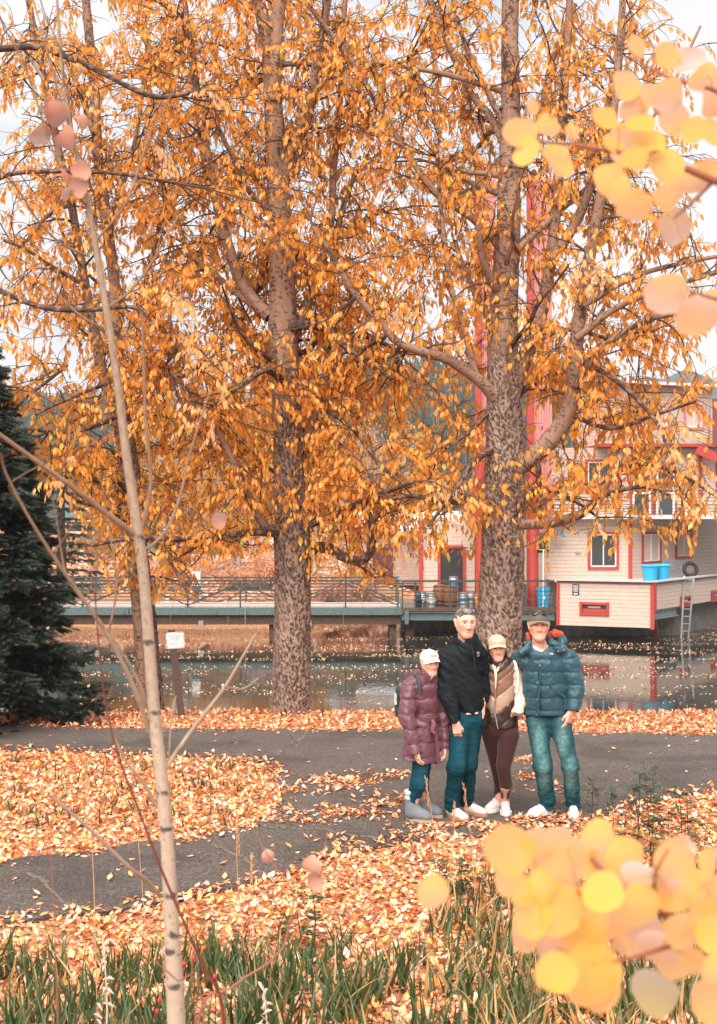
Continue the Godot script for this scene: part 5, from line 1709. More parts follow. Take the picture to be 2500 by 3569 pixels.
func bin(label: String, at: Vector3, s: Vector3, m: Material, lean: float) -> void:
	var o := thing("bin", label, "bin", at)
	var mb := MB.new()
	var b := 0.82
	var p := [Vector3(-s.x / 2 * b, 0, s.z / 2 * b), Vector3(s.x / 2 * b, 0, s.z / 2 * b), Vector3(s.x / 2 * b, 0, -s.z / 2 * b), Vector3(-s.x / 2 * b, 0, -s.z / 2 * b)]
	for i in 4:
		var q0: Vector3 = p[i]
		var q1: Vector3 = p[(i + 1) % 4]
		mb.quad(q0, q1, Vector3(q1.x / b + lean * 0.5, s.y, q1.z / b), Vector3(q0.x / b + lean * 0.5, s.y, q0.z / b))
	part(o, "body", mb.mesh(), m)
	bx(o, "lid", Vector3(lean * 0.5, s.y + 0.02, 0), Vector3(s.x + 0.05, 0.05, s.z + 0.05), m)
	bx(o, "rim", Vector3(lean * 0.48, s.y - 0.05, 0), Vector3(s.x + 0.03, 0.05, s.z + 0.03), m)
	for k in 3: bx(o, "rib", Vector3(lean * 0.25 - s.x * 0.25 + k * s.x * 0.25, s.y * 0.5, s.z / 2 * 0.93), Vector3(0.03, s.y * 0.7, 0.02), m)
	if m == M.blue:
		bx(o, "mark", Vector3(0.02, s.y * 0.5, s.z / 2 * 0.96), Vector3(0.09, 0.16, 0.012), M.white)

func make_sign() -> void:
	var o := thing("no_fishing_sign", "white no fishing sign leaning on a rusty post at the pond's edge", "sign", Vector3(-2.28, 0.0, -16.25))
	var rust := weather(mat(Color(0.09, 0.055, 0.045), 0.75), 0.1, 2.0, 0.5, 1.0)
	var a := Vector3(-0.02, -0.2, 0)
	var b := P(598, 2196, 16.25) - o.position
	bar(o, "post", a, b, 0.055, 0.03, rust)
	for s: float in [-1.0, 1.0]: bar(o, "post_flange", a + Vector3(s * 0.027, 0, 0.02), b + Vector3(s * 0.027, 0, 0.02), 0.012, 0.04, rust)
	var holes := mat(Color(0.01, 0.01, 0.01), 0.9)
	for k in 14: bx(o, "bolt_hole", a.lerp(b, 0.2 + k * 0.05) + Vector3(0, 0, 0.016), Vector3(0.01, 0.01, 0.002), holes)
	var lean := Basis(Vector3(0, 0, 1), 0.075)
	var c := P(611, 2233, 16.2) - o.position
	c.z = 0.035
	# plate with rounded corners
	var mb := MB.new()
	var ring := []
	for q in 4:
		for k in 5:
			var an := PI / 2 * q + PI / 8 * k
			ring.append(Vector3(signf(cos(PI / 2 * q + PI / 4)) * (0.118 - 0.03), signf(sin(PI / 2 * q + PI / 4)) * (0.108 - 0.03), 0) + Vector3(cos(an), sin(an), 0) * 0.03)
	for z: float in [-0.002, 0.002]:
		var ce := mb.vert(Vector3(0, 0, z), Vector3(0, 0, signf(z)))
		var st := mb.v.size()
		for r: Vector3 in ring: mb.vert(r + Vector3(0, 0, z), Vector3(0, 0, signf(z)))
		for k in ring.size(): mb.tri(ce, st + k, st + (k + 1) % ring.size())
	for k in ring.size():
		var r0: Vector3 = ring[k]
		var r1: Vector3 = ring[(k + 1) % ring.size()]
		mb.quad(r0 + Vector3(0, 0, -0.002), r1 + Vector3(0, 0, -0.002), r1 + Vector3(0, 0, 0.002), r0 + Vector3(0, 0, 0.002))
	var plate := part(o, "plate", mb.mesh(), mat(Color(0.68, 0.64, 0.66), 0.45), Transform3D(lean, c))
	# black border, worn away at one corner as in the photograph
	var ink := mat(Color(0.015, 0.015, 0.018), 0.6)
	var bd := MB.new()
	var pr := PackedVector3Array()
	for k in 18: pr.append((ring[(k + 2 + 20) % 20] as Vector3) * 0.93 + Vector3(0, 0, 0.003))
	var path := [Vector3(0.005, 0.1, 0.003), Vector3(0.085, 0.1, 0.003), Vector3(0.103, 0.09, 0.003), Vector3(0.11, 0.075, 0.003), Vector3(0.11, -0.078, 0.003), Vector3(0.103, -0.092, 0.003), Vector3(0.088, -0.1, 0.003), Vector3(-0.088, -0.1, 0.003), Vector3(-0.103, -0.092, 0.003), Vector3(-0.11, -0.078, 0.003), Vector3(-0.11, 0.03, 0.003)]
	for k in path.size() - 1:
		var d: Vector3 = (path[k + 1] - path[k]).normalized()
		var s := Vector3(-d.y, d.x, 0) * 0.0025
		bd.quad(path[k] - s, path[k + 1] - s, path[k + 1] + s, path[k] + s)
	part(plate, "border", bd.mesh(), ink)
	var font := SystemFont.new()
	font.font_names = PackedStringArray(["Droid Sans"])
	var lines := ["NO FISHING", "THIS AREA", "T.O.B.", "ORD 11-2-7"]
	for k in 4:
		var t := TextMesh.new()
		t.text = lines[k]
		t.font = font
		t.font_size = 24
		t.pixel_size = 0.00115
		t.depth = 0.001
		part(plate, "lettering", t, ink, Transform3D(Basis(), Vector3(0.0, 0.055 - k * 0.033, 0.003)))
	for y: float in [0.085, -0.082]: bx(plate, "bolt", Vector3(0, y, 0.004), Vector3(0.012, 0.012, 0.006), M.steel)

# ---------- people: distance fields meshed as surface nets ----------
class Field:
	var a := PackedVector3Array()       # start
	var e := PackedVector3Array()       # end minus start, squashed
	var s := PackedVector3Array()       # squash of the axes
	var r0 := PackedFloat32Array()
	var r1 := PackedFloat32Array()
	var k := PackedFloat32Array()
	var op := PackedInt32Array()        # 0 join, 1 cut away, 2 keep below a plane, 3 join with a flat end
	var h := 0.01
	var fold := 0                       # relief: 1 level quilting, 2 soft cloth, 3 chevron quilting, 4 denim, 5 hair, 6 knit
	var par := Vector3(0.12, 0.0, 0.0)
	var tint := 0
	var cols: Array = []
	var eyes := PackedVector3Array()
	var noise := FastNoiseLite.new()
	var at := Transform3D()

	func cap(p: Vector3, rp: float, q: Vector3, rq: float, squash := Vector3.ONE, blend := 0.03, how := 0) -> void:
		a.append(p)
		e.append((q - p) / squash)
		s.append(Vector3.ONE / squash)
		r0.append(rp)
		r1.append(rq)
		k.append(blend)
		op.append(how)

	func plane(p: Vector3, n: Vector3) -> void:
		a.append(p)
		e.append(n.normalized())
		s.append(Vector3.ONE)
		r0.append(0)
		r1.append(0)
		k.append(0)
		op.append(2)

	func one(i: int, p: Vector3) -> float:
		if op[i] == 2: return (p - a[i]).dot(e[i])
		var q := (p - a[i]) * s[i]
		var b := e[i]
		var bb := b.length_squared()
		var t := q.dot(b) / bb if bb > 0.0000001 else 0.0
		if op[i] == 3:
			var tc := maxf(t, 0.0)
			return maxf((q - b * tc).length() - lerpf(r0[i], r1[i], minf(tc, 1.0)), (t - 1.0) * sqrt(bb))
		t = clampf(t, 0.0, 1.0)
		return (q - b * t).length() - lerpf(r0[i], r1[i], t)

	func value(p: Vector3, use: PackedInt32Array) -> float:
		var d := 1000.0
		for i in use:
			var o := op[i]
			if o == 2:
				d = maxf(d, (p - a[i]).dot(e[i]))
				continue
			var q := (p - a[i]) * s[i]
			var b := e[i]
			var bb := b.length_squared()
			var t := q.dot(b) / bb if bb > 0.0000001 else 0.0
			var x: float
			if o == 3:
				var tc := maxf(t, 0.0)
				x = maxf((q - b * tc).length() - lerpf(r0[i], r1[i], minf(tc, 1.0)), (t - 1.0) * sqrt(bb))
			else:
				t = clampf(t, 0.0, 1.0)
				x = (q - b * t).length() - lerpf(r0[i], r1[i], t)
			var kk := k[i]
			if o == 1:
				x = -x
				if kk > 0.0 and absf(d - x) < kk:
					var m := (kk - absf(d - x)) / kk
					d = maxf(d, x) + m * m * kk * 0.25
				else: d = maxf(d, x)
			elif kk > 0.0 and absf(d - x) < kk:
				var m := (kk - absf(d - x)) / kk
				d = minf(d, x) - m * m * kk * 0.25
			else: d = minf(d, x)
		if fold > 0 and absf(d) < 0.05: d -= relief(p)
		return d

	func relief(p: Vector3) -> float:
		if fold == 1:      # puffed rows with stitched seams and small puckers
			var w := noise.get_noise_3d(p.x * 9.0, p.y * 9.0, p.z * 9.0)
			var f := absf(sin(PI * (p.y + w * 0.012 + par.y) / par.x))
			var pk := noise.get_noise_3d(p.x * 34.0, p.y * 13.0, p.z * 34.0) * 0.006 * (1.2 - f)
			return pow(f, 0.42) * 0.014 - 0.013 + w * 0.009 + pk
		if fold == 2:      # drag folds running down from the shoulders
			var w := noise.get_noise_3d(p.x * 7.0 + p.y * 6.0, p.y * 3.5, p.z * 7.0)
			return w * 0.020 + noise.get_noise_3d(p.x * 14.0 + p.y * 10.0, p.y * 16.0, p.z * 14.0) * 0.006
		if fold == 3:
			var w := noise.get_noise_3d(p.x * 9.0, p.y * 9.0, p.z * 9.0)
			var f := absf(sin(PI * (p.y - absf(p.x - par.z) * 0.75 + par.y) / par.x))
			return pow(f, 0.42) * 0.017 - 0.012 + w * 0.006 + noise.get_noise_3d(p.x * 30.0, p.y * 16.0, p.z * 30.0) * 0.004 * (1.2 - f)
		if fold == 4:      # creases across the leg, crowding at knee and ankle
			var low := smoothstep(0.45, 0.08, p.y) + 0.22 * exp(-pow((p.y - 0.47) / 0.07, 2.0)) + 0.5 * smoothstep(0.8, 0.9, p.y) + 0.25
			return noise.get_noise_3d(p.x * 9.0 + p.y * 5.0, p.y * 17.0, p.z * 9.0) * 0.011 * low + noise.get_noise_3d(p.x * 5.0, p.y * 4.0, p.z * 5.0) * 0.006
		if fold == 5:
			return noise.get_noise_3d(p.x * 40.0, p.y * 14.0 + p.z * 14.0, p.z * 12.0) * 0.006
		return noise.get_noise_3d(p.x * 50.0, p.y * 50.0, p.z * 50.0) * 0.0035

	func color(p: Vector3) -> Color:
		var c: Color = cols[0]
		var n := noise.get_noise_3d(p.x * 22.0, p.y * 22.0, p.z * 22.0)
		if tint == 1:      # a face: eyes, brows, lips, teeth, cheeks
			if p.z > 0.055:
				var ax := absf(p.x)
				c = c.lerp(Color(0.62, 0.22, 0.15), 0.28 * exp(-pow((ax - 0.042) / 0.018, 2.0) - pow((p.y + 0.028) / 0.02, 2.0)))
				c = c.lerp(Color(0.60, 0.22, 0.15), 0.25 * exp(-pow(ax / 0.014, 2.0) - pow((p.y + 0.034) / 0.012, 2.0)))
				var my := p.y + 0.069 - p.x * p.x * 13.0
				if ax < 0.027 and absf(my) < 0.0095: c = c.lerp(cols[3], 0.8)
				if ax < 0.0175 and absf(my) < 0.0036:
					c = c.lerp(cols[4], 0.8) if cols[4].a > 0.5 else c.lerp(Color(0.12, 0.03, 0.025), 0.6)
				var by := p.y - 0.031 + absf(ax - 0.03) * 0.15
				if ax > 0.013 and ax < 0.050 and absf(by) < 0.0042: c = c.lerp(cols[2], 0.75)
				for ey in eyes:
					var q := (p - ey)
					var ex := q.x / 0.0155
					var yy := q.y / 0.0068
					if ex * ex + yy * yy < 1.0:
						c = Color(0.40, 0.35, 0.32)
						if q.x * q.x + q.y * q.y < 0.000060: c = cols[1]
					elif ex * ex + yy * yy < 1.7 and q.y > 0.002: c = c.lerp(Color(0.09, 0.05, 0.04), 0.7)
			if cols.size() > 5 and p.y < -0.048 and p.z > 0.0: c = c.lerp(cols[5], 0.32)
			return c * (1.0 + n * 0.05)
		if tint == 2:      # two-tone chevron vest
			var v := p.y - absf(p.x - par.z) * 0.75
			return cols[0] if v > par.y + 0.2 or v < par.y - 0.30 else (cols[2] if v > par.y - 0.02 else cols[1])
		if tint == 3:      # denim with worn thighs and shins
			var f := 0.0
			for w in eyes: f = maxf(f, exp(-pow((p.x - w.x) / 0.05, 2.0) - pow((p.y - w.y) / 0.17, 2.0)) * w.z)
			if p.z < 0.0: f *= 0.3
			var g := noise.get_noise_3d(p.x * 60.0, p.y * 25.0, p.z * 60.0)
			return cols[0].lerp(cols[1], clampf(f * (0.85 + g * 0.3 + n * 0.3), 0.0, 1.0)) * (1.0 + n * 0.10 + g * 0.06)
		if cols.size() > 1: return cols[0].lerp(cols[1], clampf(0.5 + n * 1.2, 0.0, 1.0))
		return c * (1.0 + n * 0.06)

	# [positions, normals, colours, triangles]
	func build() -> Array:
		noise.noise_type = FastNoiseLite.TYPE_SIMPLEX
		noise.frequency = 1.0
		noise.fractal_octaves = 2
		var lo := Vector3.ONE * 100.0
		var hi := -lo
		for i in a.size():
			if op[i] == 1 or op[i] == 2: continue
			var q := a[i] + e[i] / s[i]
			var rm := maxf(r0[i], r1[i])
			var m := Vector3(rm / s[i].x, rm / s[i].y, rm / s[i].z) + Vector3.ONE * 0.03
			lo = lo.min(a[i] - m).min(q - m)
			hi = hi.max(a[i] + m).max(q + m)
		var B := 8
		var bw := B * h
		var nb := Vector3i(((hi - lo) / bw).ceil())
		var R := bw * 0.87
		var sm := 1.0
		for q in s: sm = maxf(sm, maxf(q.x, maxf(q.y, q.z)))
		var slack := (0.03 if fold > 0 else 0.004) + R * sm
		var verts := PackedVector3Array()
		var norms := PackedVector3Array()
		var cc := PackedColorArray()
		var keys := PackedInt64Array()
		var flags := PackedInt32Array()
		var where := {}
		var F := PackedFloat32Array()
		F.resize(729)
		var near := PackedFloat32Array()
		near.resize(a.size())
		for bz in nb.z:
			for by in nb.y:
				for bx in nb.x:
					var o := lo + Vector3(bx, by, bz) * bw
					var c := o + Vector3.ONE * bw * 0.5
					var dm := 1000.0
					for i in a.size():
						var x := one(i, c)
						near[i] = x
						if op[i] == 0 or op[i] == 3: dm = minf(dm, x)
					if dm > slack + 0.02: continue
					var use := PackedInt32Array()
					for i in a.size():
						if op[i] == 2:
							use.append(i)
						elif op[i] == 1:
							if near[i] < slack + k[i]: use.append(i)
						elif near[i] < dm + R * 2.0 * sm + k[i]: use.append(i)
					var full := value(c, use)
					if absf(full) > slack: continue
					var n := 0
					var p := o
					for z in 9:
						p.z = o.z + z * h
						for y in 9:
							p.y = o.y + y * h
							for x in 9:
								p.x = o.x + x * h
								F[n] = value(p, use)
								n += 1
					for z in 8:
						for y in 8:
							for x in 8:
								var b := z * 81 + y * 9 + x
								var f0 := F[b]
								var f1 := F[b + 1]
								var f2 := F[b + 9]
								var f3 := F[b + 10]
								var f4 := F[b + 81]
								var f5 := F[b + 82]
								var f6 := F[b + 90]
								var f7 := F[b + 91]
								var m := int(f0 < 0.0) + int(f1 < 0.0) + int(f2 < 0.0) + int(f3 < 0.0) + int(f4 < 0.0) + int(f5 < 0.0) + int(f6 < 0.0) + int(f7 < 0.0)
								if m == 0 or m == 8: continue
								var sum := Vector3.ZERO
								var cnt := 0
								if (f0 < 0.0) != (f1 < 0.0): sum += Vector3(f0 / (f0 - f1), 0, 0); cnt += 1
								if (f2 < 0.0) != (f3 < 0.0): sum += Vector3(f2 / (f2 - f3), 1, 0); cnt += 1
								if (f4 < 0.0) != (f5 < 0.0): sum += Vector3(f4 / (f4 - f5), 0, 1); cnt += 1
								if (f6 < 0.0) != (f7 < 0.0): sum += Vector3(f6 / (f6 - f7), 1, 1); cnt += 1
								if (f0 < 0.0) != (f2 < 0.0): sum += Vector3(0, f0 / (f0 - f2), 0); cnt += 1
								if (f1 < 0.0) != (f3 < 0.0): sum += Vector3(1, f1 / (f1 - f3), 0); cnt += 1
								if (f4 < 0.0) != (f6 < 0.0): sum += Vector3(0, f4 / (f4 - f6), 1); cnt += 1
								if (f5 < 0.0) != (f7 < 0.0): sum += Vector3(1, f5 / (f5 - f7), 1); cnt += 1
								if (f0 < 0.0) != (f4 < 0.0): sum += Vector3(0, 0, f0 / (f0 - f4)); cnt += 1
								if (f1 < 0.0) != (f5 < 0.0): sum += Vector3(1, 0, f1 / (f1 - f5)); cnt += 1
								if (f2 < 0.0) != (f6 < 0.0): sum += Vector3(0, 1, f2 / (f2 - f6)); cnt += 1
								if (f3 < 0.0) != (f7 < 0.0): sum += Vector3(1, 1, f3 / (f3 - f7)); cnt += 1
								var q := o + (Vector3(x, y, z) + sum / cnt) * h
								var g := Vector3(f1 + f3 + f5 + f7 - f0 - f2 - f4 - f6, f2 + f3 + f6 + f7 - f0 - f1 - f4 - f5, f4 + f5 + f6 + f7 - f0 - f1 - f2 - f3)
								var key := ((bx * 8 + x) * 4096 + by * 8 + y) * 4096 + bz * 8 + z
								where[key] = verts.size()
								keys.append(key)
								flags.append((1 if (f0 < 0.0) != (f1 < 0.0) else 0) + (2 if (f0 < 0.0) != (f2 < 0.0) else 0) + (4 if (f0 < 0.0) != (f4 < 0.0) else 0))
								verts.append(q)
								norms.append(g.normalized())
								cc.append(color(q))
		var tris := PackedInt32Array()
		var X := 4096 * 4096
		var Y := 4096
		for i in keys.size():
			var fl := flags[i]
			if fl == 0: continue
			var key := keys[i]
			for ax in 3:
				if not (fl & (1 << ax)): continue
				var u := Y if ax == 0 else 1 if ax == 1 else X
				var w := 1 if ax == 0 else X if ax == 1 else Y
				var v1: int = where.get(key - u, -1)
				var v2: int = where.get(key - u - w, -1)
				var v3: int = where.get(key - w, -1)
				if v1 < 0 or v2 < 0 or v3 < 0: continue
				tris.append_array(PackedInt32Array([i, v1, v2, i, v2, v3]))
		return [verts, norms, cc, tris]

# ---- posing helpers: joints are read off the photograph on the plane where each person stands ----
const PX := 0.00115
var who: Node3D
var who_d := 10.8
var who_turn := 0.0
var jobs: Array = []      # [field, callable that receives its arrays]

func Q(x: float, y: float, dz := 0.0) -> Vector3:
	var w := P(1350.0 + 0.454 * x, 2080.0 + 0.454 * y, who_d)
	w = (w - who.position) * 1.0 + Vector3(0, 0, dz)
	return w.rotated(Vector3.UP, -who_turn)

func QG(x: float, y: float) -> Vector3:
	var py := 2080.0 + 0.454 * y
	var d := (EYE - 0.03) * K / (py - 1785.0)
	var w := Vector3((1350.0 + 0.454 * x - 1250.0) / K * d, 0.03, -d)
	return (w - who.position).rotated(Vector3.UP, -who_turn)

func field(h: float, fold := 0, cols: Array = [], tint := 0) -> Field:
	var f := Field.new()
	f.h = h
	f.fold = fold
	f.cols = cols
	f.tint = tint
	return f

# chain of joints [x, y, dz, r] joined into limbs; the last end flat if wanted
func limb(f: Field, js: Array, squash := 1.0, flat := false, blend := 0.03) -> void:
	for i in js.size() - 1:
		var a: Array = js[i]
		var b: Array = js[i + 1]
		f.cap(joint(a), a[a.size() - 1] * PX, joint(b), b[b.size() - 1] * PX, Vector3(1, 1, squash), blend, 3 if flat and i == js.size() - 2 else 0)

func joint(a: Array) -> Vector3:
	return a[0] if a[0] is Vector3 else Q(a[0], a[1], a[2])

# where a leg meets its shoe
func ankle(heel: Vector3, toe: Vector3, y: float) -> Vector3:
	var d := toe - heel
	d.y = 0
	var q := heel + d.normalized() * 0.052
	return Vector3(q.x, y, q.z)

func queue(f: Field, use: Callable) -> void:
	jobs.append([f, use])

func cloth(parent: Node, called: String, f: Field, m: StandardMaterial3D) -> void:
	if m.roughness > 0.5: m.metallic_specular = 0.25
	queue(f, func(r: Array) -> void:
		part(parent, called, arrays_mesh([r]), m))

func arrays_mesh(list: Array) -> ArrayMesh:
	var mb := MB.new()
	for r in list:
		var st := mb.v.size()
		mb.v.append_array(r[0])
		mb.n.append_array(r[1])
		mb.c.append_array(r[2])
		for i: int in r[3]: mb.t.append(i + st)
	mb.u.resize(mb.v.size())
	return mb.mesh()

func run_jobs() -> void:
	var results := []
	results.resize(jobs.size())
	var lock := Mutex.new()
	var work := func(i: int) -> void:
		var r: Array = (jobs[i][0] as Field).build()
		lock.lock()
		results[i] = r
		lock.unlock()
	var id := WorkerThreadPool.add_group_task(work, jobs.size(), -1, true)
	WorkerThreadPool.wait_for_group_task_completion(id)
	for i in jobs.size(): jobs[i][1].call(results[i])
	jobs.clear()

# head about its own centre: eyes near y = 0.012, chin at -0.12, facing +z
func head_field(skin: Color, iris: Color, brow: Color, lip: Color, smile: bool, w := 1.0, stubble := Color(0, 0, 0, 0)) -> Field:
	var f := field(0.0036, 0, [skin, iris, brow, lip, Color(0.66, 0.60, 0.55, 1.0 if smile else 0.0)], 1)
	if stubble.a > 0.0: f.cols.append(stubble)
	f.cap(Vector3(0, 0.037, -0.018), 0.079, Vector3(0, 0.034, -0.010), 0.079, Vector3(w, 1.0, 1.17), 0.0)
	f.cap(Vector3(0, 0.005, 0.026), 0.066 * w, Vector3(0, -0.066, 0.040), 0.045 * w, Vector3(1, 1, 1), 0.04)
	for sx: float in [-1.0, 1.0]:
		f.cap(Vector3(sx * 0.034 * w, -0.016, 0.052), 0.030, Vector3(sx * 0.030 * w, -0.03, 0.054), 0.026, Vector3.ONE, 0.03)
		f.cap(Vector3(sx * 0.052 * w, -0.045, 0.0), 0.022, Vector3(sx * 0.020 * w, -0.095, 0.052), 0.020, Vector3.ONE, 0.035)
		f.cap(Vector3(sx * 0.086 * w, 0.022, -0.018), 0.017, Vector3(sx * 0.079 * w, -0.022, -0.006), 0.012, Vector3(0.62, 1, 1), 0.006)
	f.cap(Vector3(-0.011, -0.098, 0.062), 0.018, Vector3(0.011, -0.098, 0.062), 0.018, Vector3.ONE, 0.03)
	f.cap(Vector3(-0.036, 0.030, 0.070), 0.014, Vector3(0.036, 0.030, 0.070), 0.014, Vector3.ONE, 0.02)
	for sx: float in [-1.0, 1.0]: f.cap(Vector3(sx * 0.031, 0.009, 0.100), 0.015, Vector3(sx * 0.034, 0.009, 0.100), 0.015, Vector3.ONE, 0.016, 1)
	f.cap(Vector3(0, 0.018, 0.080), 0.009, Vector3(0, -0.031, 0.105), 0.0125, Vector3.ONE, 0.014)
	for sx: float in [-1.0, 1.0]:
		f.cap(Vector3(sx * 0.011, -0.036, 0.092), 0.0085, Vector3(sx * 0.013, -0.036, 0.088), 0.0085, Vector3.ONE, 0.008)
		f.cap(Vector3(sx * 0.031, 0.010, 0.071), 0.0125, Vector3(sx * 0.031, 0.010, 0.072), 0.0125, Vector3(1.15, 0.9, 1), 0.004)
		f.eyes.append(Vector3(sx * 0.031, 0.010, 0.083))
	f.cap(Vector3(-0.020, -0.062, 0.079), 0.006, Vector3(0.020, -0.062, 0.079), 0.006, Vector3.ONE, 0.008)
	f.cap(Vector3(-0.016, -0.075, 0.079), 0.007, Vector3(0.016, -0.075, 0.079), 0.007, Vector3.ONE, 0.008)
	f.cap(Vector3(0, -0.06, -0.024), 0.052 * w, Vector3(0, -0.19, -0.040), 0.058 * w, Vector3(1, 1, 0.95), 0.03)
	return f

# right hand about its wrist, fingers along -y, thumb toward +x, palm toward +z; mirrored for the left
func hand_field(skin: Color, curl: float, spread := 0.0) -> Field:
	var f := field(0.0042, 0, [skin])
	for i in 4:
		var x := 0.027 - i * 0.018
		f.cap(Vector3(x * 0.62, 0.01, 0), 0.017, Vector3(x, -0.085, 0), 0.0125, Vector3.ONE, 0.014)
	f.cap(Vector3(0, 0.05, 0), 0.024, Vector3(0, -0.01, 0), 0.023, Vector3(1.15, 1, 0.85), 0.02)
	for i in 4:
		var x := 0.027 - i * 0.018
		var len: float = [0.040, 0.046, 0.042, 0.032][i]
		var p := Vector3(x, -0.085, 0)
		var an := curl * 0.6
		for j in 3:
			var l: float = len * [1.0, 0.62, 0.5][j]
			var d := Vector3(spread * (1.5 - i) * 0.1, -cos(an), sin(an))
			f.cap(p, 0.0093 - j * 0.0007, p + d * l, 0.0087 - j * 0.0008, Vector3.ONE, 0.004)
			p += d * l
			an += curl
	f.cap(Vector3(0.022, -0.020, 0.006), 0.015, Vector3(0.046, -0.058, 0.018), 0.0115, Vector3.ONE, 0.014)
	f.cap(Vector3(0.046, -0.058, 0.018), 0.0112, Vector3(0.048 - curl * 0.008, -0.088, 0.024 + curl * 0.01), 0.009, Vector3.ONE, 0.004)
	return f

var body_parts: Array = []

# the body: a continuous skin figure, head and hands on finer grids joined to it
func body(person: Node3D, core: Field, pieces: Array) -> void:
	var list := []
	var want := pieces.size() + 1
	var done := func(r: Array, xf: Transform3D) -> void:
		var rot := xf.basis.orthonormalized()
		list.append([xf * (r[0] as PackedVector3Array), Transform3D(rot, Vector3.ZERO) * (r[1] as PackedVector3Array), r[2], r[3]])
		if list.size() == want:
			var skin := vmat(0.5)
			skin.subsurf_scatter_enabled = true
			skin.subsurf_scatter_strength = 0.08
			part(person, "body", arrays_mesh(list), skin)
	queue(core, func(r: Array) -> void: done.call(r, Transform3D()))
	for pc in pieces:
		var xf: Transform3D = pc[1]
		queue(pc[0], func(r: Array) -> void: done.call(r, xf))

func turned(at: Vector3, yaw: float, pitch := 0.0, roll := 0.0, size := 1.0) -> Transform3D:
	return Transform3D(Basis.from_euler(Vector3(pitch, yaw, roll)) * Basis.from_scale(Vector3.ONE * size), at)

# a hand hung from the wrist: dir is where the fingers go, palm the way the palm looks, side +1 or -1 for the thumb
func hung(at: Vector3, dir: Vector3, palm: Vector3, mirror: float, size := 1.0) -> Transform3D:
	var y := -dir.normalized()
	var z := (palm - y * palm.dot(y)).normalized()
	var x := y.cross(z)
	return Transform3D(Basis(x * mirror, y, z) * Basis.from_scale(Vector3.ONE * size), at)

# baseball cap on a head frame
func cap_on(person: Node3D, xf: Transform3D, crown: Color, brim: Color, words: String, ink: Color, size := 1.0) -> Node3D:
	var o := Node3D.new()
	o.name = "cap"
	person.add_child(o, true)
	o.transform = xf
	var m := mat(crown, 0.85)
	m.rim_enabled = true
	m.rim = 0.3
	# six gores meeting at a button
	for g in 6:
		var mb := MB.new()
		for i in 9:
			var t := i / 8.0 * PI * 0.5
			for j in 5:
				var a := TAU * (g + j / 4.0) / 6.0 + PI / 6.0
				var seam := 1.0 - 0.018 * pow(absf(j / 4.0 * 2.0 - 1.0), 8.0)
				var r := cos(t) * seam
				var p := Vector3(sin(a) * r * 0.090, pow(sin(t), 0.82) * 0.090 * seam, cos(a) * r * 0.112)
				mb.vert(p * size + Vector3(0, 0.034, -0.014), (p / Vector3(0.0081, 0.0081, 0.0125)).normalized(), Color(1, 1, 1))
		for i in 8:
			for j in 4:
				var q := i * 5 + j
				mb.tri(q, q + 1, q + 5)
				mb.tri(q + 1, q + 6, q + 5)
		part(o, "gore", mb.mesh(), m)
	part(o, "button", boulder(0.007, 3), m, Transform3D(Basis(), Vector3(0, 0.126 * size, -0.014)))
	# curved brim with thickness
	var bm := MB.new()
	var nu := 13
	var nv := 5
	for side in 2:
		for u in nu:
			var a := lerpf(-1.15, 1.15, float(u) / (nu - 1))
			for v in nv:
				var t := float(v) / (nv - 1)
				var reach := 1.0 + t * 0.46 * pow(cos(a * 0.92), 0.7)
				var x := sin(a) * 0.090 * lerpf(1.0, 1.03, t)
				var z := cos(a) * 0.112 * reach - 0.014
				var y := 0.0375 - x * x * 4.4 * lerpf(0.12, 1.0, t) - t * 0.010 - side * 0.003
				bm.vert(Vector3(x * size, y, z * size), Vector3(x * 6.0, 1.0, 0.2).normalized() * (1.0 if side == 0 else -1.0))
	for side in 2:
		for u in nu - 1:
			for v in nv - 1:
				var q := side * nu * nv + u * nv + v
				bm.tri(q, q + 1, q + nv)
				bm.tri(q + nv, q + 1, q + nv + 1)
	part(o, "brim", bm.mesh(), mat(brim, 0.85))
	if words:
		var t := TextMesh.new()
		var font := SystemFont.new()
		font.font_names = PackedStringArray(["Droid Serif" if words == "Silos" else "Droid Sans"])
		if words == "Silos": font.font_italic = true
		else: font.font_weight = 700
		t.font = font
		t.text = words
		t.font_size = 24
		t.pixel_size = 0.00105
		t.depth = 0.012
		part(o, "lettering", t, mat(ink, 0.7), Transform3D(Basis(Vector3.RIGHT, -0.42), Vector3(0, 0.076 * size, 0.0885 * size)))
	return o

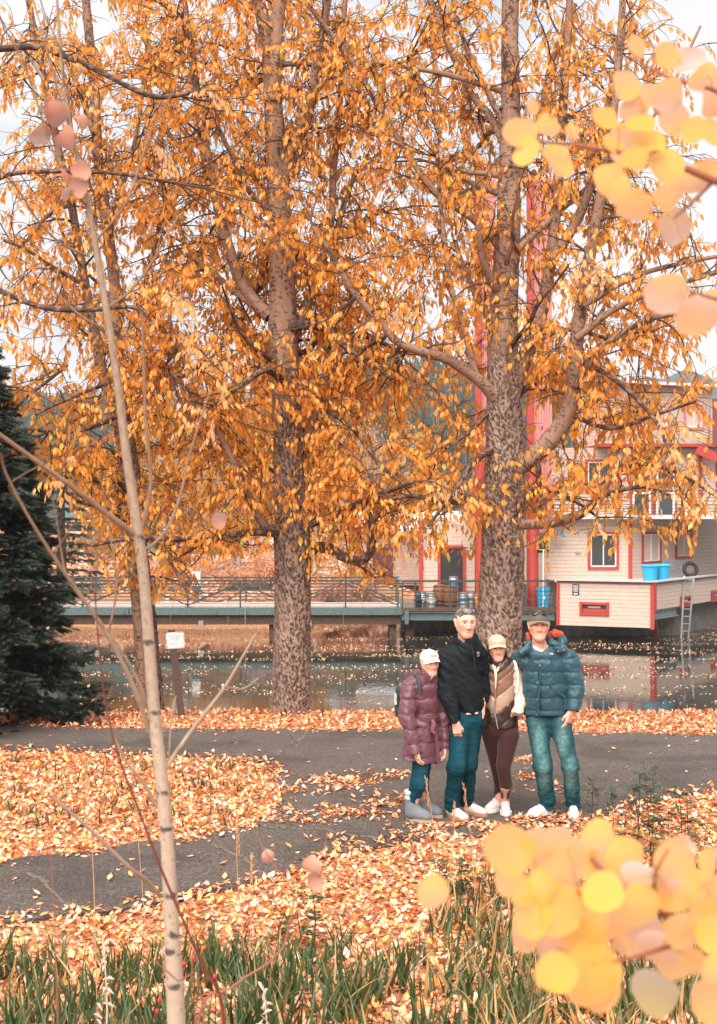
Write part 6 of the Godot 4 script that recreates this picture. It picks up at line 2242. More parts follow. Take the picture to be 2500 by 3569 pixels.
func shoe(person: Node3D, called: String, heel: Vector3, toe: Vector3, length: float, upper: Color, sole: Color, kind: int) -> void:
	var dir := toe - heel
	dir.y = 0
	dir = dir.normalized()
	var xf := Transform3D(Basis(Vector3.UP.cross(dir), Vector3.UP, dir), Vector3(heel.x, heel.y, heel.z))
	var o := Node3D.new()
	o.name = called
	person.add_child(o, true)
	o.transform = xf
	var f := field(0.006, 6 if kind == 2 else 0, [upper])
	f.fold = 0
	if kind == 2:      # soft sheepskin boot
		f.cap(Vector3(0, 0.055, 0.055), 0.052, Vector3(0, 0.045, length - 0.055), 0.046, Vector3(1, 0.9, 1), 0.03)
		f.cap(Vector3(0, 0.07, 0.055), 0.056, Vector3(0, 0.235, 0.045), 0.064, Vector3.ONE, 0.035, 3)
		f.cap(Vector3(0, 0.10, 0.06), 0.05, Vector3(0, 0.06, length * 0.62), 0.044, Vector3.ONE, 0.04)
	else:
		f.cap(Vector3(0, 0.042, 0.045), 0.036, Vector3(0, 0.034, length - 0.05), 0.037, Vector3(1, 0.85, 1), 0.03)
		f.cap(Vector3(0, 0.075, 0.055), 0.036, Vector3(0, 0.048, length * 0.66), 0.030, Vector3.ONE, 0.03)
		f.cap(Vector3(0, 0.06, 0.048), 0.038, Vector3(0, 0.105, 0.040), 0.040, Vector3(0.9, 1, 1.1), 0.02, 3)
	f.plane(Vector3(0, 0.018, 0), Vector3(0, -1, 0))
	cloth(o, "upper", f, vmat(0.6 if kind < 2 else 0.95))
	# sole: an outline a little wider at the ball of the foot
	var mb := MB.new()
	var ring := []
	for i in 28:
		var a := TAU * i / 28.0
		var z := length / 2 + cos(a) * length / 2
		var wv := 0.039 + 0.010 * smoothstep(0.3, 0.7, z / length)
		ring.append(Vector3(sin(a) * wv * (1.0 + 0.15 * (1.0 - pow(cos(a), 4.0))), 0, z))
	var th := 0.026 if kind != 1 else 0.034
	for i in 28:
		var p: Vector3 = ring[i]
		var q: Vector3 = ring[(i + 1) % 28]
		mb.quad(p * Vector3(0.97, 1, 1), q * Vector3(0.97, 1, 1), q + Vector3(0, th, 0), p + Vector3(0, th, 0))
		var ce := mb.vert(Vector3(0, th, length / 2), Vector3.UP)
		mb.vert(p + Vector3(0, th, 0), Vector3.UP)
		mb.vert(q + Vector3(0, th, 0), Vector3.UP)
		mb.tri(ce, ce + 1, ce + 2)
	part(o, "sole", mb.mesh(), mat(sole, 0.7))
	if kind < 2:
		for k in 4:
			bx(o, "lace", Vector3(0, 0.107 - k * 0.0095, length * 0.32 + k * 0.026), Vector3(0.042, 0.005, 0.007), mat(upper * 1.05, 0.8), Basis(Vector3.RIGHT, 0.35))

func person(label: String, base_px: Vector2, d: float, turn: float) -> Node3D:
	var w := P(1350.0 + 0.454 * base_px.x, 1000.0, d)
	who_d = d
	who_turn = turn
	who = thing("person", label, "person", Vector3(w.x, 0.0, w.z), "", turn)
	return who

func make_people() -> void:
	var t0 := Time.get_ticks_msec()
	woman_coat()
	man_black()
	woman_vest()
	man_teal()
	run_jobs()
	print("people ", Time.get_ticks_msec() - t0, " ms")

func woman_coat() -> void:
	var o := person("woman in belted maroon puffer coat, cream cap and grey boots", Vector2(250, 0), 10.76, 0.30)
	var skin := Color(0.66, 0.37, 0.28)
	var hp := Q(326, 504, 0.05)
	var hx := turned(hp, 0.06, 0.02, 0.03, 0.90)
	var s0 := [QG(148, 1708), QG(345, 1736)]
	var s1 := [QG(240, 1668), QG(378, 1692)]
	var core := field(0.018, 0, [skin])
	limb(core, [[310, 590, 0.0, 48], [305, 720, 0, 80], [300, 920, 0, 75], [280, 1150, 0, 95]], 0.7)
	limb(core, [[195, 690, 0.03, 48], [155, 900, 0.06, 36], [212, 1160, 0.17, 26]])
	limb(core, [[395, 700, -0.05, 40], [440, 930, -0.02, 34], [436, 1150, 0.03, 24]])
	limb(core, [[275, 1200, 0.03, 55], [235, 1420, 0.06, 45], [ankle(s0[0], s0[1], 0.1), 32]])
	limb(core, [[300, 1200, -0.05, 45], [272, 1420, -0.07, 38], [ankle(s1[0], s1[1], 0.1), 30]])
	var hf := head_field(skin, Color(0.05, 0.06, 0.07), Color(0.16, 0.09, 0.06), Color(0.50, 0.14, 0.12), true, 0.95)
	body(o, core, [[hf, hx], [hand_field(skin, 0.5), hung(Q(214, 1150, 0.17), Vector3(0.18, -1, 0.2), Vector3(1, 0, -0.3), 1.0, 0.86)], [hand_field(skin, 0.5), hung(Q(436, 1140, 0.03), Vector3(0, -1, 0.1), Vector3(-1, 0, 0), -1.0, 0.82)]])
	# hair tucked behind the ears
	var hair := field(0.007, 5, [Color(0.34, 0.20, 0.12), Color(0.52, 0.36, 0.24)])
	for sx: float in [-1.0, 1.0]: hair.cap(Vector3(sx * 0.072, 0.03, -0.02), 0.020, Vector3(sx * 0.066, -0.055, -0.02), 0.016, Vector3.ONE, 0.02)
	hair.cap(Vector3(0, 0.03, -0.06), 0.06, Vector3(0, -0.06, -0.07), 0.04, Vector3.ONE, 0.03)
	queue(hair, func(r: Array) -> void: part(o, "hair", arrays_mesh([r]), vmat(0.6), hx))
	cap_on(o, hx * Transform3D(Basis(), Vector3(0, 0.006, 0)), Color(0.74, 0.66, 0.57), Color(0.72, 0.64, 0.55), "Silos", Color(0.22, 0.26, 0.25), 1.0)
	# coat
	var mar := Color(0.105, 0.040, 0.058)
	var f := field(0.010, 1, [mar])
	f.par = Vector3(0.125, 0.035, 0)
	limb(f, [[296, 690, 0.0, 112], [300, 800, 0, 108], [302, 915, 0, 90]], 0.80)
	limb(f, [[302, 915, 0, 90], [285, 1010, 0, 118], [250, 1252, 0, 162]], 0.80, true)
	limb(f, [[205, 668, 0.0, 66], [370, 660, 0, 60]], 0.9)
	f.cap(Q(296, 660), 102 * PX, Q(302, 545, 0.02), 86 * PX, Vector3(1, 1, 0.95), 0.03, 3)
	f.cap(Q(306, 640, 0.01), 60 * PX, Q(312, 500, 0.03), 70 * PX, Vector3.ONE, 0.02, 1)
	f.cap(Q(352, 590, 0.14), 16 * PX, Q(345, 520, 0.10), 30 * PX, Vector3.ONE, 0.02, 1)
	limb(f, [[172, 700, 0.03, 74], [146, 900, 0.10, 62], [212, 1176, 0.17, 48]], 1.0, true, 0.012)
	limb(f, [[395, 700, -0.05, 62], [440, 930, -0.03, 54], [436, 1165, 0.03, 38]], 1.0, true)
	var shell := vmat(0.45)
	shell.rim_enabled = true
	shell.rim = 0.25
	cloth(o, "coat", f, shell)
	var bm := MB.new()      # belt and its hanging end
	var bc := Q(302, 928)
	bm.lathe([Vector2(0.110, 0.027), Vector2(0.124, 0.02), Vector2(0.124, -0.02), Vector2(0.110, -0.027)], 32)
	part(o, "belt", bm.mesh(), mat(Color(0.11, 0.036, 0.05), 0.5), Transform3D(Basis(Vector3.RIGHT, 0.05) * Basis.from_scale(Vector3(1, 1, 0.84)), bc))
	part(o, "belt_end", tube_mesh([Q(340, 930, 0.12), Q(352, 965, 0.135), Q(338, 1010, 0.14), Q(362, 1030, 0.14)], [0.02, 0.028, 0.026, 0.012], 6, 0.02), mat(Color(0.13, 0.043, 0.06), 0.5))
	bar(o, "placket", Q(362, 985, 0.115), Q(385, 1245, 0.155), 0.03, 0.012, mat(mar, 0.45))
	for k in 3: bx(o, "snap", Q(398, 1220 - k * 130, 0.16 - k * 0.02), Vector3(0.012, 0.012, 0.01), M.dark)
	part(o, "scarf", tube_mesh([Q(330, 620, 0.11), Q(342, 600, 0.12), Q(352, 578, 0.11)], [0.006, 0.009, 0.006], 6, 0.02), mat(Color(0.25, 0.33, 0.30), 0.8))
	# jeans, cuffs and boots
	var j := field(0.010, 4, [Color(0.006, 0.045, 0.075), Color(0.03, 0.11, 0.155)], 3)
	limb(j, [[272, 1200, 0.03, 70], [236, 1420, 0.06, 60], [ankle(s0[0], s0[1], 0.19), 47]], 1.0, true)
	limb(j, [[300, 1200, -0.05, 56], [272, 1420, -0.07, 50], [ankle(s1[0], s1[1], 0.19), 42]], 1.0, true)
	j.eyes.append(Vector3(Q(255, 1330).x, Q(255, 1330).y, 0.5))
	cloth(o, "jeans", j, vmat(0.85))
	for b: Array in [s0, s1]:
		shoe(o, "boot", b[0], b[1], 0.255, Color(0.15, 0.165, 0.185), Color(0.36, 0.26, 0.20), 2)
		var top: Vector3 = (b[0] as Vector3) + ((b[1] as Vector3) - b[0]).normalized() * 0.048
		var kc := field(0.007, 6, [Color(0.55, 0.54, 0.53), Color(0.36, 0.37, 0.38)])
		kc.cap(Vector3(top.x, 0.235, top.z), 0.064, Vector3(top.x, 0.29, top.z), 0.063, Vector3.ONE, 0.0, 3)
		cloth(o, "knit_cuff", kc, vmat(0.95))
	# her bag hangs behind the arm
	var bag := thing("shoulder_bag", "dark teal bag with pale corner hanging behind the woman in maroon", "bag", o.position + Q(92, 930, -0.06).rotated(Vector3.UP, who_turn))
	var bmat := mat(Color(0.02, 0.045, 0.055), 0.6)
	var bf := field(0.010, 2, [Color(0.02, 0.045, 0.055)])
	bf.cap(Vector3(0, 0.02, 0), 0.034, Vector3(0.005, 0.23, 0.0), 0.028, Vector3(1, 1, 2.6), 0.02)
	cloth(bag, "pouch", bf, vmat(0.6))
	bx(bag, "pale_corner", Vector3(-0.03, 0.16, 0.02), Vector3(0.02, 0.09, 0.08), mat(Color(0.6, 0.5, 0.4), 0.7))
	var inv := func(v: Vector3) -> Vector3: return o.position + v.rotated(Vector3.UP, who_turn) - bag.position
	part(bag, "strap", tube_mesh([Vector3(0.0, 0.22, 0.0), inv.call(Q(120, 700, -0.1)), inv.call(Q(190, 612, -0.02)), inv.call(Q(222, 603, 0.075)), inv.call(Q(243, 650, 0.125)), inv.call(Q(246, 730, 0.135))], [0.013, 0.013, 0.013, 0.013, 0.013, 0.013], 6, 0.03), bmat)

func man_black() -> void:
	var o := person("tall man with short grey hair in black zip jacket and blue jeans", Vector2(590, 0), 10.76, 0.12)
	var skin := Color(0.66, 0.35, 0.26)
	var s0 := [QG(462, 1682), QG(612, 1728)]
	var s1 := [QG(572, 1652), QG(764, 1688)]
	var hx := turned(Q(600, 203, 0.02), 0.10, 0.0, -0.02, 1.05)
	var core := field(0.018, 0, [skin])
	limb(core, [[600, 320, 0.0, 48], [590, 450, 0, 90], [610, 650, 0, 95], [635, 880, 0, 80]], 0.6)
	limb(core, [[465, 460, 0, 48], [455, 700, 0.02, 42], [518, 950, 0.12, 28]])
	limb(core, [[695, 460, -0.05, 45], [745, 660, -0.12, 38], [733, 830, -0.02, 27]])
	limb(core, [[570, 950, 0.02, 65], [530, 1290, 0.06, 46], [ankle(s0[0], s0[1], 0.08), 30]])
	limb(core, [[665, 950, -0.02, 60], [632, 1290, -0.06, 44], [ankle(s1[0], s1[1], 0.08), 30]])
	var hf := head_field(skin, Color(0.06, 0.05, 0.04), Color(0.07, 0.05, 0.045), Color(0.52, 0.19, 0.15), false, 1.02, Color(0.42, 0.27, 0.21))
	body(o, core, [[hf, hx], [hand_field(skin, 1.15), hung(Q(519, 952, 0.12), Vector3(0.12, -1, 0.1), Vector3(0.5, 0, -1), -1.0, 0.98)], [hand_field(skin, 0.4), hung(Q(733, 830, 0.0), Vector3(0.0, -1, 0.1), Vector3(-1, 0, 0), -1.0, 0.95)]])
	var hair := field(0.006, 5, [Color(0.055, 0.050, 0.048), Color(0.20, 0.19, 0.185)])
	hair.cap(Vector3(0, 0.045, -0.022), 0.083, Vector3(0, 0.042, -0.014), 0.083, Vector3(1.02, 1.0, 1.17), 0.0)
	hair.cap(Vector3(-0.040, 0.098, 0.050), 0.022, Vector3(0.042, 0.102, 0.052), 0.020, Vector3.ONE, 0.03)
	hair.cap(Vector3(0, -0.052, 0.088), 0.120, Vector3(0, -0.04, 0.088), 0.118, Vector3.ONE, 0.008, 1)
	hair.plane(Vector3(0, -0.045, 0), Vector3(0, -1, -0.3))
	for sx: float in [-1.0, 1.0]: hair.cap(Vector3(sx * 0.10, -0.01, 0.0), 0.030, Vector3(sx * 0.10, -0.06, -0.01), 0.034, Vector3.ONE, 0.005, 1)
	queue(hair, func(r: Array) -> void: part(o, "hair", arrays_mesh([r]), vmat(0.55), hx))
	var blk := Color(0.009, 0.015, 0.017)
	var f := field(0.010, 2, [blk])
	limb(f, [[572, 510, 0, 148], [600, 680, 0, 138], [636, 888, 0, 112]], 0.62, true)
	limb(f, [[468, 448, 0, 74], [690, 440, -0.02, 70]], 0.85)
	f.cap(Q(603, 420), 104 * PX, Q(608, 292, 0.0), 86 * PX, Vector3(1, 1, 0.9), 0.05, 3)
	f.cap(Q(603, 400), 62 * PX, Q(606, 240, 0.01), 74 * PX, Vector3(1, 1, 0.95), 0.015, 1)
	f.cap(Q(648, 350, 0.12), 12 * PX, Q(640, 250, 0.09), 34 * PX, Vector3.ONE, 0.02, 1)
	limb(f, [[458, 465, 0, 77], [450, 700, 0.05, 68], [518, 955, 0.12, 47]], 1.0, true, 0.015)
	limb(f, [[700, 460, -0.05, 68], [748, 660, -0.12, 58], [735, 812, -0.03, 46]], 1.0, true)
	var jm := vmat(0.7)
	cloth(o, "jacket", f, jm)
	part(o, "zip", tube_mesh([Q(640, 372, 0.105), Q(655, 450, 0.115), Q(665, 540, 0.115)], [0.004, 0.004, 0.003], 5, 0.02), M.dark)
	part(o, "undershirt", tube_mesh([Q(625, 345, 0.075), Q(633, 375, 0.095)], [0.016, 0.008], 6, 0.02), mat(Color(0.5, 0.5, 0.5), 0.8))
	bar(o, "shirt_hem", Q(600, 889, 0.075), Q(690, 883, 0.07), 0.02, 0.012, mat(Color(0.72, 0.45, 0.32), 0.8))
	# chest mark: small bird figure over a word
	var ink := mat(Color(0.55, 0.58, 0.58), 0.6)
	var lb := MB.new()
	for st: Array in [[-0.012, 0.012, 0.004, 0.002], [0.004, 0.002, 0.014, 0.013], [0.0, 0.004, -0.004, -0.010], [0.004, 0.0, 0.013, -0.008], [-0.006, 0.004, -0.013, 0.0]]:
		var p := Vector3(st[0], st[1], 0)
		var q := Vector3(st[2], st[3], 0)
		var sd := Vector3(-(q - p).y, (q - p).x, 0).normalized() * 0.0022
		lb.quad(p - sd, q - sd, q + sd, p + sd)
	var lx := Transform3D(Basis(Vector3.UP, 0.55), Q(690, 425, 0.098))
	part(o, "chest_emblem", lb.mesh(), ink, lx)
	var tm := TextMesh.new()
	var font := SystemFont.new()
	font.font_names = PackedStringArray(["Droid Sans"])
	tm.font = font
	tm.text = "ARC'TERYX"
	tm.font_size = 16
	tm.pixel_size = 0.00042
	tm.depth = 0.002
	part(o, "chest_lettering", tm, ink, Transform3D(lx.basis, lx.origin + Vector3(0.0, -0.022, 0.002)))
	var j := field(0.010, 4, [Color(0.005, 0.040, 0.060), Color(0.025, 0.11, 0.14)], 3)
	limb(j, [[602, 925, 0, 82], [662, 925, 0, 80]], 0.72)
	limb(j, [[568, 960, 0.02, 82], [528, 1290, 0.06, 66], [ankle(s0[0], s0[1], 0.105), 56]], 1.0, true, 0.05)
	limb(j, [[668, 960, -0.02, 76], [632, 1290, -0.06, 60], [ankle(s1[0], s1[1], 0.105), 53]], 1.0, true, 0.05)
	j.eyes.append(Vector3(Q(550, 1150).x, Q(550, 1150).y, 0.45))
	j.eyes.append(Vector3(Q(650, 1150).x, Q(650, 1150).y, 0.35))
	cloth(o, "jeans", j, vmat(0.85))
	shoe(o, "shoe", s0[0], s0[1], 0.275, Color(0.58, 0.55, 0.52), Color(0.36, 0.18, 0.11), 0)
	shoe(o, "shoe", s1[0], s1[1], 0.275, Color(0.58, 0.55, 0.52), Color(0.36, 0.18, 0.11), 0)

func woman_vest() -> void:
	var o := person("woman in bronze quilted vest, tan cap and brown leggings", Vector2(870, 0), 10.92, 0.02)
	var skin := Color(0.66, 0.36, 0.27)
	var s0 := [QG(872, 1630), QG(800, 1650)]
	var s1 := [QG(902, 1640), QG(916, 1690)]
	var hx := turned(Q(842, 394, 0.03), -0.03, 0.02, 0.05, 0.92)
	var core := field(0.018, 0, [skin])
	limb(core, [[845, 490, 0.0, 40], [865, 600, 0, 85], [868, 830, 0, 75], [870, 1000, 0, 95]], 0.65)
	limb(core, [[985, 560, 0, 38], [1028, 740, 0.03, 30], [980, 862, 0.08, 22]])
	limb(core, [[750, 550, -0.02, 36], [705, 690, -0.2, 30], [650, 740, -0.3, 22]])
	limb(core, [[802, 1050, -0.04, 58], [846, 1300, -0.10, 36], [872, 1470, -0.13, 27], [ankle(s0[0], s0[1], 0.06), 27]])
	limb(core, [[930, 1060, 0.03, 62], [888, 1290, 0.06, 42], [905, 1450, 0.03, 36], [ankle(s1[0], s1[1], 0.14), 28], [ankle(s1[0], s1[1], 0.06), 28]])
	var hf := head_field(skin, Color(0.03, 0.02, 0.015), Color(0.03, 0.02, 0.018), Color(0.50, 0.13, 0.11), true, 0.96)
	body(o, core, [[hf, hx], [hand_field(skin, 0.5), hung(Q(976, 858, 0.07), Vector3(-0.4, -1, -0.25), Vector3(-0.6, 0, -0.7), 1.0, 0.85)], [hand_field(skin, 0.6), hung(Q(648, 742, -0.3), Vector3(-0.9, -0.3, 0.2), Vector3(0, 0, 1), 1.0, 0.8)]])
	var hair := field(0.007, 5, [Color(0.012, 0.008, 0.007), Color(0.03, 0.02, 0.016)])
	for sx: float in [-1.0, 1.0]: hair.cap(Vector3(sx * 0.074, 0.03, -0.012), 0.022, Vector3(sx * 0.070, -0.075, -0.02), 0.022, Vector3.ONE, 0.02)
	hair.cap(Vector3(0, 0.03, -0.06), 0.062, Vector3(0, -0.10, -0.075), 0.045, Vector3.ONE, 0.03)
	queue(hair, func(r: Array) -> void: part(o, "hair", arrays_mesh([r]), vmat(0.45), hx))
	cap_on(o, hx * Transform3D(Basis(), Vector3(0, 0.006, 0)), Color(0.60, 0.36, 0.24), Color(0.58, 0.35, 0.23), "VUORI", Color(0.78, 0.68, 0.60), 1.0)
	# vest
	var f := field(0.009, 3, [Color(0.030, 0.016, 0.012), Color(0.27, 0.17, 0.115), Color(0.20, 0.115, 0.075)], 2)
	f.par = Vector3(0.135, 0.0, Q(820, 700).x)
	f.par.y = -Q(820, 770).y
	limb(f, [[865, 570, 0, 124], [867, 700, 0, 120], [868, 830, 0, 120], [870, 995, 0, 138]], 0.70, true)
	limb(f, [[790, 545, 0, 60], [945, 545, 0, 58]], 0.9)
	f.cap(Q(848, 590), 96 * PX, Q(852, 462, 0.0), 84 * PX, Vector3(1, 1, 0.95), 0.04, 3)
	f.cap(Q(846, 570), 54 * PX, Q(848, 420, 0.02), 68 * PX, Vector3.ONE, 0.015, 1)
	f.cap(Q(822, 590, 0.14), 6 * PX, Q(835, 440, 0.10), 34 * PX, Vector3.ONE, 0.02, 1)
	for sx: float in [-1.0, 1.0]: f.cap(Q(868 + sx * 150, 640, 0.0), 46 * PX, Q(868 + sx * 150, 540, 0), 40 * PX, Vector3.ONE, 0.03, 1)
	var sat := f
	# colour bands follow the chevrons; the band heights are set about the chest
	sat.par = Vector3(0.135, -Q(820, 770).y, Q(820, 700).x)
	var vm := vmat(0.3)
	queue(f, func(r: Array) -> void:
		var cc: PackedColorArray = r[2]
		var vv: PackedVector3Array = r[0]
		var y0 := -sat.par.y
		for i in cc.size():
			var v := vv[i].y - absf(vv[i].x - sat.par.z) * 0.75 - y0
			cc[i] = Color(0.030, 0.016, 0.012) if v > 0.20 or v < -0.135 else Color(0.21, 0.125, 0.085) if v > 0.0 else Color(0.36, 0.25, 0.185)
		part(o, "vest", arrays_mesh([[r[0], r[1], cc, r[3]]]), vm))
	part(o, "zip", tube_mesh([Q(822, 560, 0.115), Q(820, 720, 0.115), Q(816, 860, 0.105), Q(838, 995, 0.125)], [0.006, 0.006, 0.006, 0.005], 5, 0.03), M.steel)
	part(o, "shirt_collar", tube_mesh([Q(800, 505, 0.06), Q(818, 545, 0.10), Q(822, 600, 0.125), Q(820, 690, 0.12)], [0.016, 0.016, 0.012, 0.005], 6, 0.02), mat(Color(0.62, 0.52, 0.45), 0.8))
	part(o, "shirt_collar", tube_mesh([Q(872, 500, 0.055), Q(852, 530, 0.09), Q(834, 560, 0.115)], [0.014, 0.014, 0.008], 6, 0.02), mat(Color(0.62, 0.52, 0.45), 0.8))
	# pale sleeves
	var cream := Color(0.60, 0.50, 0.43)
	var s := field(0.009, 2, [cream])
	limb(s, [[975, 560, 0.0, 56], [1026, 735, 0.04, 42], [986, 882, 0.13, 38]], 1.0, true)
	limb(s, [[752, 545, -0.02, 50], [705, 690, -0.2, 42], [650, 742, -0.3, 36]], 1.0, true)
	cloth(o, "shirt_sleeves", s, vmat(0.85))
	part(o, "bag_strap", tube_mesh([Q(968, 492, -0.04), Q(974, 500, 0.07), Q(985, 560, 0.115), Q(990, 640, 0.125), Q(982, 720, 0.12)], [0.014, 0.014, 0.013, 0.012, 0.012], 6, 0.03), mat(Color(0.72, 0.66, 0.62), 0.7))
	var l := field(0.009, 0, [Color(0.040, 0.018, 0.017)])
	limb(l, [[838, 1000, 0, 102], [905, 1000, 0, 104]], 0.8)
	limb(l, [[802, 1050, -0.04, 76], [846, 1300, -0.10, 49], [872, 1470, -0.13, 38], [ankle(s0[0], s0[1], 0.15), 31]], 1.0, true, 0.012)
	limb(l, [[932, 1060, 0.03, 80], [886, 1290, 0.06, 56], [908, 1430, 0.03, 49], [ankle(s1[0], s1[1], 0.15), 33]], 1.0, true, 0.012)
	var lm := vmat(0.75)
	lm.rim_enabled = true
	lm.rim = 0.3
	cloth(o, "leggings", l, lm)
	shoe(o, "shoe", s0[0], s0[1], 0.225, Color(0.60, 0.57, 0.55), Color(0.70, 0.67, 0.65), 0)
	shoe(o, "shoe", s1[0], s1[1], 0.225, Color(0.60, 0.57, 0.55), Color(0.70, 0.67, 0.65), 0)

func man_teal() -> void:
	var o := person("man in teal puffer jacket with red hood lining and olive cap", Vector2(1260, 0), 10.84, -0.05)
	var skin := Color(0.68, 0.35, 0.26)
	var s0 := [QG(1268, 1660), QG(1106, 1684)]
	var s1 := [QG(1428, 1656), QG(1434, 1714)]
	var hx := turned(Q(1160, 224, 0.03), -0.02, -0.06, 0.0, 1.06)
	var core := field(0.018, 0, [skin])
	limb(core, [[1170, 345, 0.0, 50], [1200, 560, 0, 105], [1215, 880, 0, 100]], 0.65)
	limb(core, [[1395, 500, 0, 52], [1440, 690, 0.02, 42], [1412, 880, 0.06, 28]])
	limb(core, [[1040, 500, -0.1, 48], [980, 560, -0.25, 40], [890, 600, -0.3, 28]])
	limb(core, [[1160, 950, 0.0, 66], [1190, 1290, 0.02, 46], [ankle(s0[0], s0[1], 0.08), 32]])
	limb(core, [[1318, 950, 0.02, 66], [1395, 1290, 0.05, 44], [ankle(s1[0], s1[1], 0.08), 32]])
	var hf := head_field(skin, Color(0.06, 0.06, 0.06), Color(0.36, 0.26, 0.20), Color(0.50, 0.17, 0.14), true, 0.98)
	body(o, core, [[hf, hx], [hand_field(skin, 0.35, 0.6), hung(Q(1398, 872, 0.09), Vector3(-0.32, -1, 0.08), Vector3(-0.75, 0.1, -0.6), 1.0, 1.04)], [hand_field(skin, 0.5), hung(Q(888, 602, -0.3), Vector3(-1, -0.3, 0.2), Vector3(0, 0, 1), 1.0, 0.95)]])
	var hair := field(0.0065, 5, [Color(0.32, 0.29, 0.27), Color(0.52, 0.48, 0.45)])
	hair.cap(Vector3(0, 0.030, -0.024), 0.083, Vector3(0, 0.0, -0.026), 0.080, Vector3(1.03, 1.0, 1.15), 0.0)
	hair.cap(Vector3(0, -0.03, 0.092), 0.125, Vector3(0, -0.02, 0.092), 0.125, Vector3.ONE, 0.008, 1)
	hair.plane(Vector3(0, -0.055, 0), Vector3(0, -1, -0.2))
	hair.plane(Vector3(0, 0.06, 0), Vector3(0, 1, 0))
	queue(hair, func(r: Array) -> void: part(o, "hair", arrays_mesh([r]), vmat(0.6), hx))
	var cp := cap_on(o, hx * Transform3D(Basis(Vector3.RIGHT, -0.05), Vector3(0, 0.002, 0)), Color(0.085, 0.070, 0.055), Color(0.20, 0.16, 0.125), "", Color.BLACK, 1.03)
	# sunglasses pushed up on the cap
	var g := Node3D.new()
	g.name = "sunglasses"
	o.add_child(g, true)
	g.transform = hx
	for sx: float in [-1.0, 1.0]:
		var lm := SphereMesh.new()
		lm.radius = 0.5
		lm.height = 1.0
		var lens := mat(Color(0.01, 0.013, 0.02), 0.06)
		part(g, "lens", lm, lens, Transform3D(Basis(Vector3.RIGHT, -0.75) * Basis(Vector3.UP, sx * 0.35) * Basis.from_scale(Vector3(0.060, 0.042, 0.014)), Vector3(sx * 0.034, 0.108, 0.066)))
		part(g, "temple", tube_mesh([Vector3(sx * 0.064, 0.106, 0.052), Vector3(sx * 0.092, 0.10, 0.0), Vector3(sx * 0.090, 0.09, -0.05)], [0.004, 0.004, 0.003], 5, 0.03), M.dark)
	part(g, "bridge", tube_mesh([Vector3(-0.012, 0.114, 0.074), Vector3(0.012, 0.114, 0.074)], [0.004, 0.004], 5, 0.03), M.dark)
	# jacket with its hood lying on the shoulders
	var teal := Color(0.008, 0.055, 0.080)
	var f := field(0.010, 1, [teal])
	f.par = Vector3(0.112, 0.028, 0)
	limb(f, [[1205, 540, 0, 168], [1212, 700, 0, 168], [1216, 902, 0, 166]], 0.72, true)
	limb(f, [[1070, 480, -0.02, 82], [1375, 478, 0, 82]], 0.92)
	f.cap(Q(1180, 440), 120 * PX, Q(1172, 322, -0.02), 104 * PX, Vector3(1, 1, 0.95), 0.05, 3)
	f.cap(Q(1120, 345, -0.16), 50 * PX, Q(1320, 318, -0.14), 58 * PX, Vector3.ONE, 0.04)
	limb(f, [[1022, 420, 0.08, 30], [1085, 372, 0.06, 40]], 1.0, false, 0.03)
	limb(f, [[1318, 404, 0.09, 34], [1268, 360, 0.08, 36]], 1.0, false, 0.03)
	limb(f, [[1352, 330, -0.05, 34], [1340, 400, 0.05, 36]], 1.0, false, 0.03)
	f.cap(Q(1170, 420, 0.02), 64 * PX, Q(1166, 240, 0.03), 92 * PX, Vector3.ONE, 0.02, 1)
	f.cap(Q(1172, 470, 0.20), 20 * PX, Q(1168, 330, 0.12), 62 * PX, Vector3.ONE, 0.02, 1)
	limb(f, [[1398, 505, 0, 86], [1442, 690, 0.04, 70], [1412, 868, 0.09, 56]], 1.0, true, 0.012)
	limb(f, [[1040, 500, -0.1, 78], [980, 560, -0.25, 62], [890, 600, -0.3, 46]], 1.0, true)
	var jm := vmat(0.5)
	jm.rim_enabled = true
	jm.rim = 0.2
	cloth(o, "jacket", f, jm)
	var li := field(0.009, 2, [Color(0.40, 0.075, 0.045)])
	li.cap(Q(1290, 292, -0.06), 30 * PX, Q(1338, 296, -0.06), 30 * PX, Vector3(1, 1, 0.8), 0.02)
	li.cap(Q(1262, 300, -0.08), 32 * PX, Q(1300, 285, -0.09), 30 * PX, Vector3.ONE, 0.02)
	cloth(o, "hood_lining", li, vmat(0.6))
	var l2 := field(0.009, 2, [Color(0.40, 0.075, 0.045)])
	l2.cap(Q(1092, 300, -0.06), 18 * PX, Q(1084, 330, -0.02), 16 * PX, Vector3.ONE, 0.02)
	cloth(o, "hood_lining", l2, vmat(0.6))
	var te := field(0.008, 2, [Color(0.74, 0.72, 0.72)])
	te.cap(Q(1172, 400, 0.015), 62 * PX, Q(1176, 460, 0.055), 50 * PX, Vector3.ONE, 0.02)
	te.cap(Q(1170, 372, 0.0), 60 * PX, Q(1168, 300, 0.02), 70 * PX, Vector3.ONE, 0.01, 1)
	cloth(o, "undershirt", te, vmat(0.85))
	bar(o, "placket", Q(1150, 560, 0.148), Q(1130, 892, 0.150), 0.05, 0.014, mat(teal, 0.5))
	for k in 4: bx(o, "snap", Q([1152, 1132, 1130, 1128][k], [510, 640, 770, 880][k], 0.162), Vector3(0.013, 0.013, 0.008), M.steel)
	for k in 4: bx(o, "snap", Q([1268, 1325, 1332, 1292][k], [348, 368, 392, 405][k], 0.155 - k % 2 * 0.012), Vector3(0.012, 0.012, 0.008), M.steel)
	bar(o, "chest_label", Q(1232, 424, 0.118), Q(1258, 428, 0.118), 0.02, 0.010, mat(Color(0.6, 0.6, 0.6), 0.6))
	bar(o, "pocket_welt", Q(1225, 672, 0.14), Q(1350, 755, 0.118), 0.02, 0.018, mat(teal, 0.5))
	var j := field(0.010, 4, [Color(0.010, 0.060, 0.075), Color(0.13, 0.27, 0.28)], 3)
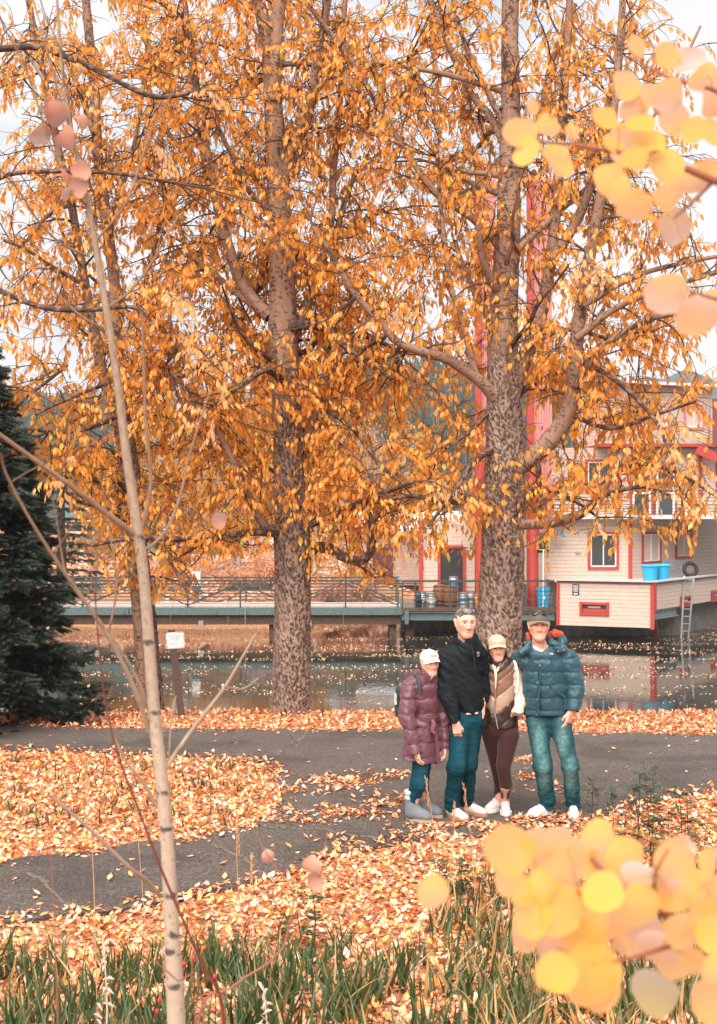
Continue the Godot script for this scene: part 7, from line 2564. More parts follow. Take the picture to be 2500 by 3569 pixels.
	limb(j, [[1170, 925, 0, 88], [1312, 925, 0, 92]], 0.75)
	limb(j, [[1152, 960, 0.0, 84], [1190, 1290, 0.03, 66], [ankle(s0[0], s0[1], 0.10), 61]], 1.0, true, 0.05)
	limb(j, [[1322, 960, 0.02, 86], [1396, 1290, 0.05, 60], [ankle(s1[0], s1[1], 0.10), 57]], 1.0, true, 0.05)
	for w: Array in [[1160, 1090, 1.0], [1195, 1330, 0.9], [1330, 1090, 1.0], [1395, 1350, 0.9], [1130, 980, 0.4], [1350, 990, 0.4]]:
		var q := Q(w[0], w[1])
		j.eyes.append(Vector3(q.x, q.y, w[2]))
	cloth(o, "jeans", j, vmat(0.85))
	shoe(o, "shoe", s0[0], s0[1], 0.27, Color(0.54, 0.55, 0.58), Color(0.70, 0.68, 0.66), 1)
	shoe(o, "shoe", s1[0], s1[1], 0.27, Color(0.54, 0.55, 0.58), Color(0.70, 0.68, 0.66), 1)

# ---------- foreground: sapling, aspen branches, stems, grass, shrubs ----------
func stem_pts(flat: Array, d0: float, d1: float, wscale := 1.0) -> Array:
	var pts := []
	var rad := []
	var cnt := flat.size() / 3
	for i in cnt:
		var d := lerpf(d0, d1, float(i) / maxi(cnt - 1, 1))
		pts.append(S(flat[i * 3], flat[i * 3 + 1], d))
		rad.append(flat[i * 3 + 2] * 1.5547 * 0.5 / K * d * wscale)
	return [pts, rad]

# pale aspen bark with dark scars and rings
func pale_bark(pts: Array, rad: Array, sides: int, step: float, scars: Array, brown := 0.0) -> ArrayMesh:
	var s := smooth_line(pts, rad, step)
	var op: PackedVector3Array = s[0]
	var orr: PackedFloat32Array = s[1]
	var mb := MB.new()
	var x := (op[1] - op[0]).normalized().cross(Vector3(0.02, 0.1, 1)).normalized()
	for i in op.size():
		var nd := (op[mini(i + 1, op.size() - 1)] - op[maxi(i - 1, 0)]).normalized()
		x = (x - nd * x.dot(nd)).normalized()
		var y := nd.cross(x)
		var h := op[i].y
		for k in sides:
			var a := TAU * k / sides
			var o := x * cos(a) + y * sin(a)
			var p := op[i] + o * orr[i]
			var n := fine_noise.get_noise_3d(p.x * 60.0, h * 25.0, p.z * 60.0)
			var col := Color(0.38, 0.31, 0.245).lerp(Color(0.19, 0.115, 0.075), clampf(brown + smoothstep(1.7, 3.0, h) * 0.6 + n * 0.3, 0.0, 1.0))
			var ring := fine_noise.get_noise_3d(o.x * 1.2, h * 42.0, o.z * 1.2)
			var mark := smoothstep(0.55, 0.66, ring) * 0.6
			var bump := 0.0
			for sc: Vector3 in scars:
				var q := p - sc
				var dd := Vector2(Vector2(q.x, q.z).length() / 0.019, q.y / 0.009).length() + n * 0.8
				mark = maxf(mark, smoothstep(1.15, 0.75, dd) * 0.95)
				bump = maxf(bump, smoothstep(2.0, 0.8, dd) * 0.0025)
			col = col.lerp(Color(0.05, 0.042, 0.038), mark)
			mb.vert(op[i] + o * (orr[i] * (1.0 + n * 0.03) + bump), o, col)
	for i in op.size() - 1:
		for k in sides:
			var a := i * sides + k
			var b := i * sides + (k + 1) % sides
			mb.tri(a, a + sides, b)
			mb.tri(b, a + sides, b + sides)
	return mb.mesh()

func round_leaf(cup: float, wave: float) -> ArrayMesh:
	# broad aspen leaf: stalk at the origin, blade along -y, width and length about 1
	var mb := MB.new()
	var rings := 4
	var seg := 20
	var c := mb.vert(Vector3(0, -0.5, 0), Vector3(0, 0, 1))
	for r in range(1, rings + 1):
		var f := float(r) / rings
		for k in seg:
			var a := TAU * k / seg
			var rad := 0.5 * f * (1.0 + 0.10 * pow(maxf(0.0, -cos(a)), 6.0) * 2.2 - 0.06 * pow(maxf(0.0, cos(a)), 4.0) + (0.02 * sin(a * 9.0) if r == rings else 0.0))
			var p := Vector3(sin(a) * rad, -0.5 + cos(a) * rad, 0)
			p.z = cup * f * f * 0.5 * (0.6 + 0.4 * cos(2.0 * a)) + wave * sin(a * 3.0) * f * f * 0.12 - 0.03 * exp(-pow(p.x / 0.03, 2.0)) * f
			mb.vert(p, Vector3(-sin(a) * cup * f, -cos(a) * cup * f, 1.0).normalized())
	for k in seg: mb.tri(c, 1 + k, 1 + (k + 1) % seg)
	for r in rings - 1:
		for k in seg:
			var a := 1 + r * seg + k
			var b := 1 + r * seg + (k + 1) % seg
			mb.tri(a, b, a + seg)
			mb.tri(b, b + seg, a + seg)
	return mb.mesh()

func make_foreground() -> void:
	sapling()
	aspen_branches()
	red_stems()
	grass()
	shrubs()

func sapling() -> void:
	var d := 3.6
	var o := thing("aspen_sapling", "thin pale bare aspen sapling standing close to the viewer", "tree", Vector3(S(396, 2296, d).x, hgt(-0.5, d) - 0.05, -d))
	var off := Transform3D(Basis(), -o.position)
	var tp := stem_pts([396, 2300, 42, 386, 2100, 35, 376, 1900, 31, 363, 1750, 29, 346, 1600, 28, 335, 1450, 26, 323, 1300, 25, 311, 1200, 25, 296, 1100, 22, 281, 1000, 20, 263, 850, 18, 240, 700, 16, 216, 560, 14, 190, 420, 10, 162, 300, 8, 142, 180, 7, 128, 0, 6, 120, -90, 5], d, d)
	tp[0].insert(0, Vector3(tp[0][0].x + 0.02, o.position.y, -d))
	tp[1].insert(0, tp[1][0] * 1.15)
	var scars := []
	for q: Array in [[369, 1860], [385, 2012], [388, 2098], [380, 2134], [362, 1780], [330, 1442], [314, 1205], [352, 1600], [391, 2212]]:
		scars.append(S(q[0], q[1], d - 0.025))
	part(o, "trunk", pale_bark(tp[0], tp[1], 24, 0.006, scars), M.bark, off)
	var rows := [
		[3.6, 3.3, [312, 1205, 15, 250, 1160, 13, 180, 1105, 12, 90, 1040, 11, 0, 975, 10, -60, 935, 9]],
		[3.6, 3.55, [320, 1180, 11, 336, 1110, 9, 338, 1050, 8, 327, 950, 7, 322, 800, 6, 318, 700, 4]],
		[3.6, 3.2, [334, 1640, 12, 302, 1545, 11, 244, 1428, 10, 174, 1325, 9, 116, 1241, 8, 64, 1158, 7, 13, 1060, 6, 3, 1015, 5]],
		[3.6, 3.4, [330, 1575, 8, 285, 1480, 7, 205, 1370, 6, 150, 1290, 5, 130, 1180, 4, 118, 1120, 3]],
		[3.6, 3.7, [364, 1738, 12, 400, 1680, 10, 450, 1612, 9, 505, 1540, 8, 540, 1480, 6, 575, 1420, 5]],
		[3.6, 3.3, [360, 2010, 11, 330, 1975, 10, 290, 1945, 9, 200, 1858, 8, 108, 1780, 7]],
		[3.6, 3.5, [352, 1808, 9, 320, 1752, 8, 285, 1710, 7, 255, 1650, 5, 240, 1600, 4]],
		[3.6, 3.8, [325, 1232, 8, 350, 1215, 7, 378, 1180, 7, 405, 1110, 6, 425, 1020, 5, 470, 880, 4]],
		[3.6, 3.7, [240, 690, 7, 290, 655, 6, 340, 590, 5, 385, 510, 4, 405, 480, 3]],
		[3.6, 3.7, [214, 540, 7, 250, 500, 6, 290, 440, 5, 320, 350, 5, 345, 280, 4, 400, 190, 3]],
		[3.6, 3.4, [200, 575, 7, 140, 548, 6, 90, 500, 5, 40, 425, 5, 0, 380, 4]],
		[3.6, 3.5, [232, 735, 6, 190, 715, 5, 130, 660, 4, 90, 600, 4, 55, 560, 3]],
		[3.6, 3.5, [200, 470, 6, 170, 430, 5, 120, 340, 4, 60, 160, 4, 20, 80, 3, -10, 20, 3]],
		[3.6, 3.6, [160, 300, 5, 130, 200, 4, 100, 90, 3, 75, 0, 3]],
		[3.6, 3.6, [148, 215, 5, 170, 180, 4, 190, 150, 3]],
		[3.6, 3.5, [143, 200, 5, 138, 120, 4, 100, 30, 3, 85, -30, 3]],
		[3.5, 3.4, [250, 1440, 5, 220, 1450, 4, 190, 1425, 4, 140, 1405, 3]],
		[3.5, 3.3, [130, 1075, 5, 150, 1020, 4, 150, 950, 4, 170, 900, 3]],
		[3.5, 3.4, [116, 1241, 5, 140, 1215, 4, 160, 1180, 3]],
		[3.5, 3.4, [242, 1425, 5, 260, 1330, 5, 252, 1230, 4, 235, 1120, 3, 222, 1060, 3]],
		[3.55, 3.5, [262, 1310, 4, 300, 1260, 3, 310, 1230, 3]],
		[3.6, 3.75, [505, 1540, 5, 545, 1545, 4, 580, 1520, 3]],
		[3.6, 3.65, [365, 1770, 5, 378, 1700, 4, 385, 1600, 4, 395, 1560, 3]],
		[3.5, 3.3, [40, 1120, 4, 20, 1090, 3, 60, 1060, 3, 100, 1040, 3]],
	]
	for r in rows:
		var lp := stem_pts(r[2], r[0], r[1])
		part(o, "branch", pale_bark(lp[0], lp[1], 8, 0.02, [], 0.35), M.bark, off)
	# a few withered leaves left on the tip
	var forms := [round_leaf(0.5, 0.8), round_leaf(-0.6, 1.0)]
	for l: Array in [[127, 252, 27, 0.4], [142, 305, 26, -0.5], [94, 305, 24, 0.9], [182, 385, 23, 0.3], [178, 418, 22, -0.2], [146, 385, 20, 1.2], [107, 240, 18, 1.3], [186, 268, 16, 0.8], [492, 1163, 18, 0.4], [150, 430, 14, 1.0]]:
		var m := mat(Color(0.36, 0.11, 0.06).lerp(Color(0.42, 0.22, 0.16), rng.randf()), 0.7)
		m.backlight_enabled = true
		m.backlight = Color(0.6, 0.6, 0.6)
		var sz: float = l[2] * 2.0 * 1.5547 / K * 3.55
		var b := Basis(Vector3(0, 0, 1), rr(-0.8, 0.8)) * Basis(Vector3.UP, l[3]) * Basis(Vector3.RIGHT, rr(-0.4, 0.4))
		var ctr := S(l[0], l[1], 3.55)
		part(o, "withered_leaf", forms[rng.randi() % 2], m, Transform3D(b * Basis.from_scale(Vector3.ONE * sz), ctr + b * Vector3(0, 0.5 * sz, 0) - o.position))

func aspen_branches() -> void:
	var d := 1.75
	var base := Vector3(0.92, hgt(0.92, 1.8) - 0.05, -1.8)
	var o := thing("young_aspen", "young aspen close by whose branches of big yellow leaves reach into view", "tree", base)
	var off := Transform3D(Basis(), -base)
	part(o, "trunk", pale_bark([base, base + Vector3(0.02, 1.3, 0), base + Vector3(-0.02, 2.6, 0.03), base + Vector3(0.03, 3.6, 0)], [0.036, 0.03, 0.022, 0.01], 16, 0.03, []), M.bark, off)
	var red := mat(Color(0.22, 0.075, 0.04), 0.7)
	var branch := func(pts: Array, r0: float, r1: float) -> Array:
		var rad := []
		for i in pts.size(): rad.append(lerpf(r0, r1, float(i) / (pts.size() - 1)))
		part(o, "branch", tube_mesh(pts, rad, 8, 0.02), red, off)
		return pts
	var twigs := []
	# lower spray
	var j0 := base + Vector3(0.01, 1.05, 0.0)
	twigs += branch.call([j0, P(2760, 3330, 1.7), P(2480, 3270, 1.62), P(2290, 3170, 1.6), P(2150, 3080, 1.62), P(2060, 2990, 1.66), P(1990, 2920, 1.7)], 0.009, 0.002)
	twigs += branch.call([P(2480, 3270, 1.62), P(2330, 3300, 1.58), P(2200, 3340, 1.56), P(2080, 3360, 1.56)], 0.004, 0.0015)
	twigs += branch.call([P(2290, 3170, 1.6), P(2280, 3060, 1.55), P(2330, 2960, 1.55)], 0.004, 0.0015)
	twigs += branch.call([P(2150, 3080, 1.62), P(2010, 3120, 1.6), P(1900, 3090, 1.62), P(1800, 3020, 1.66)], 0.003, 0.0015)
	twigs += branch.call([P(2480, 3270, 1.62), P(2460, 3150, 1.6), P(2480, 3040, 1.6)], 0.003, 0.0015)
	# upper spray
	var j1 := base + Vector3(0.0, 2.25, 0.02)
	twigs += branch.call([j1, P(2700, 720, 1.95), P(2490, 630, 1.95), P(2280, 545, 1.98), P(2150, 530, 2.0), P(2000, 505, 2.02), P(1880, 495, 2.05)], 0.008, 0.002)
	twigs += branch.call([P(2700, 420, 1.95), P(2480, 310, 1.97), P(2330, 270, 2.0), P(2200, 200, 2.02)], 0.005, 0.0015)
	twigs += branch.call([j1, P(2760, 520, 1.95), P(2700, 420, 1.95)], 0.007, 0.005)
	twigs += branch.call([P(2280, 545, 1.98), P(2275, 470, 1.98), P(2230, 380, 2.0)], 0.003, 0.0015)
	twigs += branch.call([P(2490, 630, 1.95), P(2420, 700, 1.97), P(2350, 760, 1.97)], 0.003, 0.0015)
	var j2 := base + Vector3(0.0, 1.95, 0.0)
	twigs += branch.call([j2, P(2700, 1080, 1.85), P(2520, 1050, 1.85), P(2400, 1010, 1.86)], 0.006, 0.0015)
	var forms := [round_leaf(0.35, 0.5), round_leaf(-0.4, 0.7), round_leaf(0.2, -0.6)]
	var tints := []
	for c: Color in [Color(0.70, 0.32, 0.028), Color(0.71, 0.34, 0.035), Color(0.69, 0.30, 0.022), Color(0.72, 0.36, 0.045), Color(0.42, 0.34, 0.045)]:
		var m := mat(c, 0.6)
		m.backlight_enabled = true
		m.backlight = Color(0.95, 0.95, 0.95)
		m.metallic_specular = 0.2
		tints.append(m)
	var stalk := mat(Color(0.55, 0.33, 0.10), 0.6)
	var place := func(px: float, py: float, r: float, dd: float, squash: float, tint: int) -> void:
		var c := P(px, py, dd)
		var near: Vector3 = twigs[0]
		for t: Vector3 in twigs:
			if t.distance_squared_to(c) < near.distance_squared_to(c): near = t
		var up := near - c
		up.z *= 0.3
		up = (up.normalized() + Vector3(rr(-0.5, 0.5), rr(0.2, 0.9), 0)).normalized()
		var face := Vector3(rr(-0.25, 0.25), rr(-0.1, 0.4), 1.0)
		face.x += (1.0 - squash) * (1.6 if rng.randf() < 0.5 else -1.6)
		face = (face - up * face.dot(up)).normalized()
		var sz := r * 2.0 / K * dd
		var b := Basis(up.cross(face), up, face)
		var foot := c + up * sz * 0.5
		part(o, "leaf", forms[rng.randi() % 3], tints[tint], Transform3D(b * Basis.from_scale(Vector3.ONE * sz), foot - base))
		if near.distance_to(foot) < 0.16:
			part(o, "leaf_stalk", tube_mesh([foot, foot.lerp(near, 0.5) + up * 0.006, near], [0.0009, 0.0008, 0.001], 5, 0.02), stalk, off)
	for l: Array in [[640, 490, 105], [755, 450, 62], [868, 430, 54], [1060, 412, 64], [690, 680, 64], [645, 615, 66], [740, 800, 88], [720, 860, 74], [880, 590, 112], [800, 660, 72], [960, 520, 84], [1080, 520, 74], [1180, 520, 84], [1420, 520, 78], [1465, 462, 44], [1300, 600, 122], [1200, 660, 92], [1380, 660, 94], [1490, 640, 64], [1590, 560, 84], [870, 760, 104], [960, 800, 122], [850, 900, 94], [900, 1000, 112], [860, 1060, 84], [1030, 1060, 122], [1060, 1125, 86], [1000, 920, 94], [1120, 780, 84], [1240, 840, 94], [1330, 900, 98], [1420, 960, 94], [1450, 860, 84], [1550, 700, 64], [1540, 800, 84], [1590, 880, 74], [1320, 1130, 98], [1570, 1165, 98], [1590, 1050, 64], [1080, 680, 84], [283, 680, 64], [1180, 960, 64], [1500, 1010, 54], [1250, 740, 84], [1660, 700, 90], [1680, 960, 90]]:
		place.call(1300.0 + 0.7463 * l[0], 2600.0 + 0.7463 * l[1], l[2] * 0.7463 * 1.16, rr(1.50, 1.74), rr(0.75, 1.0), 4 if l[0] == 1320 else rng.randi() % 4)
	for l: Array in [[390, 830, 92, 0.5], [425, 945, 84, 0.5], [570, 770, 70, 0.7], [620, 970, 94, 0.55], [655, 1040, 60, 0.6], [715, 825, 46, 0.9], [1100, 300, 72, 0.6], [1290, 345, 78, 1.0], [1440, 390, 92, 0.5], [1570, 470, 80, 0.8], [1040, 540, 84, 1.0], [1160, 600, 70, 0.8], [1110, 670, 84, 0.5], [910, 740, 86, 0.6], [1300, 600, 92, 0.9], [1340, 740, 84, 0.6], [1465, 810, 78, 1.0], [1060, 880, 112, 0.9], [1180, 900, 96, 0.8], [960, 905, 60, 0.5], [1130, 780, 80, 0.8], [1290, 1000, 110, 0.8], [935, 1085, 88, 0.9], [980, 1160, 80, 0.6], [1100, 1270, 96, 1.0], [1330, 1220, 92, 0.9], [1360, 1420, 108, 1.0], [1460, 1110, 84, 0.6], [1560, 1090, 84, 0.7], [1560, 620, 100, 0.9], [1590, 830, 80, 0.9], [1290, 1840, 122, 0.75], [1490, 1960, 112, 1.0], [1590, 1900, 90, 0.8], [1500, 500, 60, 0.4], [1660, 1100, 90, 0.8], [1680, 560, 90, 0.9], [1090, 1000, 84, 0.7], [450, 670, 50, 0.4]]:
		place.call(1600.0 + 0.5597 * l[0], 0.5597 * l[1], l[2] * 0.5597 * 1.12, rr(1.88, 2.08), l[3], rng.randi() % 4)

func red_stems() -> void:
	var base := Vector3(S(500, 2296, 3.1).x + 0.02, hgt(-0.4, 3.1) - 0.03, -3.1)
	var o := thing("red_stemmed_shrub", "bare dark red stems rising beside the pale sapling", "shrub", base)
	var off := Transform3D(Basis(), -base)
	var red := mat(Color(0.13, 0.028, 0.018), 0.65)
	var pink := mat(Color(0.22, 0.085, 0.06), 0.65)
	var lines := [
		[red, 3.1, 2.9, [505, 2330, 13, 455, 2170, 12, 418, 2080, 11, 362, 1950, 10, 305, 1800, 9, 264, 1690, 8, 234, 1560, 7, 222, 1450, 6, 214, 1350, 5, 200, 1250, 4, 182, 1180, 3]],
		[pink, 3.2, 3.3, [440, 2320, 11, 520, 2215, 10, 602, 2160, 9, 634, 2127, 8, 655, 2050, 7, 660, 2010, 7, 646, 1980, 6, 612, 1937, 5, 590, 1900, 4, 572, 1862, 3]],
		[pink, 3.3, 3.4, [660, 2020, 5, 690, 1980, 4, 718, 1926, 4, 735, 1870, 3, 748, 1820, 3]],
		[pink, 3.1, 3.0, [455, 2250, 7, 400, 2200, 6, 330, 2140, 4, 295, 2110, 3]],
		[red, 2.8, 2.8, [930, 1890, 3, 880, 1915, 4, 800, 1960, 4, 760, 2010, 3]],
		[pink, 2.9, 2.9, [100, 1800, 3, 112, 1900, 4, 120, 2000, 5, 125, 2150, 6, 130, 2330, 7]],
	]
	for i in lines.size():
		if i == 4: continue
		var lp := stem_pts(lines[i][3], lines[i][1], lines[i][2])
		if i != 2:
			var e := 0
			if (lp[0][lp[0].size() - 1] as Vector3).y < (lp[0][0] as Vector3).y: e = lp[0].size() - 1
			var foot: Vector3 = lp[0][e]
			var gr := Vector3(foot.x, hgt(foot.x, -foot.z) - 0.02, foot.z)
			if e == 0:
				lp[0].insert(0, gr)
				lp[1].insert(0, lp[1][0])
			else:
				lp[0].append(gr)
				lp[1].append(lp[1][e])
		for k in lp[1].size(): lp[1][k] *= 0.62
		part(o, "stem", tube_mesh(lp[0], lp[1], 7, 0.03), lines[i][0], off)
	var forms := [round_leaf(0.5, 0.8), round_leaf(-0.6, 1.0)]
	for l: Array in [[604, 1921, 15], [696, 1943, 24], [704, 1973, 20]]:
		var m := mat(Color(0.42, 0.18, 0.11).lerp(Color(0.42, 0.28, 0.23), rng.randf()), 0.7)
		var sz: float = l[2] * 2.0 * 1.5547 / K * 3.3
		part(o, "withered_leaf", forms[rng.randi() % 2], m, Transform3D(Basis(Vector3(0, 0, 1), rr(-1, 1)) * Basis(Vector3.UP, rr(-0.7, 0.7)) * Basis.from_scale(Vector3.ONE * sz), S(l[0], l[1] - l[2], 3.3) - base))
	# rose bush with hips at the foot of the sapling
	var rb := Vector3(S(470, 2296, 5.6).x, hgt(-1.2, 5.6) - 0.02, -5.6)
	var ro := thing("rose_bush", "low wild rose with a few red hips among the grass", "shrub", rb)
	var hip := SphereMesh.new()
	hip.radius = 0.5
	hip.height = 1.15
	hip.radial_segments = 12
	hip.rings = 8
	var hm := mat(Color(0.50, 0.02, 0.02), 0.3)
	for h: Array in [[413, 2162], [434, 2150], [352, 2268], [358, 2244], [975, 2228], [482, 2190], [405, 2258]]:
		var c := S(h[0], h[1], 5.4 if h[0] < 600 else 5.9)
		var foot := Vector3(c.x + rr(-0.08, 0.08), hgt(c.x, 5.6) - 0.02, c.z - 0.1)
		part(ro, "stem", tube_mesh([foot - rb, (foot.lerp(c, 0.6) + Vector3(rr(-0.03, 0.03), 0.06, 0)) - rb, c + Vector3(0, 0.008, 0) - rb], [0.003, 0.0025, 0.0015], 5, 0.04), red)
		part(ro, "rose_hip", hip, hm, Transform3D(Basis.from_scale(Vector3(0.02, 0.022, 0.02)), c - rb))

func blade(bend: float, width: float) -> ArrayMesh:
	var mb := MB.new()
	var n := 6
	for i in n:
		var t := float(i) / (n - 1)
		var w := width * (1.0 - pow(t, 1.6)) * (0.55 + 0.45 * sin(minf(t * 2.2 + 0.5, PI / 2)))
		var y := t * (1.0 - 0.25 * absf(bend) * t)
		var z := bend * t * t
		var nn := Vector3(0, -2.0 * bend * t, 1.0).normalized()
		mb.vert(Vector3(-w, y, z), (nn + Vector3(-0.4, 0, 0)).normalized())
		mb.vert(Vector3(0, y, z - w * 0.35), nn)
		mb.vert(Vector3(w, y, z), (nn + Vector3(0.4, 0, 0)).normalized())
	for i in n - 1:
		for k in 2:
			var a := i * 3 + k
			mb.tri(a, a + 1, a + 3)
			mb.tri(a + 1, a + 4, a + 3)
	return mb.mesh()

func grass() -> void:
	var forms := [blade(0.25, 0.020), blade(0.6, 0.017), blade(0.12, 0.022), blade(0.9, 0.014)]
	var xs := [[], [], [], []]
	var cs := [PackedColorArray(), PackedColorArray(), PackedColorArray(), PackedColorArray()]
	var put := func(x: float, d: float, lean: Vector3, len: float, dry: float) -> void:
		var k := rng.randi() % 4
		var yaw := rr(0, TAU)
		var b := Basis(Vector3.UP, yaw)
		var up := (Vector3.UP + lean + Vector3(rr(-0.25, 0.25), 0, rr(-0.25, 0.25))).normalized()
		b = Basis(Quaternion(Vector3.UP, up)) * b
		xs[k].append(Transform3D(b * Basis.from_scale(Vector3(0.55, len, 0.9 * len)), Vector3(x, hgt(x, d) - 0.01, -d)))
		var c := Color(0.032, 0.066, 0.022).lerp(Color(0.085, 0.13, 0.038), rng.randf() * rng.randf() + 0.1)
		if rng.randf() < dry: c = Color(0.42, 0.26, 0.08).lerp(Color(0.48, 0.30, 0.15), rng.randf())
		cs[k].append(c)
	for i in 1900:     # clumps
		var d := rr(5.0, 9.6)
		var half := d * 0.31 + 0.4
		var x := rr(-half, half)
		var edge := 7.35 + 0.45 * fine_noise.get_noise_1d(x * 1.1 + 7.0)
		edge += 1.5 * smoothstep(0.25, 0.75, x) - 0.35 * smoothstep(-0.4, 0.1, x) * smoothstep(0.5, 0.1, x)
		if d > edge or on_path(Vector2(x, d + 0.05)): continue
		if fine_noise.get_noise_2d(x * 1.6, d * 1.6 + 30.0) < (-0.1 if x < 0.5 else -0.3): continue
		var size := rr(0.20, 0.40) * lerpf(1.0, 0.75, smoothstep(edge - 0.8, edge, d))
		var dry := 0.14 if x < 0.4 else 0.34
		for k in int(rr(4, 10)):
			put.call(x + rr(-0.06, 0.06), d + rr(-0.06, 0.06), Vector3(rr(-0.25, 0.25), 0, rr(-0.2, 0.2)), size * rr(0.6, 1.2), dry)
	# thin tufts in the leaf carpet of the island
	for i in 60:
		var p := G(rr(0, 900), rr(2660, 2890))
		if on_path(Vector2(p.x, -p.z)): continue
		for k in int(rr(5, 12)): put.call(p.x + rr(-0.09, 0.09), -p.z + rr(-0.06, 0.06), Vector3(rr(-0.4, 0.4), 0, rr(-0.3, 0.3)), rr(0.10, 0.20), 0.3)
	for i in 30:
		var p := Vector3(rr(-5, 5), 0, -rr(16.2, 16.7))
		for k in 8: put.call(p.x + rr(-0.12, 0.12), -p.z + rr(-0.06, 0.06), Vector3(rr(-0.4, 0.4), 0, rr(-0.3, 0.3)), rr(0.05, 0.12), 0.4)
	var root := Node3D.new()
	root.name = "meadow_grass"
	add_child(root)
	tag(root, "long green and straw-coloured grass growing along the near edge", "grass", "", "stuff")
	for k in 4: scatter(root, "grass_blades", forms[k], M.grass, xs[k], cs[k])
	# tall dry stalks with seed heads, each its own plant
	var straw := mat(Color(0.55, 0.28, 0.16), 0.8)
	var n := 0
	for s: Array in [[300, 1770, 7.0, "beside the pale sapling"], [1020, 1800, 8.4, "in front of the grey boots"], [190, 1690, 6.0, "nearest the spruce side"], [955, 1745, 8.2, "rising before the woman in maroon"], [1040, 1760, 8.0, "rising before the tall man's shoes"], [565, 1920, 6.6, "over the leaf carpet right of the sapling"], [530, 1840, 6.8, "standing over the branch path"]]:
		var top := S(s[0], s[1], s[2])
		var foot := Vector3(top.x + rr(-0.1, 0.1), 0, -s[2])
		foot.y = hgt(foot.x, s[2]) - 0.01
		var o := thing("dry_grass_stalk", "thin dry grass stalk with seed head, " + s[3], "grass stalk", foot, "dry grass stalks")
		part(o, "stem", tube_mesh([Vector3.ZERO, (top - foot) * 0.6 + Vector3(rr(-0.02, 0.02), 0, 0), top - foot], [0.003, 0.0022, 0.0014], 5, 0.1), straw)
		var hm := MB.new()
		for k in 26:
			var t := 0.80 + 0.2 * k / 26.0
			var p := (top - foot) * t
			var dr := (rdir() * 0.5 + Vector3.UP).normalized()
			hm.tube(PackedVector3Array([p, p + dr * 0.014, p + dr * 0.03]), PackedFloat32Array([0.0008, 0.0026, 0.0005]), 4, Color(1, 1, 1), false)
		part(o, "seed_head", hm.mesh(), straw).set_meta("kind", "stuff")
		n += 1
	# pale woolly weed
	for w: Array in [[230, 2130, 5.2, "beside the sapling's foot"], [590, 2250, 5.3, "between sapling and grass"]]:
		var top := S(w[0], w[1] - 40, w[2])
		var foot := Vector3(top.x, hgt(top.x, w[2]) - 0.01, -w[2])
		var o := thing("dry_weed", "pale woolly dried weed " + w[3], "weed", foot, "dried weeds")
		var wm := mat(Color(0.50, 0.43, 0.36), 0.9)
		part(o, "stem", tube_mesh([Vector3.ZERO, (top - foot) * 0.5 + Vector3(0.02, 0, 0), top - foot], [0.005, 0.004, 0.002], 6, 0.08), wm)
		for k in 14:
			var t := 0.3 + 0.7 * k / 14.0
			var p := (top - foot) * t
			var dr := (rdir() + Vector3(0, 0.5, 0)).normalized()
			part(o, "tuft", tube_mesh([p, p + dr * 0.03, p + dr * 0.05 + Vector3(0, -0.01, 0)], [0.002, 0.008, 0.002], 5, 0.02), wm)

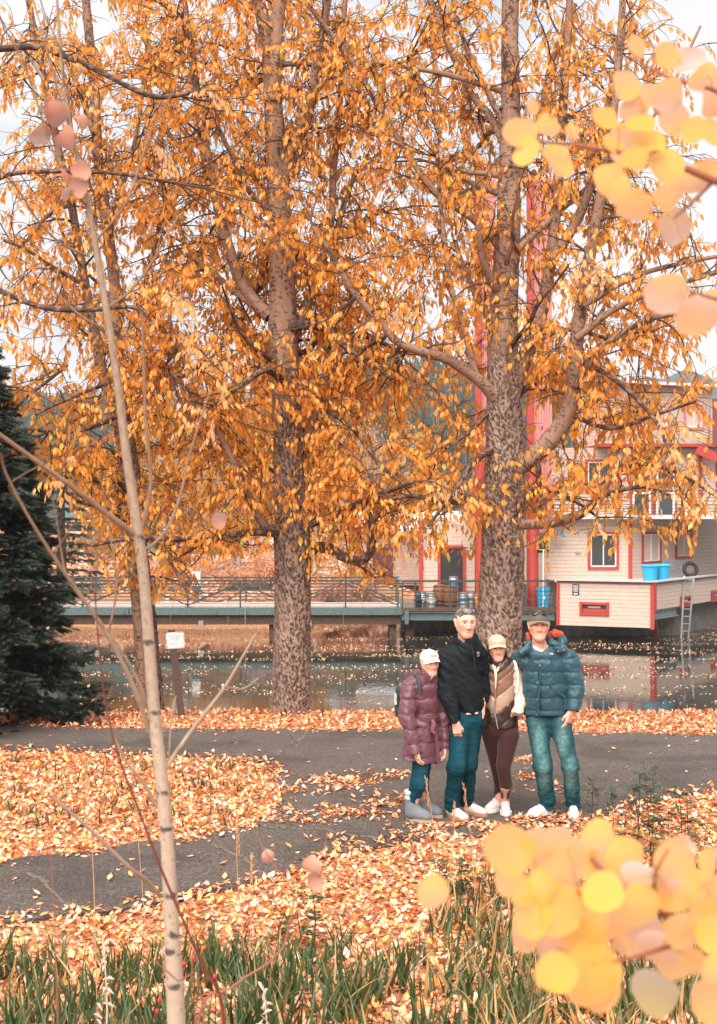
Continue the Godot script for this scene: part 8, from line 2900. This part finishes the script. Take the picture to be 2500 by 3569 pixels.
func shrubs() -> void:
	# low wild roses: upright dark stems with small toothed leaflets
	var leaflet := leaf_mesh(0.72, 0.25, 0.15, 0.08)
	var stemm := mat(Color(0.06, 0.025, 0.022), 0.8)
	var groups := [
		["wild rose shrub with small dark green leaves beside the man in teal", [[2072, 2700, 2960, 9.9], [2130, 2745, 2955, 9.8], [2205, 2735, 2925, 9.7], [2230, 2700, 2975, 9.8], [2250, 2690, 2985, 9.5], [2275, 2690, 2960, 9.6], [2046, 2860, 2975, 9.6], [2180, 2830, 2990, 9.4]]],
		["wild rose shrub farther from the man in teal, near the frame's edge", [[2365, 2745, 2945, 9.5], [2395, 2760, 2960, 9.4], [2330, 2800, 2985, 9.3], [2300, 2850, 2990, 9.2], [2390, 2880, 3030, 9.0], [2470, 2850, 3020, 9.0]]],
		["small low rose sprigs in the leaves below the grey boots", [[1560, 3000, 3100, 8.6], [1610, 2985, 3095, 8.6], [1655, 3020, 3110, 8.5], [1700, 3005, 3120, 8.4], [1530, 3020, 3090, 8.7]]],
		["little green sprig growing through the leaf carpet at the front", [[1000, 3165, 3260, 7.6], [1035, 3175, 3255, 7.6], [1090, 3100, 3250, 7.5]]]]
	for g in groups:
		var first: Array = g[1][0]
		var base := P(first[0], first[2], first[3])
		base.y = hgt(base.x, first[3]) - 0.01
		var o := thing("wild_rose_shrub", g[0], "shrub", base)
		var xs := []
		var cs := PackedColorArray()
		for s: Array in g[1]:
			var top := P(s[0], s[1], s[3])
			var foot := Vector3(top.x + rr(-0.05, 0.05), 0, -s[3] + rr(-0.05, 0.05))
			foot.y = hgt(foot.x, -foot.z) - 0.01
			var mid := foot.lerp(top, 0.5) + Vector3(rr(-0.03, 0.03), 0, rr(-0.03, 0.03))
			part(o, "stem", tube_mesh([foot - base, mid - base, top - base], [0.005, 0.004, 0.002], 5, 0.1), stemm)
			var h := (top - foot).length()
			for k in int(h / 0.028):
				var t := 0.22 + 0.8 * rng.randf()
				var p := foot.lerp(mid, minf(t * 2.0, 1.0)).lerp(top, maxf(0.0, t * 2.0 - 1.0))
				var out := Vector3(rr(-1, 1), rr(-0.1, 0.5), rr(-1, 1)).normalized()
				var len := rr(0.05, 0.13)
				for j in 5:
					var q := p + out * len * (j + 1.0) / 5.0
					for sx: float in [-1.0, 1.0]:
						var side := out.cross(Vector3.UP).normalized() * sx
						var dir := (side + out * 0.5 + Vector3(0, rr(-0.3, 0.2), 0)).normalized()
						var bx_ := dir.cross(Vector3.UP + rdir() * 0.4).normalized()
						xs.append(Transform3D(Basis(bx_, -dir, bx_.cross(-dir)) * Basis.from_scale(Vector3.ONE * rr(0.022, 0.038)), q - base))
						var gg := rr(0.7, 1.3)
						cs.append(Color(0.045 * gg, 0.085 * gg, 0.038 * gg) if rng.randf() > 0.06 else Color(0.4, 0.2, 0.05))
		scatter(o, "leaflets", leaflet, M.grass, xs, cs)
